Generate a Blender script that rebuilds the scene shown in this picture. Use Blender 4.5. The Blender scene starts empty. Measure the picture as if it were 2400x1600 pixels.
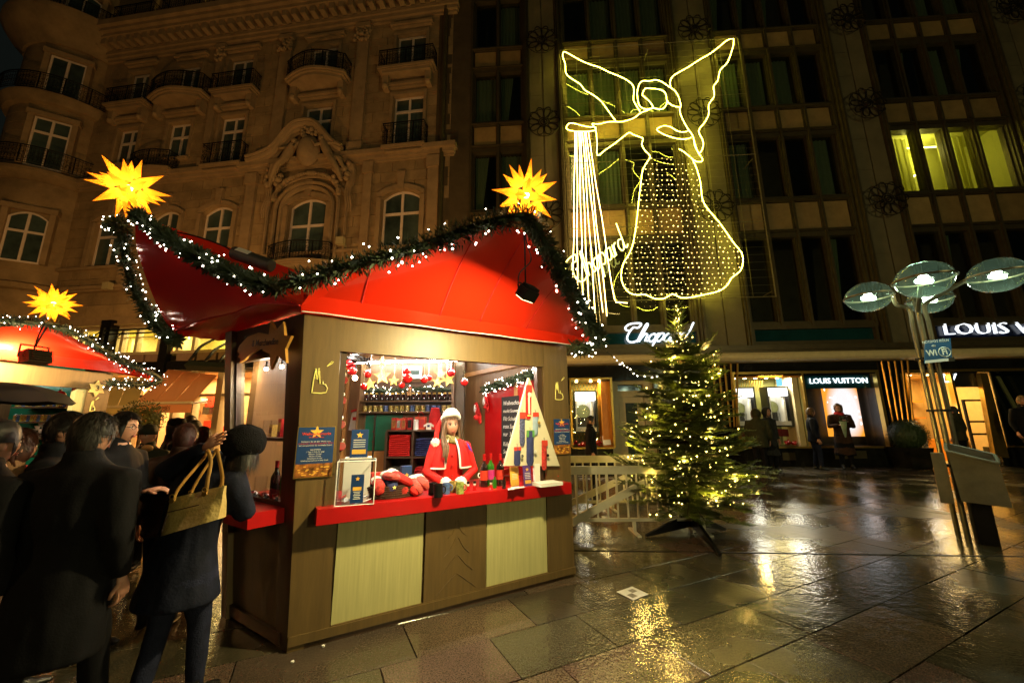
import bpy, bmesh, math, random
from mathutils import Vector, Matrix, Quaternion
from mathutils.kdtree import KDTree
from mathutils import noise as mnoise
SC = bpy.context.scene
COL = SC.collection
rnd = random.Random(7)
R = math.radians
V = Vector
# ------------------------------------------------------------------ camera
CH = 1.5                      # eye height
FPX = 918.3                   # focal length in pixels of the 2400 wide photograph
PITCH = math.atan(187.1 / FPX)
ROLL = math.atan(.00757)
_r0 = V((1, 0, 0)); _u0 = V((0, -math.sin(PITCH), math.cos(PITCH))); CF = V((0, math.cos(PITCH), math.sin(PITCH)))
CR = _r0 * math.cos(ROLL) - _u0 * math.sin(ROLL)
CU = _r0 * math.sin(ROLL) + _u0 * math.cos(ROLL)
EYE = V((0, 0, CH))
cam = bpy.data.cameras.new('camera'); camo = bpy.data.objects.new('camera', cam); COL.objects.link(camo)
cam.sensor_width = 36; cam.lens = FPX / 2400 * 36; cam.clip_start = .05; cam.clip_end = 400
camo.matrix_world = Matrix(((CR.x, CU.x, -CF.x, 0), (CR.y, CU.y, -CF.y, 0), (CR.z, CU.z, -CF.z, CH), (0, 0, 0, 1)))
SC.camera = camo
# ------------------------------------------------------------------ night sky
wd = bpy.data.worlds.new('World'); SC.world = wd; wd.use_nodes = True
bg = wd.node_tree.nodes['Background']
bg.inputs['Color'].default_value = (.75, .95, .8, 1)
bg.inputs['Strength'].default_value = .0052
SC.view_settings.view_transform = 'Standard'; SC.view_settings.look = 'None'
SC.view_settings.exposure = 0; SC.view_settings.gamma = 1; SC.view_settings.use_curve_mapping = False
SC.cycles.use_denoising = True
SC.cycles.max_bounces = 6; SC.cycles.diffuse_bounces = 3; SC.cycles.glossy_bounces = 3
SC.cycles.transmission_bounces = 4; SC.cycles.transparent_max_bounces = 12
SC.cycles.sample_clamp_indirect = 3; SC.cycles.sample_clamp_direct = 0
SC.cycles.caustics_reflective = False; SC.cycles.caustics_refractive = False
SC.cycles.use_light_tree = True

# ------------------------------------------------------------------ measuring helpers
def ray(px, py): return CF + CR * ((px - 1200) / FPX) - CU * ((py - 800) / FPX)
def at_ground(px, py, z=0.0):
    d = ray(px, py); return EYE + d * ((z - CH) / d.z)
def at_plane(px, py, p0, n):
    d = ray(px, py); return EYE + d * ((V(p0) - EYE).dot(n) / d.dot(n))
def at_y(px, py, y): return at_plane(px, py, V((0, y, 0)), V((0, 1, 0)))
ZV = V((0, 0, 1))
class Fr:
    """an upright working plane: u along it, z up, o out of it"""
    def __init__(s, o, U, N): s.o = V(o); s.U = V(U).normalized(); s.N = V(N).normalized()
    def pt(s, u, z, o=0.0): return s.o + s.U * u + ZV * z + s.N * o
    def px(s, x, y, o=0.0):
        q = at_plane(x, y, s.o + s.N * o, s.N) - s.o
        return (q.dot(s.U), q.z)
    def at(s, x, y, o=0.0): return s.pt(*s.px(x, y, o), o)
def facade(deg, d0):
    a = R(deg); n = V((math.sin(a), math.cos(a), 0)); U = V((math.cos(a), -math.sin(a), 0))
    return Fr(n * (d0 * math.cos(a)), U, -n)
FL = facade(7.634, 13.80); FRR = facade(3.88, 13.95)

# ------------------------------------------------------------------ mesh building
ORG = {}
class MB:
    def __init__(s): s.v = []; s.f = []; s.m = []
    def add(s, vs, fs, mi=0):
        b = len(s.v); s.v += [V(p) for p in vs]
        for f in fs: s.f.append([b + i for i in f]); s.m.append(mi)
        return s
    def hexa(s, p, mi=0):      # p: 4 bottom (ccw) + 4 top
        return s.add(p, [(3, 2, 1, 0), (4, 5, 6, 7), (0, 1, 5, 4), (1, 2, 6, 5), (2, 3, 7, 6), (3, 0, 4, 7)], mi)
    def box(s, c, d, X=(1, 0, 0), Y=(0, 1, 0), Z=(0, 0, 1), mi=0):
        c = V(c); X = V(X) * d[0] / 2; Y = V(Y) * d[1] / 2; Z = V(Z) * d[2] / 2
        return s.hexa([c - X - Y - Z, c + X - Y - Z, c + X + Y - Z, c - X + Y - Z, c - X - Y + Z, c + X - Y + Z, c + X + Y + Z, c - X + Y + Z], mi)
    def fb(s, fr, u0, u1, z0, z1, o0, o1, mi=0):
        P = fr.pt
        return s.hexa([P(u0, z0, o1), P(u1, z0, o1), P(u1, z0, o0), P(u0, z0, o0), P(u0, z1, o1), P(u1, z1, o1), P(u1, z1, o0), P(u0, z1, o0)], mi)
    def prism(s, poly, vec, mi=0):
        n = len(poly); vec = V(vec); a = [V(p) for p in poly]
        return s.add(a + [p + vec for p in a], [tuple(range(n - 1, -1, -1)), tuple(range(n, 2 * n))] + [(i, (i + 1) % n, n + (i + 1) % n, n + i) for i in range(n)], mi)
    def fprism(s, fr, uz, o0, o1, mi=0):
        return s.prism([fr.pt(u, z, o0) for u, z in uz], fr.N * (o1 - o0), mi)
    def tube(s, pts, r, n=6, mi=0, closed=False, up=None, flat=1.0, caps=True):
        pts = [V(p) for p in pts]; m = len(pts)
        if not isinstance(r, (list, tuple)): r = [r] * m
        T = []
        for i in range(m):
            a = pts[(i - 1) % m] if (closed or i) else pts[i]; b = pts[(i + 1) % m] if (closed or i < m - 1) else pts[i]
            t = b - a; T.append(t.normalized() if t.length > 1e-9 else V((0, 0, 1)))
        N = V(up) if up is not None else (V((0, 0, 1)) if abs(T[0].z) < .9 else V((1, 0, 0)))
        vs = []
        for i in range(m):
            N = N - T[i] * N.dot(T[i])
            if N.length < 1e-6: N = T[i].orthogonal()
            N.normalize(); Bv = T[i].cross(N)
            for k in range(n):
                a = 2 * math.pi * k / n
                vs.append(pts[i] + (N * math.cos(a) * flat + Bv * math.sin(a)) * r[i])
        fs = []
        for i in range(m if closed else m - 1):
            j = (i + 1) % m
            for k in range(n): fs.append((i * n + k, i * n + (k + 1) % n, j * n + (k + 1) % n, j * n + k))
        if not closed and caps: fs += [tuple(range(n - 1, -1, -1)), tuple((m - 1) * n + k for k in range(n))]
        return s.add(vs, fs, mi)
    def lathe(s, prof, c=(0, 0, 0), n=16, mi=0, axis=None):
        c = V(c); q = Quaternion((1, 0, 0, 0)) if axis is None else V((0, 0, 1)).rotation_difference(V(axis))
        vs = []; fs = []; m = len(prof)
        for (r, z) in prof:
            for k in range(n):
                a = 2 * math.pi * k / n; vs.append(c + q @ V((r * math.cos(a), r * math.sin(a), z)))
        for i in range(m - 1):
            for k in range(n): fs.append((i * n + k, i * n + (k + 1) % n, (i + 1) * n + (k + 1) % n, (i + 1) * n + k))
        if prof[0][0] > 1e-6: fs.append(tuple(range(n - 1, -1, -1)))
        if prof[-1][0] > 1e-6: fs.append(tuple((m - 1) * n + k for k in range(n)))
        return s.add(vs, fs, mi)
    def ball(s, c, r, nu=12, nv=8, mi=0, rot=None):
        c = V(c); r = V(r) if hasattr(r, '__len__') else V((r, r, r)); vs = []; fs = []
        for j in range(nv + 1):
            t = math.pi * j / nv
            for k in range(nu):
                a = 2 * math.pi * k / nu
                p = V((r.x * math.sin(t) * math.cos(a), r.y * math.sin(t) * math.sin(a), r.z * math.cos(t)))
                vs.append(c + (rot @ p if rot else p))
        for j in range(nv):
            for k in range(nu): fs.append((j * nu + k, (j + 1) * nu + k, (j + 1) * nu + (k + 1) % nu, j * nu + (k + 1) % nu))
        return s.add(vs, fs, mi)
    def octa(s, c, r, mi=0):
        c = V(c)
        return s.add([c + V(d) * r for d in ((1, 0, 0), (0, 1, 0), (-1, 0, 0), (0, -1, 0), (0, 0, 1), (0, 0, -1))], [(0, 1, 4), (1, 2, 4), (2, 3, 4), (3, 0, 4), (1, 0, 5), (2, 1, 5), (3, 2, 5), (0, 3, 5)], mi)
    def xf(s, M):
        s.v = [M @ p for p in s.v]; return s
    def join(s, o, mi=None):
        b = len(s.v); s.v += o.v; s.f += [[b + i for i in f] for f in o.f]; s.m += (o.m if mi is None else [mi] * len(o.f)); return s
    def mesh(s, name, mats, org, smooth):
        me = bpy.data.meshes.new(name)
        me.from_pydata([tuple(p - org) for p in s.v], [], s.f)
        for m in (mats if isinstance(mats, (list, tuple)) else [mats]): me.materials.append(m)
        if any(s.m): me.polygons.foreach_set('material_index', s.m)
        if smooth:
            me.polygons.foreach_set('use_smooth', [True] * len(me.polygons))
            if smooth != 2: me.set_sharp_from_angle(angle=R(40))
        me.update(); return me
    def build(s, name, mats, parent=None, smooth=False, **tags):
        if parent is None:
            xs = [p.x for p in s.v]; ys = [p.y for p in s.v]
            org = V(((min(xs) + max(xs)) / 2, (min(ys) + max(ys)) / 2, min(p.z for p in s.v)))
        else: org = ORG[parent.name]
        o = bpy.data.objects.new(name, s.mesh(name, mats, org, smooth)); COL.objects.link(o)
        if parent is None: o.location = org
        else: o.parent = parent
        ORG[o.name] = org
        for k, v in tags.items(): o[k] = v
        return o
def thing(name, label, cat, loc=(0, 0, 0), group=None):
    o = bpy.data.objects.new(name, None); COL.objects.link(o); o.location = loc; o.empty_display_size = .1
    o['label'] = label; o['category'] = cat
    if group: o['group'] = group
    ORG[o.name] = V(loc); return o
def dup(root, loc=None, rz=None, label=None, group=None, scale=None):
    def cp(o, par):
        c = o.copy(); COL.objects.link(c)
        if par is not None: c.parent = par
        for ch in list(KIDS.get(o.name, ())): cp(ch, c)
        return c
    c = cp(root, None)
    if loc is not None: c.location = loc
    if rz is not None: c.rotation_euler = (0, 0, rz)
    if scale is not None: c.scale = (scale,) * 3
    if label: c['label'] = label
    if group: c['group'] = group
    return c
KIDS = {}
def proto(root):            # remember the tree of a thing once, for dup()
    def walk(o):
        KIDS[o.name] = list(o.children)
        for ch in KIDS[o.name]: walk(ch)
    walk(root); return root
def lamp(kind, name, parent, loc, power, color, size=.1, **kw):
    l = bpy.data.lights.new(name, kind); l.energy = power; l.color = color
    if kind == 'AREA': l.size = size
    else: l.shadow_soft_size = size
    for k, v in kw.items():
        if k != 'dir': setattr(l, k, v)
    o = bpy.data.objects.new(name, l); COL.objects.link(o)
    org = ORG[parent.name] if parent is not None else V((0, 0, 0))
    o.parent = parent; o.location = V(loc) - org
    if 'dir' in kw: o.rotation_euler = V(kw['dir']).to_track_quat('-Z', 'Y').to_euler()
    return o

# ------------------------------------------------------------------ materials
def mat(name, col, rough=.6, metal=0.0, var=.25, scale=6.0, bump=0.0, bscale=60.0, spec=.5, coat=0.0, obj_rand=0.0, streak=None, trans=0.0):
    m = bpy.data.materials.new(name); m.use_nodes = True; nt = m.node_tree; N = nt.nodes; L = nt.links
    p = N['Principled BSDF']; p.inputs['Roughness'].default_value = rough; p.inputs['Metallic'].default_value = metal
    p.inputs['Specular IOR Level'].default_value = spec; p.inputs['Coat Weight'].default_value = coat
    if trans: p.inputs['Transmission Weight'].default_value = trans
    tc = N.new('ShaderNodeTexCoord'); mp = N.new('ShaderNodeMapping'); L.new(tc.outputs['Object'], mp.inputs['Vector'])
    if streak: mp.inputs['Scale'].default_value = streak
    nz = N.new('ShaderNodeTexNoise'); nz.inputs['Scale'].default_value = scale; nz.inputs['Detail'].default_value = 5; nz.inputs['Roughness'].default_value = .65
    L.new(mp.outputs[0], nz.inputs['Vector'])
    mx = N.new('ShaderNodeMix'); mx.data_type = 'RGBA'; mx.inputs[0].default_value = .5
    c = V(col[:3])
    mx.inputs[6].default_value = (*(c * (1 - var)), 1); mx.inputs[7].default_value = (*[min(1, x * (1 + var)) for x in c], 1)
    rp = N.new('ShaderNodeMapRange'); rp.inputs[1].default_value = .3; rp.inputs[2].default_value = .7
    L.new(nz.outputs['Fac'], rp.inputs[0]); L.new(rp.outputs[0], mx.inputs[0])
    out = mx.outputs[2]
    if obj_rand:
        oi = N.new('ShaderNodeObjectInfo'); hs = N.new('ShaderNodeHueSaturation'); mr = N.new('ShaderNodeMapRange')
        mr.inputs[3].default_value = 1 - obj_rand; mr.inputs[4].default_value = 1 + obj_rand
        L.new(oi.outputs['Random'], mr.inputs[0]); L.new(mr.outputs[0], hs.inputs['Value']); L.new(out, hs.inputs['Color']); out = hs.outputs[0]
    L.new(out, p.inputs['Base Color'])
    if bump:
        b = N.new('ShaderNodeBump'); b.inputs['Strength'].default_value = bump; b.inputs['Distance'].default_value = .02
        n2 = N.new('ShaderNodeTexNoise'); n2.inputs['Scale'].default_value = bscale; n2.inputs['Detail'].default_value = 4
        L.new(mp.outputs[0], n2.inputs['Vector']); L.new(n2.outputs['Fac'], b.inputs['Height']); L.new(b.outputs[0], p.inputs['Normal'])
    return m
def emit(name, col, st, sample=True):
    m = bpy.data.materials.new(name); m.use_nodes = True; nt = m.node_tree; nt.nodes.clear()
    e = nt.nodes.new('ShaderNodeEmission'); e.inputs[0].default_value = (*col, 1); e.inputs[1].default_value = st
    o = nt.nodes.new('ShaderNodeOutputMaterial'); nt.links.new(e.outputs[0], o.inputs[0])
    m.cycles.emission_sampling = 'AUTO' if sample else 'NONE'
    return m
def glassmat(name, tint=(1, 1, 1), refl=.08, rough=.02):
    m = bpy.data.materials.new(name); m.use_nodes = True; nt = m.node_tree; nt.nodes.clear(); N = nt.nodes; L = nt.links
    t = N.new('ShaderNodeBsdfTransparent'); t.inputs[0].default_value = (*tint, 1)
    g = N.new('ShaderNodeBsdfGlossy'); g.inputs['Roughness'].default_value = rough
    lw = N.new('ShaderNodeLayerWeight'); lw.inputs[0].default_value = .5
    pw = N.new('ShaderNodeMath'); pw.operation = 'POWER'; pw.inputs[1].default_value = 4.0; L.new(lw.outputs['Facing'], pw.inputs[0])
    ad = N.new('ShaderNodeMath'); ad.operation = 'MULTIPLY_ADD'; ad.inputs[1].default_value = .8; ad.inputs[2].default_value = refl * .5; ad.use_clamp = True
    L.new(pw.outputs[0], ad.inputs[0])
    mx = N.new('ShaderNodeMixShader'); L.new(ad.outputs[0], mx.inputs[0]); L.new(t.outputs[0], mx.inputs[1]); L.new(g.outputs[0], mx.inputs[2])
    o = N.new('ShaderNodeOutputMaterial'); L.new(mx.outputs[0], o.inputs[0]); return m
def fabric(name, col, trans=.3, rough=.35, gloss=.12):
    m = bpy.data.materials.new(name); m.use_nodes = True; nt = m.node_tree; nt.nodes.clear(); N = nt.nodes; L = nt.links
    tc = N.new('ShaderNodeTexCoord'); nz = N.new('ShaderNodeTexNoise'); nz.inputs['Scale'].default_value = 3.5; nz.inputs['Detail'].default_value = 3
    L.new(tc.outputs['Object'], nz.inputs['Vector'])
    b = N.new('ShaderNodeBump'); b.inputs['Strength'].default_value = .1; b.inputs['Distance'].default_value = .05; L.new(nz.outputs['Fac'], b.inputs['Height'])
    d = N.new('ShaderNodeBsdfDiffuse'); d.inputs[0].default_value = (*col, 1)
    t = N.new('ShaderNodeBsdfTranslucent'); t.inputs[0].default_value = (*col, 1)
    g = N.new('ShaderNodeBsdfGlossy'); g.inputs['Roughness'].default_value = rough; g.inputs[0].default_value = (1, .85, .8, 1)
    for x in (d, t, g): L.new(b.outputs[0], x.inputs['Normal'])
    m1 = N.new('ShaderNodeMixShader'); m1.inputs[0].default_value = trans; L.new(d.outputs[0], m1.inputs[1]); L.new(t.outputs[0], m1.inputs[2])
    lw = N.new('ShaderNodeLayerWeight'); lw.inputs[0].default_value = .3
    mr = N.new('ShaderNodeMapRange'); mr.inputs[3].default_value = gloss * .2; mr.inputs[4].default_value = gloss * 3; L.new(lw.outputs['Fresnel'], mr.inputs[0])
    m2 = N.new('ShaderNodeMixShader'); L.new(mr.outputs[0], m2.inputs[0]); L.new(m1.outputs[0], m2.inputs[1]); L.new(g.outputs[0], m2.inputs[2])
    o = N.new('ShaderNodeOutputMaterial'); L.new(m2.outputs[0], o.inputs[0]); return m
def txt(body, size, fr_o, X, Y, depth=.002, align='CENTER', mb=None, mi=0, bold=0.0, shear=0.0):
    """lettering as mesh: adds to mb, baseline direction X, up direction Y, at world point fr_o"""
    c = bpy.data.curves.new('txt', 'FONT'); c.body = body; c.size = size; c.align_x = align; c.align_y = 'CENTER'; c.resolution_u = 2
    c.extrude = depth; c.offset = bold; c.shear = shear
    o = bpy.data.objects.new('txt', c); COL.objects.link(o)
    dg = bpy.context.evaluated_depsgraph_get(); me = bpy.data.meshes.new_from_object(o.evaluated_get(dg))
    X = V(X).normalized(); Y = V(Y).normalized(); Z = X.cross(Y)
    mb = mb or MB()
    mb.add([V(fr_o) + X * v.co.x + Y * v.co.y + Z * v.co.z for v in me.vertices], [tuple(p.vertices) for p in me.polygons], mi)
    bpy.data.objects.remove(o); bpy.data.curves.remove(c); bpy.data.meshes.remove(me)
    return mb
def smooth_path(pts, n=6, closed=False):
    pts = [V(p) for p in pts]; m = len(pts); out = []
    for i in range(m if closed else m - 1):
        g = (lambda k: pts[k % m]) if closed else (lambda k: pts[max(0, min(m - 1, k))])
        a, b, c, d = g(i - 1), g(i), g(i + 1), g(i + 2)
        for k in range(n):
            t = k / n
            out.append(.5 * ((2 * b) + (c - a) * t + (2 * a - 5 * b + 4 * c - d) * t * t + (3 * b - a - 3 * c + d) * t ** 3))
    if not closed: out.append(pts[-1])
    return out
M = {}
M['stone'] = mat('warm_sandstone', (.30, .205, .10), .85, var=.3, scale=1.2, bump=.5, bscale=14, obj_rand=.14)
M['stone_trim'] = mat('sandstone_trim', (.32, .22, .115), .85, var=.22, scale=2, bump=.3, bscale=30)
M['iron'] = mat('black_iron', (.012, .012, .013), .45, .6, var=.3)
M['white_frame'] = mat('white_window_paint', (.72, .6, .5), .5, var=.1)
M['dark_glass'] = mat('dark_window_glass', (.05, .075, .065), .1, var=.6, scale=.7, spec=.6)
M['brownwall'] = mat('brown_facade_metal', (.085, .062, .032), .5, var=.25, scale=2, bump=.15, bscale=30)
M['bronze'] = mat('bronze_profile', (.10, .08, .04), .38, .45, var=.2, scale=4)
M['pier'] = mat('pier_stone_cladding', (.17, .14, .072), .6, var=.18, scale=1.5, bump=.2, bscale=25)
M['spandrel'] = mat('ochre_spandrel_stone', (.32, .21, .075), .6, var=.22, scale=2.2, bump=.25, bscale=40, obj_rand=.2)
M['wrought'] = mat('wrought_bronze', (.02, .016, .01), .5, .5)
M['curtain'] = fabric('sheer_curtain', (.46, .56, .38), .45, .8, .0)
M['teal'] = mat('teal_fascia_glass', (.008, .05, .055), .12, var=.25, scale=1)
M['blackstone'] = mat('polished_black_stone', (.012, .012, .010), .12, var=.5, scale=3)
M['cream'] = mat('cream_paint', (.75, .64, .36), .5, var=.08)
M['brass'] = mat('brass_profile', (.55, .36, .09), .3, .9, var=.15)
M['beige'] = mat('beige_metal_frame', (.42, .36, .2), .4, var=.08)
M['glass'] = glassmat('clear_glass')
M['glass_dark'] = glassmat('tinted_shop_glass', (.75, .78, .72), .1)

# ------------------------------------------------------------------ unseen lamps added to light the facades and the plaza
def fill_mast(label, x, y, hgt, power, col):
    t = thing('added_fill_lamp', label, 'street lamp', (x, y, 0)); b = V((x, y, 0))
    mb = MB(); mb.tube([b, b + ZV * hgt * .5, b + ZV * hgt], [.09, .07, .05], 10); mb.build('fill_mast', M['iron'], t, smooth=True)
    mb = MB(); mb.lathe([(0, 0), (.2, .02), (.26, .16), (.12, .3), (0, .32)], b + ZV * (hgt + .0), 14); mb.build('fill_lantern', emit('fill_glow', col, 12), t, smooth=True)
    lamp('POINT', 'fill_light', t, b + ZV * (hgt + .55), power, col, .25)
fill_mast('orange street lamp hidden behind the stall roofs on the plaza', -3.4, 8.6, 2.2, 820, (1, .5, .14))
fill_mast('orange street lamp out of sight beyond the left stall', -13.5, 8.5, 3.2, 850, (1, .5, .14))
fill_mast('tall pale street lamp behind the viewpoint on the right', 11, -7, 4.0, 1500, (.95, .82, .36))
fill_mast('tall orange street lamp behind the viewpoint on the left', -10, -4, 6.5, 420, (1, .55, .2))
ORD = 'first second third fourth fifth sixth seventh eighth ninth tenth eleventh twelfth thirteenth fourteenth fifteenth sixteenth seventeenth eighteenth nineteenth'.split()
# ================================================================== GROUND
def wet_stone():
    m = bpy.data.materials.new('wet_granite'); m.use_nodes = True; nt = m.node_tree; N = nt.nodes; L = nt.links; p = N['Principled BSDF']
    tc = N.new('ShaderNodeNewGeometry')
    ram = N.new('ShaderNodeValToRGB'); ram.color_ramp.interpolation = 'LINEAR'
    for k, (q, c) in enumerate([(0, (.04, .036, .022)), (.3, (.085, .07, .04)), (.55, (.1, .066, .05)), (.8, (.03, .03, .022)), (1, (.07, .062, .038))]):
        e = ram.color_ramp.elements[k] if k < 2 else ram.color_ramp.elements.new(q)
        e.position = q; e.color = (*c, 1)
    L.new(tc.outputs['Random Per Island'], ram.inputs[0])
    oi = N.new('ShaderNodeObjectInfo'); ad = N.new('ShaderNodeMath'); ad.operation = 'ADD'; L.new(tc.outputs['Random Per Island'], ad.inputs[0]); L.new(oi.outputs['Random'], ad.inputs[1])
    fr = N.new('ShaderNodeMath'); fr.operation = 'FRACT'; L.new(ad.outputs[0], fr.inputs[0]); L.new(fr.outputs[0], ram.inputs[0])
    sp = N.new('ShaderNodeTexNoise'); sp.inputs['Scale'].default_value = 95; sp.inputs['Detail'].default_value = 3; L.new(tc.outputs['Position'], sp.inputs['Vector'])
    sr = N.new('ShaderNodeMapRange'); sr.inputs[1].default_value = .35; sr.inputs[2].default_value = .65; sr.inputs[3].default_value = .45; sr.inputs[4].default_value = 1.5; L.new(sp.outputs['Fac'], sr.inputs[0])
    big = N.new('ShaderNodeTexNoise'); big.inputs['Scale'].default_value = 1.1; big.inputs['Detail'].default_value = 6; L.new(tc.outputs['Position'], big.inputs['Vector'])
    br = N.new('ShaderNodeMapRange'); br.inputs[1].default_value = .3; br.inputs[2].default_value = .7; br.inputs[3].default_value = .7; br.inputs[4].default_value = 1.25; L.new(big.outputs['Fac'], br.inputs[0])
    mu = N.new('ShaderNodeMath'); mu.operation = 'MULTIPLY'; L.new(sr.outputs[0], mu.inputs[0]); L.new(br.outputs[0], mu.inputs[1])
    vm = N.new('ShaderNodeVectorMath'); vm.operation = 'SCALE'; L.new(ram.outputs[0], vm.inputs[0]); L.new(mu.outputs[0], vm.inputs['Scale'])
    L.new(vm.outputs[0], p.inputs['Base Color'])
    rr = N.new('ShaderNodeMapRange'); rr.inputs[1].default_value = .42; rr.inputs[2].default_value = .6; rr.inputs[3].default_value = .03; rr.inputs[4].default_value = .3
    pn = N.new('ShaderNodeTexNoise'); pn.inputs['Scale'].default_value = .8; pn.inputs['Detail'].default_value = 5; L.new(tc.outputs['Position'], pn.inputs['Vector']); L.new(pn.outputs['Fac'], rr.inputs[0])
    L.new(rr.outputs[0], p.inputs['Roughness'])
    b1 = N.new('ShaderNodeTexNoise'); b1.inputs['Scale'].default_value = 42; b1.inputs['Detail'].default_value = 3; L.new(tc.outputs['Position'], b1.inputs['Vector'])
    b2 = N.new('ShaderNodeTexNoise'); b2.inputs['Scale'].default_value = 9; b2.inputs['Detail'].default_value = 2; L.new(tc.outputs['Position'], b2.inputs['Vector'])
    ba = N.new('ShaderNodeMath'); ba.operation = 'MULTIPLY_ADD'; ba.inputs[1].default_value = .55; L.new(b1.outputs['Fac'], ba.inputs[0]); L.new(b2.outputs['Fac'], ba.inputs[2])
    bp = N.new('ShaderNodeBump'); bp.inputs['Strength'].default_value = .3; bp.inputs['Distance'].default_value = .012; L.new(ba.outputs[0], bp.inputs['Height']); L.new(bp.outputs[0], p.inputs['Normal'])
    p.inputs['Specular IOR Level'].default_value = .9
    return m
M['wet'] = wet_stone()
M['bed'] = mat('wet_mortar_bed', (.03, .026, .02), .35, var=.4, scale=3, bump=.3)
mb = MB(); mb.add([(-90, -60, -.035), (90, -60, -.035), (90, 120, -.035), (-90, 120, -.035)], [(0, 1, 2, 3)])
pave = mb.build('pavement', M['bed'], kind='structure')
def slab_mesh(mb, c, L_, W_, ang, dz, mi=0):
    ca, sa = math.cos(ang), math.sin(ang); X = V((ca, sa, 0)); Y = V((-sa, ca, 0)); e = .002
    vs = []
    for (k, z) in ((0, -.03), (0, dz - e), (e, dz)):
        for sx, sy in ((-1, -1), (1, -1), (1, 1), (-1, 1)): vs.append(V((c[0], c[1], z)) + X * sx * (L_ / 2 - k) + Y * sy * (W_ / 2 - k))
    mb.add(vs, [(8, 9, 10, 11)] + [(i, (i + 1) % 4, 4 + (i + 1) % 4, 4 + i) for i in range(4)] + [(4 + i, 4 + (i + 1) % 4, 8 + (i + 1) % 4, 8 + i) for i in range(4)], mi)
PA = R(90 - 63.5); PX = V((math.cos(PA), math.sin(PA), 0)); PY = V((-math.sin(PA), math.cos(PA), 0))
SL, SW = .90, .5
cand = []
for j in range(-40, 42):
    xx = -27 - rnd.uniform(0, SL)
    while xx < 27:
        sl = rnd.choice((.62, .74, .9, .9, 1.05)); c = PX * (xx + sl / 2) + PY * (j * SW) + V((.1, .2, 0)); xx += sl
        if -2 < c.y < 19 and abs(c.x) < 24:
            q = c - EYE; d = q.dot(CF); vis = False
            if d > .8:
                x = 1200 + FPX * q.dot(CR) / d; y = 800 - FPX * q.dot(CU) / d; vis = -150 < x < 2550 and y < 1750 and c.y < 14.2
                if x < 1330 and y < 1290 and x > 560: vis = False      # behind the stall
            cand.append((0 if vis else 1, c.length, c, sl))
cand.sort(key=lambda t: t[:2])
rest = MB()
for k, (nv, _, c, sl) in enumerate(cand):
    dz = rnd.uniform(-.003, .002); L_ = sl - .007; W_ = SW - .007
    if k < 296 and nv == 0:
        mb = MB(); slab_mesh(mb, (c.x, c.y), L_, W_, PA + rnd.uniform(-.003, .003), dz); mb.build('paving_slab', M['wet'], pave)
    else: slab_mesh(rest, (c.x, c.y), L_, W_, PA + rnd.uniform(-.003, .003), dz)
rest.build('distant_paving', M['wet'], pave, kind='stuff')
# drain channel across the plaza
d0 = V((0.6, 5.05, 0)); dU = V((.9977, -.0677, 0)); dN = V((.0677, .9977, 0))
mb = MB(); mb.box(d0 + dU * 7.2 + V((0, 0, .002)), (15, .018, .005), dU, dN); mb.build('drain_channel', M['iron'], kind='structure')

# ================================================================== LEFT STONE BUILDING
bld = thing('stone_building', 'ornate sandstone corner building with iron balconies and white framed windows', 'building', FL.pt(-14, 0))
P = FL.pt
cols = [(-20.1, 1.16), (-17.33, 1.22), (-14.58, 1.27), (-10.37, 1.36), (-6.22, 1.35)]
arch = [(-20.02, 1.6), (-17.2, 1.45), (-14.6, 1.5), (-10.4, 1.72), (-6.32, 1.62)]
blocks = []
def lay(u0, u1, z0, z1, holes, ch, bl):
    zs = [z0 + (z1 - z0) * k / max(1, round((z1 - z0) / ch)) for k in range(max(1, round((z1 - z0) / ch)) + 1)]
    for h in holes:
        for z in (h[2], h[3]):
            if z0 < z < z1: zs = [q for q in zs if abs(q - z) > .14] + [z]
    zs = sorted(set(zs + [z0, z1]))
    for k in range(len(zs) - 1):
        a, b = zs[k], zs[k + 1]; iv = [(u0, u1)]
        for h in holes:
            if h[2] < b - 1e-4 and h[3] > a + 1e-4:
                nv = []
                for (p, q) in iv:
                    if h[0] > p: nv.append((p, min(q, h[0])))
                    if h[1] < q: nv.append((max(p, h[1]), q))
                iv = [(p, q) for p, q in nv if q - p > .02]
        for (p, q) in iv:
            n = max(1, round((q - p) / bl)); st = (k % 2) * .5 if n > 1 else 0
            ed = [p] + [p + (q - p) * (i + st) / n for i in range(0 if st else 1, n)] + [q]
            for i in range(len(ed) - 1): blocks.append((ed[i], ed[i + 1], a, b))
W4 = [(u - w / 2, u + w / 2, 16.4, 18.45) for u, w in cols]
W3 = []
for i, (u, w) in enumerate(cols): W3.append((u - w / 2, u + w / 2, (13.35, 13.35, 12.6, 12.6, 12.6)[i], 15.28))
WA = [(u - w / 2, u + w / 2, 8.3 if i != 3 else 7.75, 10.78) for i, (u, w) in enumerate(arch)]
lay(-23, -4.32, 12.6, 16.1, W3, .5, 1.1)
lay(-23, -4.32, 16.1, 19.5, W4, .5, 1.1)
lay(-23, -4.32, 7.4, 12.1, WA, .47, 1.0)
lay(-23, -4.32, 5.95, 7.1, [], .58, 1.3)
TOP = [(-20.1 - .6, -20.1 + .6, 20.75, 22.1), (-17.2 - .62, -17.2 + .62, 20.75, 22.1), (-14.4 - .65, -14.4 + .65, 20.75, 22.2)]
lay(-23, -4.32, 20.7, 30, TOP, .8, 2.4)
def bsize(b):
    q = P((b[0] + b[1]) / 2, (b[2] + b[3]) / 2); return -(b[1] - b[0]) * (b[3] - b[2]) / (q - EYE).length_squared
blocks.sort(key=bsize); rest = MB()
for k, (a, b, c, d) in enumerate(blocks):
    g = .009; o = rnd.uniform(-.008, .008)
    t = MB() if k < 290 else rest
    t.fb(FL, a + g, b - g, c + g, d - g, -.32, o)
    if k < 290: t.build('stone_block', M['stone'], bld)
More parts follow.
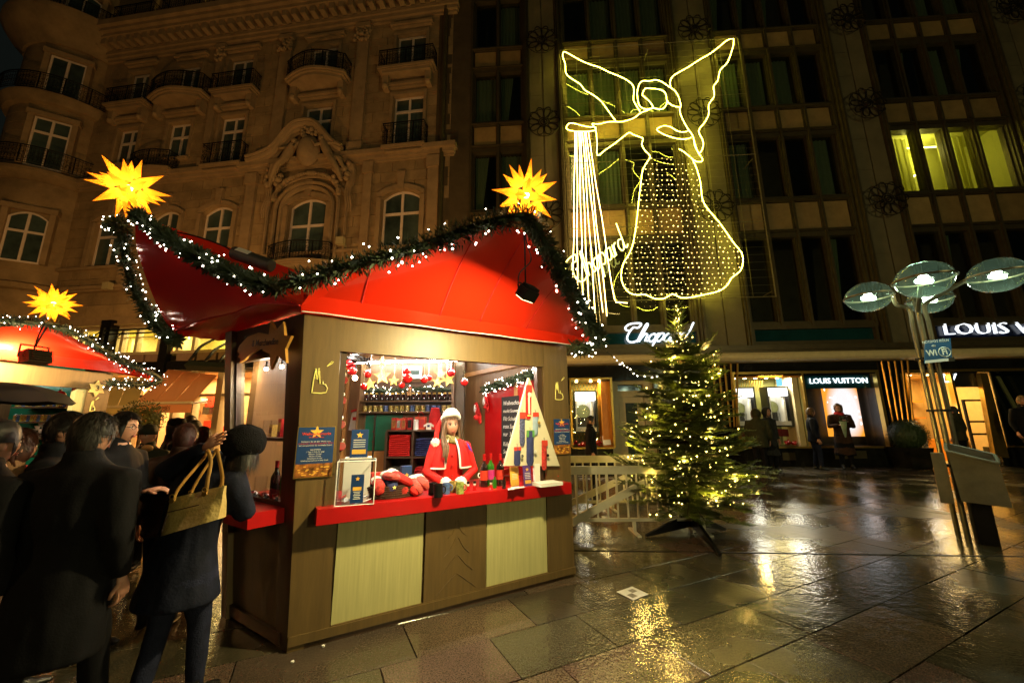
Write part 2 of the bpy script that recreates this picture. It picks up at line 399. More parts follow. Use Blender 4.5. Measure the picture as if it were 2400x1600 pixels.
rest.build('small_stone_blocks', M['stone'], bld, kind='stuff')
mb = MB(); mb.fb(FL, -23, -4.4, 5.9, 30, -.62, -.315); mb.build('wall_core', M['bed'], bld)
# cornices and string courses
def band(name, prof, u0=-23, u1=-4.2):
    mb = MB()
    for (z0, z1, o) in prof: mb.fb(FL, u0 - o * .0, u1 + o * .5, z0, z1, -.3, o)
    return mb.build(name, M['stone_trim'], bld)
band('string_course', [(12.1, 12.2, .1), (12.2, 12.36, .2), (12.36, 12.56, .34), (12.56, 12.6, .24)])
band('sill_course', [(7.1, 7.18, .18), (7.18, 7.32, .3), (7.32, 7.4, .16), (8.16, 8.29, .14)])
band('architrave', [(5.55, 5.62, .2), (5.62, 5.95, .1)])
band('main_cornice', [(19.2, 19.32, .1), (19.32, 19.5, .2), (19.5, 19.66, .28), (19.98, 20.14, .75), (20.14, 20.3, .9), (20.3, 20.6, 1.05), (20.6, 20.7, .9)])
mb = MB()
u = -22.8
while u < -4.3:
    mb.fb(FL, u, u + .24, 19.66, 19.97, -.1, .68); u += .46
mb.build('modillions', M['stone_trim'], bld, kind='stuff')
mb = MB(); mb.fb(FL, -23, -4.2, 19.66, 19.98, -.3, .3); mb.build('cornice_frieze', M['stone_trim'], bld)
# pilasters with carved capitals
for u0, u1 in ((-12.55, -12.0), (-8.75, -8.2), (-15.95 + .1, -15.95 + .45)):
    mb = MB(); mb.fb(FL, u0, u1, 12.6, 19.0, -.05, .13); mb.fb(FL, u0 - .06, u1 + .06, 12.6, 13.1, -.05, .2); mb.fb(FL, u0 - .08, u1 + .08, 18.98, 19.19, -.05, .24)
    mb.build('pilaster', M['stone_trim'], bld)
    mb = MB()
    for k in range(34):
        mb.ball(P(rnd.uniform(u0 - .08, u1 + .08), rnd.uniform(18.3, 18.95), .15 + rnd.uniform(0, .09)), rnd.uniform(.05, .1), 7, 5)
    mb.build('carved_capital', M['stone_trim'], bld, smooth=True)
for u0, u1 in ((-13.35, -12.9), (-7.95, -7.6), (-19.0, -18.6), (-5.2, -4.75)):
    mb = MB(); mb.fb(FL, u0, u1, 7.4, 11.95, -.05, .12); mb.fb(FL, u0 - .05, u1 + .05, 11.6, 12.09, -.05, .19); mb.build('pilaster', M['stone_trim'], bld)
# windows
def window(parent, fr, u0, u1, z0, z1, arch=0.0, o=-.16, transom=.36, frame=M['white_frame'], glass=M['dark_glass'], lit=None, name='window', fw=.075, sill=True):
    mb = MB(); f = fw; ar = arch
    def top(u): t = (u - (u0 + u1) / 2) / ((u1 - u0) / 2); return z1 - ar * t * t
    mb.fb(fr, u0, u0 + f, z0, top(u0), o - .06, o); mb.fb(fr, u1 - f, u1, z0, top(u1), o - .06, o)
    n = 10 if ar else 1
    for k in range(n):
        a = u0 + (u1 - u0) * k / n; b = u0 + (u1 - u0) * (k + 1) / n
        P4 = [(a, top(a) - f), (b, top(b) - f), (b, top(b)), (a, top(a))]
        mb.fprism(fr, P4, o - .06, o + .002)
    mb.fb(fr, u0 + f, u1 - f, z0, z0 + f, o - .06, o - .002)
    c = (u0 + u1) / 2; mb.fb(fr, c - f * .6, c + f * .6, z0 + f, z1 - f, o - .06, o + .012)
    if transom: mb.fb(fr, u0 + f, u1 - f, z1 - (z1 - z0) * transom - .05, z1 - (z1 - z0) * transom + .05, o - .06, o + .02)
    w = mb.build(name, frame, parent, **({} if lit is None else {}))
    zt = z1 - (z1 - z0) * (transom or 0)
    for a, b in ((u0 + f, c - f * .6), (c + f * .6, u1 - f)):
        for k, (q0, q1) in enumerate(((z0 + f, zt - .05), (zt + .05, None)) if transom else ((z0 + f, None),)):
            g = MB()
            poly = [(a, q0), (b, q0)] + ([(b, q1), (a, q1)] if q1 is not None else [(b - (b - a) * i / 6, top(b - (b - a) * i / 6) - f) for i in range(7)])
            g.fprism(fr, poly, o - .05, o - .035); g.build('pane', glass, w)
    return w
def curtain(parent, fr, u0, u1, z0, z1, o, m=M['curtain'], amp=.03, n=26, name='curtain', gather=None):
    mb = MB(); vs = []; fs = []; ph = rnd.uniform(0, 6)
    for k in range(n + 1):
        t = k / n
        for z, g in ((z1, 0), ((z0 + z1) / 2, .5), (z0, 1)):
            uu = u0 + (u1 - u0) * t
            if gather is not None: uu = uu + (gather - uu) * g * .55
            vs.append(fr.pt(uu, z, o + amp * math.sin(t * n * 1.3 + ph) * rnd.uniform(.6, 1.2)))
    for k in range(n):
        for j in range(2): a = k * 3 + j; fs.append((a, a + 3, a + 4, a + 1))
    mb.add(vs, fs); return mb.build(name, m, parent, smooth=2)
def surround(fr, u0, u1, z0, z1, ar=0.0, w=.14, o=.07, hood=True):
    mb = MB(); mb.fb(fr, u0 - w, u0 - .01, z0, z1 - ar, -.2, o); mb.fb(fr, u1 + .01, u1 + w, z0, z1 - ar, -.2, o)
    n = 8
    for k in range(n if ar else 1):
        nn = n if ar else 1
        a = u0 - w + (u1 - u0 + 2 * w) * k / nn; b = u0 - w + (u1 - u0 + 2 * w) * (k + 1) / nn; c = (u0 + u1) / 2; h = (u1 - u0) / 2 + w
        za = z1 - ar * ((a - c) / h) ** 2; zb = z1 - ar * ((b - c) / h) ** 2
        mb.fprism(fr, [(a, za + .0), (b, zb + .0), (b, zb + w), (a, za + w)], -.2, o + .01)
    if hood: mb.fb(fr, u0 - .3, u1 + .3, z1 + .42, z1 + .52, -.1, .2); mb.fb(fr, u0 - .24, u1 + .24, z1 + .34, z1 + .42, -.1, .12)
    if ar: mb.fprism(fr, [((u0 + u1) / 2 - .12, z1 - .03), ((u0 + u1) / 2 + .12, z1 - .03), ((u0 + u1) / 2 + .17, z1 + .75), ((u0 + u1) / 2 - .17, z1 + .75)], -.1, .14)
    mb.build('window_surround', M['stone_trim'], bld)
for h in W4: window(bld, FL, h[0], h[1], h[2], h[3], transom=0); surround(FL, *h)
for i, h in enumerate(W3):
    window(bld, FL, *h, transom=.26 if h[2] < 13 else .36); surround(FL, *h)
    if h[2] > 13:
        mb = MB(); mb.fb(FL, h[0] - .15, h[1] + .15, h[2] - .12, h[2], -.15, .16); mb.build('window_sill', M['stone_trim'], bld)
for i, h in enumerate(WA):
    window(bld, FL, *h, arch=.34, transom=.4, fw=.085); surround(FL, *h, ar=.34, hood=False, w=.2, o=.1)
    # stone spandrels that round the square opening off
    mb = MB(); c = (h[0] + h[1]) / 2; hw = (h[1] - h[0]) / 2
    for s in (-1, 1): mb.fprism(FL, [(c + s * hw * t, h[3] - .34 * t * t) for t in (0, .25, .5, .75, 1)] + [(c + s * (hw + .02), h[3] + .02), (c, h[3] + .02)], -.3, -.002)
    mb.build('arch_infill', M['stone'], bld)
for h in TOP: window(bld, FL, *h, arch=.25, transom=0); surround(FL, *h, ar=.25, hood=False)
# a bright room behind one window of the third floor
# iron balconies
def railing(mb, path, h=.8, sp=.12):
    path = [V(p) for p in path]
    for z, r in ((0.02, .018), (h, .026), (h - .1, .012), (.12, .012)): mb.tube([p + ZV * z for p in path], r, 5)
    # even spacing along the path
    seg = [(path[i], path[i + 1]) for i in range(len(path) - 1)]; tot = sum((b - a).length for a, b in seg); n = max(2, round(tot / sp))
    pts = []
    for k in range(n + 1):
        d = tot * k / n
        for a, b in seg:
            l = (b - a).length
            if d <= l + 1e-6: pts.append((a + (b - a) * (d / l if l else 0), (b - a).normalized())); break
            d -= l
    for k, (p, t) in enumerate(pts):
        mb.tube([p + ZV * .02, p + ZV * h], .03 if k % 7 == 0 else .0085, 4)
    for k in range(0, len(pts) - 1):
        c = (pts[k][0] + pts[k + 1][0]) / 2; t = (pts[k + 1][0] - pts[k][0]).normalized()
        for zc, rr, ph in ((.26 * h / .8, sp * .55, 0), (.5 * h / .8, sp * .5, 1.2), (.36 * h / .8, sp * .3, 2)):
            ring = []
            for q in range(9):
                a = (q / 8 * 5.2 + ph) * (1 if k % 2 else -1); r2 = rr * (1 - .5 * q / 8)
                ring.append(c + t * r2 * math.cos(a) + ZV * (zc + r2 * 1.25 * math.sin(a)))
            mb.tube(ring, .009, 3, caps=False)
def balcony(u0, u1, z, proj, curve=0.0, h=.8, slab=True, brackets=True):
    pts = []; n = 9 if curve else 1
    pts.append(P(u0, z, 0))
    for k in range(n + 1):
        t = k / n; pts.append(P(u0 + (u1 - u0) * t, z, proj + curve * math.sin(math.pi * t)))
    pts.append(P(u1, z, 0))
    mb = MB()
    low = [p - ZV * .1 for p in pts]
    mb.prism(low[::-1], ZV * .1)
    c = P((u0 + u1) / 2, z, 0)
    mb.prism([c + (p - c) * .93 - ZV * .17 for p in pts][::-1], ZV * .069)
    mb.prism([c + (p - c) * .85 - ZV * .3 for p in pts][::-1], ZV * .129)
    if brackets:
        for uu in (u0 + .3, u1 - .3): mb.fprism(FL, [(uu - .12, z - .9), (uu + .12, z - .9), (uu + .14, z - .31), (uu - .14, z - .31)], -.05, proj * .6); mb.ball(P(uu, z - .8, proj * .5), .14, 8, 6)
    b = mb.build('balcony', M['stone_trim'], bld)
    mb = MB(); railing(mb, [c + (p - c) * .96 + (FL.N * 0) for p in pts], h); mb.build('railing', M['iron'], b)
balcony(-21.25, -19.05, 16.4, .5); balcony(-18.75, -15.9, 16.4, .55, .35, h=.85); balcony(-15.6, -13.4, 16.4, .5)
balcony(-11.8, -8.95, 16.4, .55, .4, h=.85); balcony(-7.5, -5.0, 16.4, .5)
balcony(-15.55, -13.6, 12.62, .4, h=1.0, brackets=False); balcony(-7.15, -5.3, 12.62, .4, h=1.0, brackets=False)
balcony(-19.1, -17.0, 12.62, .5, .2, brackets=False); balcony(-11.75, -9.0, 7.75, .4, .35, h=.75)
for u0, u1 in ((-21.2, -19.0), (-18.5, -16.1), (-15.7, -13.4), (-12.2, -8.6), (-7.5, -5)):
    mb = MB(); railing(mb, [P(u0, 20.7, .5), P(u0, 20.7, .9), P(u1, 20.7, .9), P(u1, 20.7, .5)], .75); mb.build('roof_railing', M['iron'], bld)
# pediment and sculpture over the central arch
mb = MB()
path = smooth_path([P(-13.3, 12.62, .3), P(-12.7, 12.7, .34), P(-12.1, 12.95, .36), P(-11.65, 13.5, .38), P(-11.2, 13.95, .4), P(-10.75, 14.05, .4), P(-10.25, 13.95, .4), P(-9.8, 13.5, .38), P(-9.35, 12.95, .36), P(-8.9, 12.66, .3)], 5)
for dz, r in ((0, .13), (.14, .1), (-.16, .1), (-.3, .06)): mb.tube([p + ZV * dz + FL.N * (dz * .5) for p in path], r, 8)
mb.build('pediment', M['stone_trim'], bld, smooth=True)
mb = MB()
S = lambda u, z, o: P(u, z, o)
mb.ball(S(-10.4, 12.75, .34), (.5, .25, .72), 14, 10); mb.ball(S(-10.4, 12.8, .5), (.36, .16, .52), 14, 10)
for k in range(40):
    a = R(200) + R(140) * 0 + k / 39 * R(180) - R(20); mb.ball(S(-10.4 + 1.45 * math.cos(math.pi - k / 39 * math.pi), 10.72 + 1.05 * math.sin(math.pi - k / 39 * math.pi), .22), rnd.uniform(.07, .13), 6, 5)
for s in (-1, 1):
    c = -10.4
    mb.ball(S(c + s * .62, 13.2, .42), .15, 10, 8)
    mb.tube([S(c + s * .68, 13.05, .4), S(c + s * .85, 12.7, .42), S(c + s * 1.05, 12.35, .42)], [.16, .19, .17], 9)
    mb.tube([S(c + s * 1.0, 12.4, .45), S(c + s * 1.25, 12.05, .52), S(c + s * 1.5, 11.6, .42), S(c + s * 1.62, 11.2, .34)], [.15, .14, .1, .06], 8)
    mb.tube([S(c + s * 1.1, 12.3, .36), S(c + s * 1.5, 12.15, .42), S(c + s * 1.7, 11.7, .34)], [.14, .12, .06], 8)
    mb.tube([S(c + s * .72, 13.0, .42), S(c + s * .45, 12.8, .58), S(c + s * .3, 13.05, .56)], [.075, .065, .05], 7)
    mb.tube([S(c + s * .8, 12.95, .42), S(c + s * 1.2, 12.9, .48), S(c + s * 1.35, 13.0, .4)], [.075, .06, .045], 7)
    for k in range(18): mb.ball(S(c + s * rnd.uniform(1.2, 1.9), rnd.uniform(11.2, 12.3), .2 + rnd.uniform(0, .12)), rnd.uniform(.07, .16), 7, 5)
    for k in range(3):
        q = [S(c + s * (1.75 + .1 * k + .06 * math.sin(t * 1.1)), 12.0 - t * .26, .12 + .05 * math.cos(t)) for t in range(9)]; mb.tube(q, [.1 - .008 * t for t in range(9)], 6)
for k in range(14): mb.ball(S(-10.4 + rnd.uniform(-.35, .35), 13.35 + rnd.uniform(0, .5), .42), rnd.uniform(.06, .13), 7, 5)
mb.build('sculpture_relief', M['stone_trim'], bld, smooth=True)
mb = MB()
for rr, w in ((1.15, .1), (1.42, .08), (1.78, .06)):
    q = [S(-10.4 - rr, 7.8, .08)] + [S(-10.4 + rr * math.cos(math.pi - t / 16 * math.pi), 10.3 + rr * .78 * math.sin(math.pi - t / 16 * math.pi), .1) for t in range(17)] + [S(-10.4 + rr, 7.8, .08)]
    mb.tube(q, w, 6)
mb.build('arch_moulding', M['stone_trim'], bld, smooth=True)
# small light boxes on the ledge
for px, py in ((255 / 3.137 + 10, 350 + 1025 / 3.137), (252, 350 + 1005 / 3.137), (798, 565)):
    c = FL.at(px, py, .4); mb = MB(); mb.box(c, (.3, .2, .3), FL.U, FL.N); mb.box(c + FL.N * -.25 - ZV * .05, (.06, .35, .06), FL.U, FL.N)
    mb.build('ledge_floodlight', M['beige'], bld)
# corner turret
c = P(-24.3, 0, -.75); prof = []
z = 5.9
def tr(z0, z1, r, g=.5):
    global prof
    n = max(1, round((z1 - z0) / g))
    for k in range(n):
        a = z0 + (z1 - z0) * k / n; b = z0 + (z1 - z0) * (k + 1) / n
        prof += [(r - .012, a + .001), (r, a + .015), (r, b - .015), (r - .012, b - .001)]
tr(0, 7.1, 2.25); prof += [(2.45, 7.15), (2.55, 7.35), (2.3, 7.45)]; tr(7.45, 12.1, 2.22); prof += [(2.4, 12.15), (2.62, 12.4), (2.62, 12.55), (2.25, 12.62)]
tr(12.62, 15.9, 2.2); prof += [(2.4, 15.95), (2.6, 16.3), (2.6, 16.4), (2.22, 16.45)]; tr(16.45, 19.2, 2.2)
prof += [(2.3, 19.2), (2.5, 19.6), (2.9, 20.0), (3.15, 20.4), (3.15, 20.65), (2.2, 20.75)]; tr(20.75, 26.5, 2.05)
mb = MB(); mb.lathe(prof, c, 40); mb.build('corner_turret', M['stone'], bld, smooth=True)
_a = R(39.5); TFN = FL.N * math.cos(_a) + FL.U * math.sin(_a); TF = Fr(c + TFN * 2.29, FL.U * math.cos(_a) - FL.N * math.sin(_a), TFN)
for (zz0, zz1, ar, tm) in ((8.3, 10.6, .3, .4), (12.75, 15.2, 0, .3), (16.45, 18.5, 0, 0), (20.9, 22.4, .3, 0)):
    u0 = -.6; window(bld, TF, u0, u0 + 1.2, zz0, zz1, arch=ar, transom=tm, o=-.04); 
    mb = MB()
    for a, b in ((u0 - .2, u0 - .01), (u0 + 1.21, u0 + 1.4)): mb.fb(TF, a, b, zz0, zz1 + .1, -1, .05)
    mb.fb(TF, u0 - .25, u0 + 1.45, zz1 + .03, zz1 + .25, -1, .1); mb.build('window_surround', M['stone_trim'], bld)
    if zz0 != 8.3:
        q = [c + V((2.7 * math.cos(a), 2.7 * math.sin(a), zz0 - .1)) for a in [R(-125 + k * 9) for k in range(14)]]
        mb = MB(); railing(mb, q, .85); mb.build('railing', M['iron'], bld)
# warm wall lamps on the top floor
mb = MB()
for uu in (-12.9, -12.6): mb.ball(P(uu, 20.95, .75), .06, 8, 6)
wl = mb.build('wall_lamp', emit('warm_lamp_glass', (1, .75, .25), 30), bld)
lamp('POINT', 'wall_lamp_light', wl, P(-12.75, 21.05, .55), 130, (1, .66, .15), .08)
# ================================================================== SHOP BUILDING ON THE RIGHT
shop = thing('shop_building', 'dark modern facade with bronze window bays, ochre panels and lit luxury shops', 'building', FRR.pt(8, 0))
Q = FRR.pt; F = FRR
UL, UE = -4.05, 26.0
mb = MB(); mb.fb(F, UL, UE, 4.0, 25, -1.75, -1.7); mb.fb(F, UL, -2.62, 3.9, 25, -.6, -.02); mb.build('wall', M['brownwall'], shop)
mb = MB(); mb.tube([Q(-3.75, 4, .1), Q(-3.75, 24, .1)], .09, 8); mb.build('downpipe', M['bronze'], shop)
PIERS = [(-.36, 1.19), (5.7, 7.42), (11.68, 13.3), (17.75, 19.35), (23.8, 25.4)]
BAYS = [[(-2.47, -1.49), (-1.41, -.47)], [(1.37, 2.38), (2.47, 3.47), (3.56, 4.51), (4.6, 5.55)], [(7.58, 8.49), (8.58, 9.5), (9.61, 10.52), (10.62, 11.53)],
        [(13.46, 14.4), (14.5, 15.4), (15.5, 16.42), (16.52, 17.6)], [(19.5, 20.4), (20.5, 21.4), (21.5, 22.5), (22.6, 23.6)]]
ROWS = [(4.84, 8.12), (9.66, 12.3), (13.64, 16.12), (17.35, 19.9), (21.1, 23.6)]
SPAN = [(8.33, 9.45), (12.52, 13.45), (16.3, 17.16), (20.08, 20.92)]
for (a, b) in PIERS:
    mb = MB(); m = (a + b) / 2
    mb.fb(F, a + .22, m - .025, 3.95, 24.5, -.4, .1); mb.fb(F, m + .025, b - .22, 3.95, 24.5, -.4, .1); mb.fb(F, m - .03, m + .03, 3.95, 24.5, -.4, .05)
    p = mb.build('pier', M['pier'], shop)
    mb = MB()
    for s, e in ((a, 1), (b, -1)):
        for k, (w, o) in enumerate(((.0, .16), (.07, .26), (.14, .2))): mb.fb(F, min(s + e * w, s + e * (w + .055)), max(s + e * w, s + e * (w + .055)), 3.95, 24.5, -.4, o)
        mb.fb(F, min(s, s + e * .22), max(s, s + e * .22), 3.95, 24.5, -.4, .08)
    mb.build('pier_profile', M['bronze'], shop)
    if a < 20:
        mb = MB(); 
        for zz in (5.6, 7.2, 10.5, 11.8, 14.6, 15.7): mb.fb(F, a + .24, m - .03, zz, zz + .012, .08, .103)
        mb.build('pier_joint', M['bronze'], shop)
    for zz in (9.13, 13.07, 16.98, 20.9):
        mb = MB(); cc = Q(m, zz, .42)
        def ring(c, r, t, n=18, ph=0): mb.tube([c + F.U * (r * math.cos(2 * math.pi * k / n)) + ZV * (r * math.sin(2 * math.pi * k / n)) for k in range(n)], t, 5, closed=True)
        ring(cc, .13, .028, 12); ring(cc, .2, .02, 14); ring(cc + F.N * -.03, .62, .016, 24)
        for k in range(10):
            aa = 2 * math.pi * k / 10; d = F.U * math.cos(aa) + ZV * math.sin(aa); ee = F.U * -math.sin(aa) + ZV * math.cos(aa)
            mb.tube([cc + d * (.2 + .44 * .5 * (1 - math.cos(t))) * 1 + ee * .15 * math.sin(t) * (.6 + .4 * (1 - math.cos(t)) / 2) + F.N * .06 * math.sin(t / 2) for t in [2 * math.pi * j / 10 for j in range(10)]], .021, 4, closed=True)
        mb.tube([Q(m, zz, .1), cc], .03, 5); mb.lathe([(0, .06), (.05, .04), (.07, 0), (.05, -.04)], cc, 8, axis=F.N)
        mb.build('rosette', M['wrought'], shop, smooth=True)
lit_panes = {(3, 1): 3}
nc = 0
room_m = mat('lit_office_wall', (.55, .52, .12), .8, var=.06)
for bi, bay in enumerate(BAYS):
    b0, b1 = bay[0][0] - .1, bay[-1][1] + .1
    mb = MB()
    edges = [b0] + [(bay[i][1] + bay[i + 1][0]) / 2 for i in range(len(bay) - 1)] + [b1]
    for e in edges: mb.fb(F, e - .085, e + .085, 4.6, 24.5, -.35, -.06); mb.fb(F, e - .04, e + .04, 4.6, 24.5, -.06, .02)
    for (z0, z1) in ROWS:
        for zz in (z0, z1): mb.fb(F, b0, b1, zz - .09, zz + .0 if zz == z0 else zz + .09, -.35, -.04)
    for (z0, z1) in SPAN:
        for zz, w in ((z0 - .1, .1), (z1, .1)): mb.fb(F, b0, b1, zz, zz + w, -.35, -.02); mb.fb(F, b0, b1, zz + .03, zz + .07, -.02, .05)
    mb.build('bay_frame', M['bronze'], shop)
    for (z0, z1) in SPAN:
        for (a, c) in bay:
            mb = MB(); mb.fb(F, a + .02, c - .02, z0 + .03, z1 - .03, -.3, -.1); mb.fb(F, a - .03, c + .03, z0 - .04, z1 + .04, -.34, -.16)
            mb.build('spandrel_panel', M['spandrel'], shop)
    for ri, (z0, z1) in enumerate(ROWS):
        for pi_, (a, c) in enumerate(bay):
            mb = MB()
            for x0, x1, y0, y1 in ((a - .01, a + .045, z0, z1), (c - .045, c + .01, z0, z1), (a, c, z0, z0 + .05), (a, c, z1 - .05, z1)): mb.fb(F, x0, x1, y0, y1, -.32, -.16 + (.003 if y1 - y0 > 1 else 0))
            w = mb.build('window', M['bronze'], shop)
            g = MB(); g.fb(F, a + .04, c - .04, z0 + .045, z1 - .045, -.235, -.225); g.build('pane', M['glass_dark'], w)
            lit = (bi == 3 and ri == 1)
            if bi == 4 and ri > 2: continue
            style = rnd.random()
            if bi == 1 and ri == 1: style = .9 if pi_ in (2, 3) else .3
            if bi == 1 and ri == 2: style = .2
            if lit: continue
            if ri == 0: style = .95 if rnd.random() < .8 else .7
            if bi == 2 and ri == 1: style = .9 if pi_ in (1, 2) else .6
            if style < .62: curtain(w, F, a + .05, c - .05, z0 + .05, z1 - .06, -.45)
            elif style < .85: curtain(w, F, a + .05, a + (c - a) * .62, z0 + .05, z1 - .06, -.45, gather=a + .1)
# dark rooms behind the glass
mb = MB(); mb.fb(F, UL, 26, 3.9, 25, -1.72, -1.68)
# one lit office behind three panes
a, c = BAYS[3][0][0] - .05, BAYS[3][3][1] + .05; z0, z1 = ROWS[1]
rm = MB()
rm.fb(F, a, c, z0 - .1, z1 + .1, -1.66, -1.6); rm.fb(F, a, c, z1 + .1, z1 + .15, -1.6, -.36); rm.fb(F, a, c, z0 - .15, z0 - .1, -1.6, -.36); rm.fb(F, a - .05, a, z0 - .1, z1 + .1, -1.6, -.36); rm.fb(F, c, c + .05, z0 - .1, z1 + .1, -1.6, -.36)
rmo = rm.build('lit_office', room_m, shop)
g = MB(); g.tube([Q(14.6, z0 + 1.0, -1.2), Q(15.5, z0 + 1.55, -1.5)], .035, 6); g.tube([Q(13.7, z1 - .2, -1), Q(16.2, z1 - .2, -1)], .03, 6)
g.build('tube_lamp', emit('office_tube', (1, .92, .35), 13), rmo)
lamp('POINT', 'office_light', rmo, Q(15.2, z1 - .5, -1.0), 90, (1, .9, .25), .15)
M['curtain_w'] = fabric('pale_lit_curtain', (.62, .6, .16), .6, .8, .0)
def tcurt(a, c, m=M['curtain_w']):
    o = curtain(rmo, F, a, c, z0, z1 - .15, -.5, m, amp=.045, n=22)
for a_, c_ in (BAYS[3][0], (BAYS[3][1][0], BAYS[3][1][0] + .35), BAYS[3][2]): tcurt(a_, c_)
M['lamp_trans'] = None
# ---------------------------------------------------------------- fascia, canopy, shop fronts
mb = MB()
mb.fb(F, UL, UE, 3.9, 4.1, -.4, .06); mb.fb(F, UL, UE, 4.62, 4.76, -.4, .0)
mb.build('fascia_frame', M['bronze'], shop)
for (a, c) in ((1.3, 5.6), (7.55, 11.55), (13.45, 17.65), (-2.5, -.45), (19.5, 23.6)):
    mb = MB(); mb.fb(F, a, c, 4.12, 4.6, -.3, -.12); f = mb.build('fascia_panel', M['teal'], shop)
    mb = MB()
    for x0, x1, y0, y1 in ((a - .08, a, 4.1, 4.62), (c, c + .08, 4.1, 4.62), (a, c, 4.57, 4.62), (a, c, 4.1, 4.15)): mb.fb(F, x0, x1, y0, y1, -.3, .03)
    mb.build('panel_frame', M['bronze'], f)
mb = MB()
mb.fb(F, UL, UE, 3.74, 3.9, -.4, .72); mb.fb(F, UL, UE, 3.68, 3.74, -.4, .64)
mb.build('canopy_edge', M['bronze'], shop)
mb = MB(); pr = [(.56, 3.68), (.6, 3.6), (.58, 3.5), (.5, 3.43), (.3, 3.4), (-.3, 3.4), (-.3, 3.68)]
mb.prism([Q(UL, z, o) for o, z in pr], F.U * (UE - UL)); mb.build('canopy_cove', M['cream'], shop)
mb = MB(); mb.fb(F, UL, UE, 2.98, 3.4, -.5, .02); mb.build('black_fascia', M['blackstone'], shop)
# base of the shop fronts, with openings for the doors
def R_(px, py, o=0.0): return F.px(px, py, o)
k2 = lambda x, y, o=0: F.px(1300 + x / 5.6, 800 + y / 5.6, o)
k3 = lambda x, y, o=0: F.px(1700 + x / 5.2275, 820 + y / 5.2275, o)
k5 = lambda x, y, o=0: F.px(1950 + x / 2.851, 750 + y / 2.851, o)
cwin = (k2(200, 500)[0], k2(735, 500)[0]); cdoor = (k2(740, 900)[0], k2(1330, 900)[0])
w2 = (k3(160, 900)[0], k3(1015, 900)[0]); lvw = (k3(1040, 900)[0], k3(1960, 900)[0])
d3 = (k5(525, 600)[0], k5(1060, 600)[0]); d4 = (k5(1100, 600)[0] + .1, k5(1100, 600)[0] + 3.2)
SILL = .62
solid = [(UL, cwin[0] - .0), (cdoor[1], w2[0]), (w2[1], lvw[0]), (lvw[1], d3[0]), (d4[1], UE)]
mb = MB()
for a, c in ((UL, cdoor[0]), (cdoor[1], d3[0]), (d3[1], UE)): mb.fb(F, a, c, 0, SILL - .05, -.5, .0)
mb.fb(F, UL, cwin[0], SILL - .05, 2.98, -.5, -.01); mb.fb(F, cdoor[1], w2[0], SILL - .05, 2.98, -.5, -.03); mb.fb(F, lvw[1], d3[0], SILL - .05, 2.98, -.5, -.03); mb.fb(F, d4[1], UE, SILL - .05, 2.98, -.5, -.01)
mb.build('black_stone_base', M['blackstone'], shop)
for a, c in ((cwin[0], cwin[1]), (w2[0], lvw[1] + .1), (d3[1] + .2, d4[1])):
    mb = MB(); mb.fb(F, a, c, SILL - .05, SILL, -.4, .03); mb.build('window_ledge', M['brass'], shop)
for px, py in ((780, 1300), (1420, 1285), (1650, 1280)):
    u, z = k3(px, py); mb = MB(); mb.fb(F, u - .2, u + .2, z - .12, z + .12, -.02, .012)
    for k in range(7): mb.fb(F, u - .17, u + .17, z - .1 + k * .03, z - .085 + k * .03, .012, .02)
    mb.build('vent_grille', M['bronze'], shop)
# fanned brass fins between the shops
for xs in ((1670, 1690, 1708, 1722, 1732), (2064, 2080, 2095, 2111, 2125)):
    for k, x in enumerate(xs):
        xt = x; xb = x + (52 if xs[0] < 2000 else 40) - k * 5
        if xs[0] < 2000: xt = (1668, 1682, 1696, 1711, 1727)[k]; xb = (1683, 1699, 1712, 1722, 1727.5)[k]
        a = F.at(xt, 838 if xs[0] < 2000 else 836, .1); b = F.at(xb, 1000 if xs[0] < 2000 else 1044, .1)
        a.z = 3.38
        mb = MB(); mb.tube([b, a], .032, 6); mb.build('facade_fin', M['brass'], shop)
def room(a, c, z0, z1, depth, m, name, o0=-.12):
    mb = MB()
    mb.fb(F, a, c, z0, z1, -depth - .05, -depth); mb.fb(F, a - .04, a, z0, z1, -depth, o0); mb.fb(F, c, c + .04, z0, z1, -depth, o0); mb.fb(F, a - .04, c + .04, z1, z1 + .04, -depth, o0); mb.fb(F, a - .04, c + .04, z0 - .04, z0, -depth, o0)
    return mb.build(name, m, shop)
M['blackwall'] = mat('black_display_wall', (.02, .018, .012), .4, var=.3)
M['greenish'] = mat('olive_display_wall', (.26, .27, .1), .6, var=.15)
M['white'] = mat('white_paint', (.8, .78, .7), .45, var=.03)
M['orange'] = mat('orange_lacquer', (.75, .28, .03), .4, var=.1)
M['light_w'] = emit('white_lightbox', (1, .97, .86), 3.2)
M['light_y'] = emit('warm_spot_lens', (1, .8, .4), 30)
M['redglass'] = mat('red_glass_bauble', (.5, .012, .015), .1, var=.1, coat=1.0)
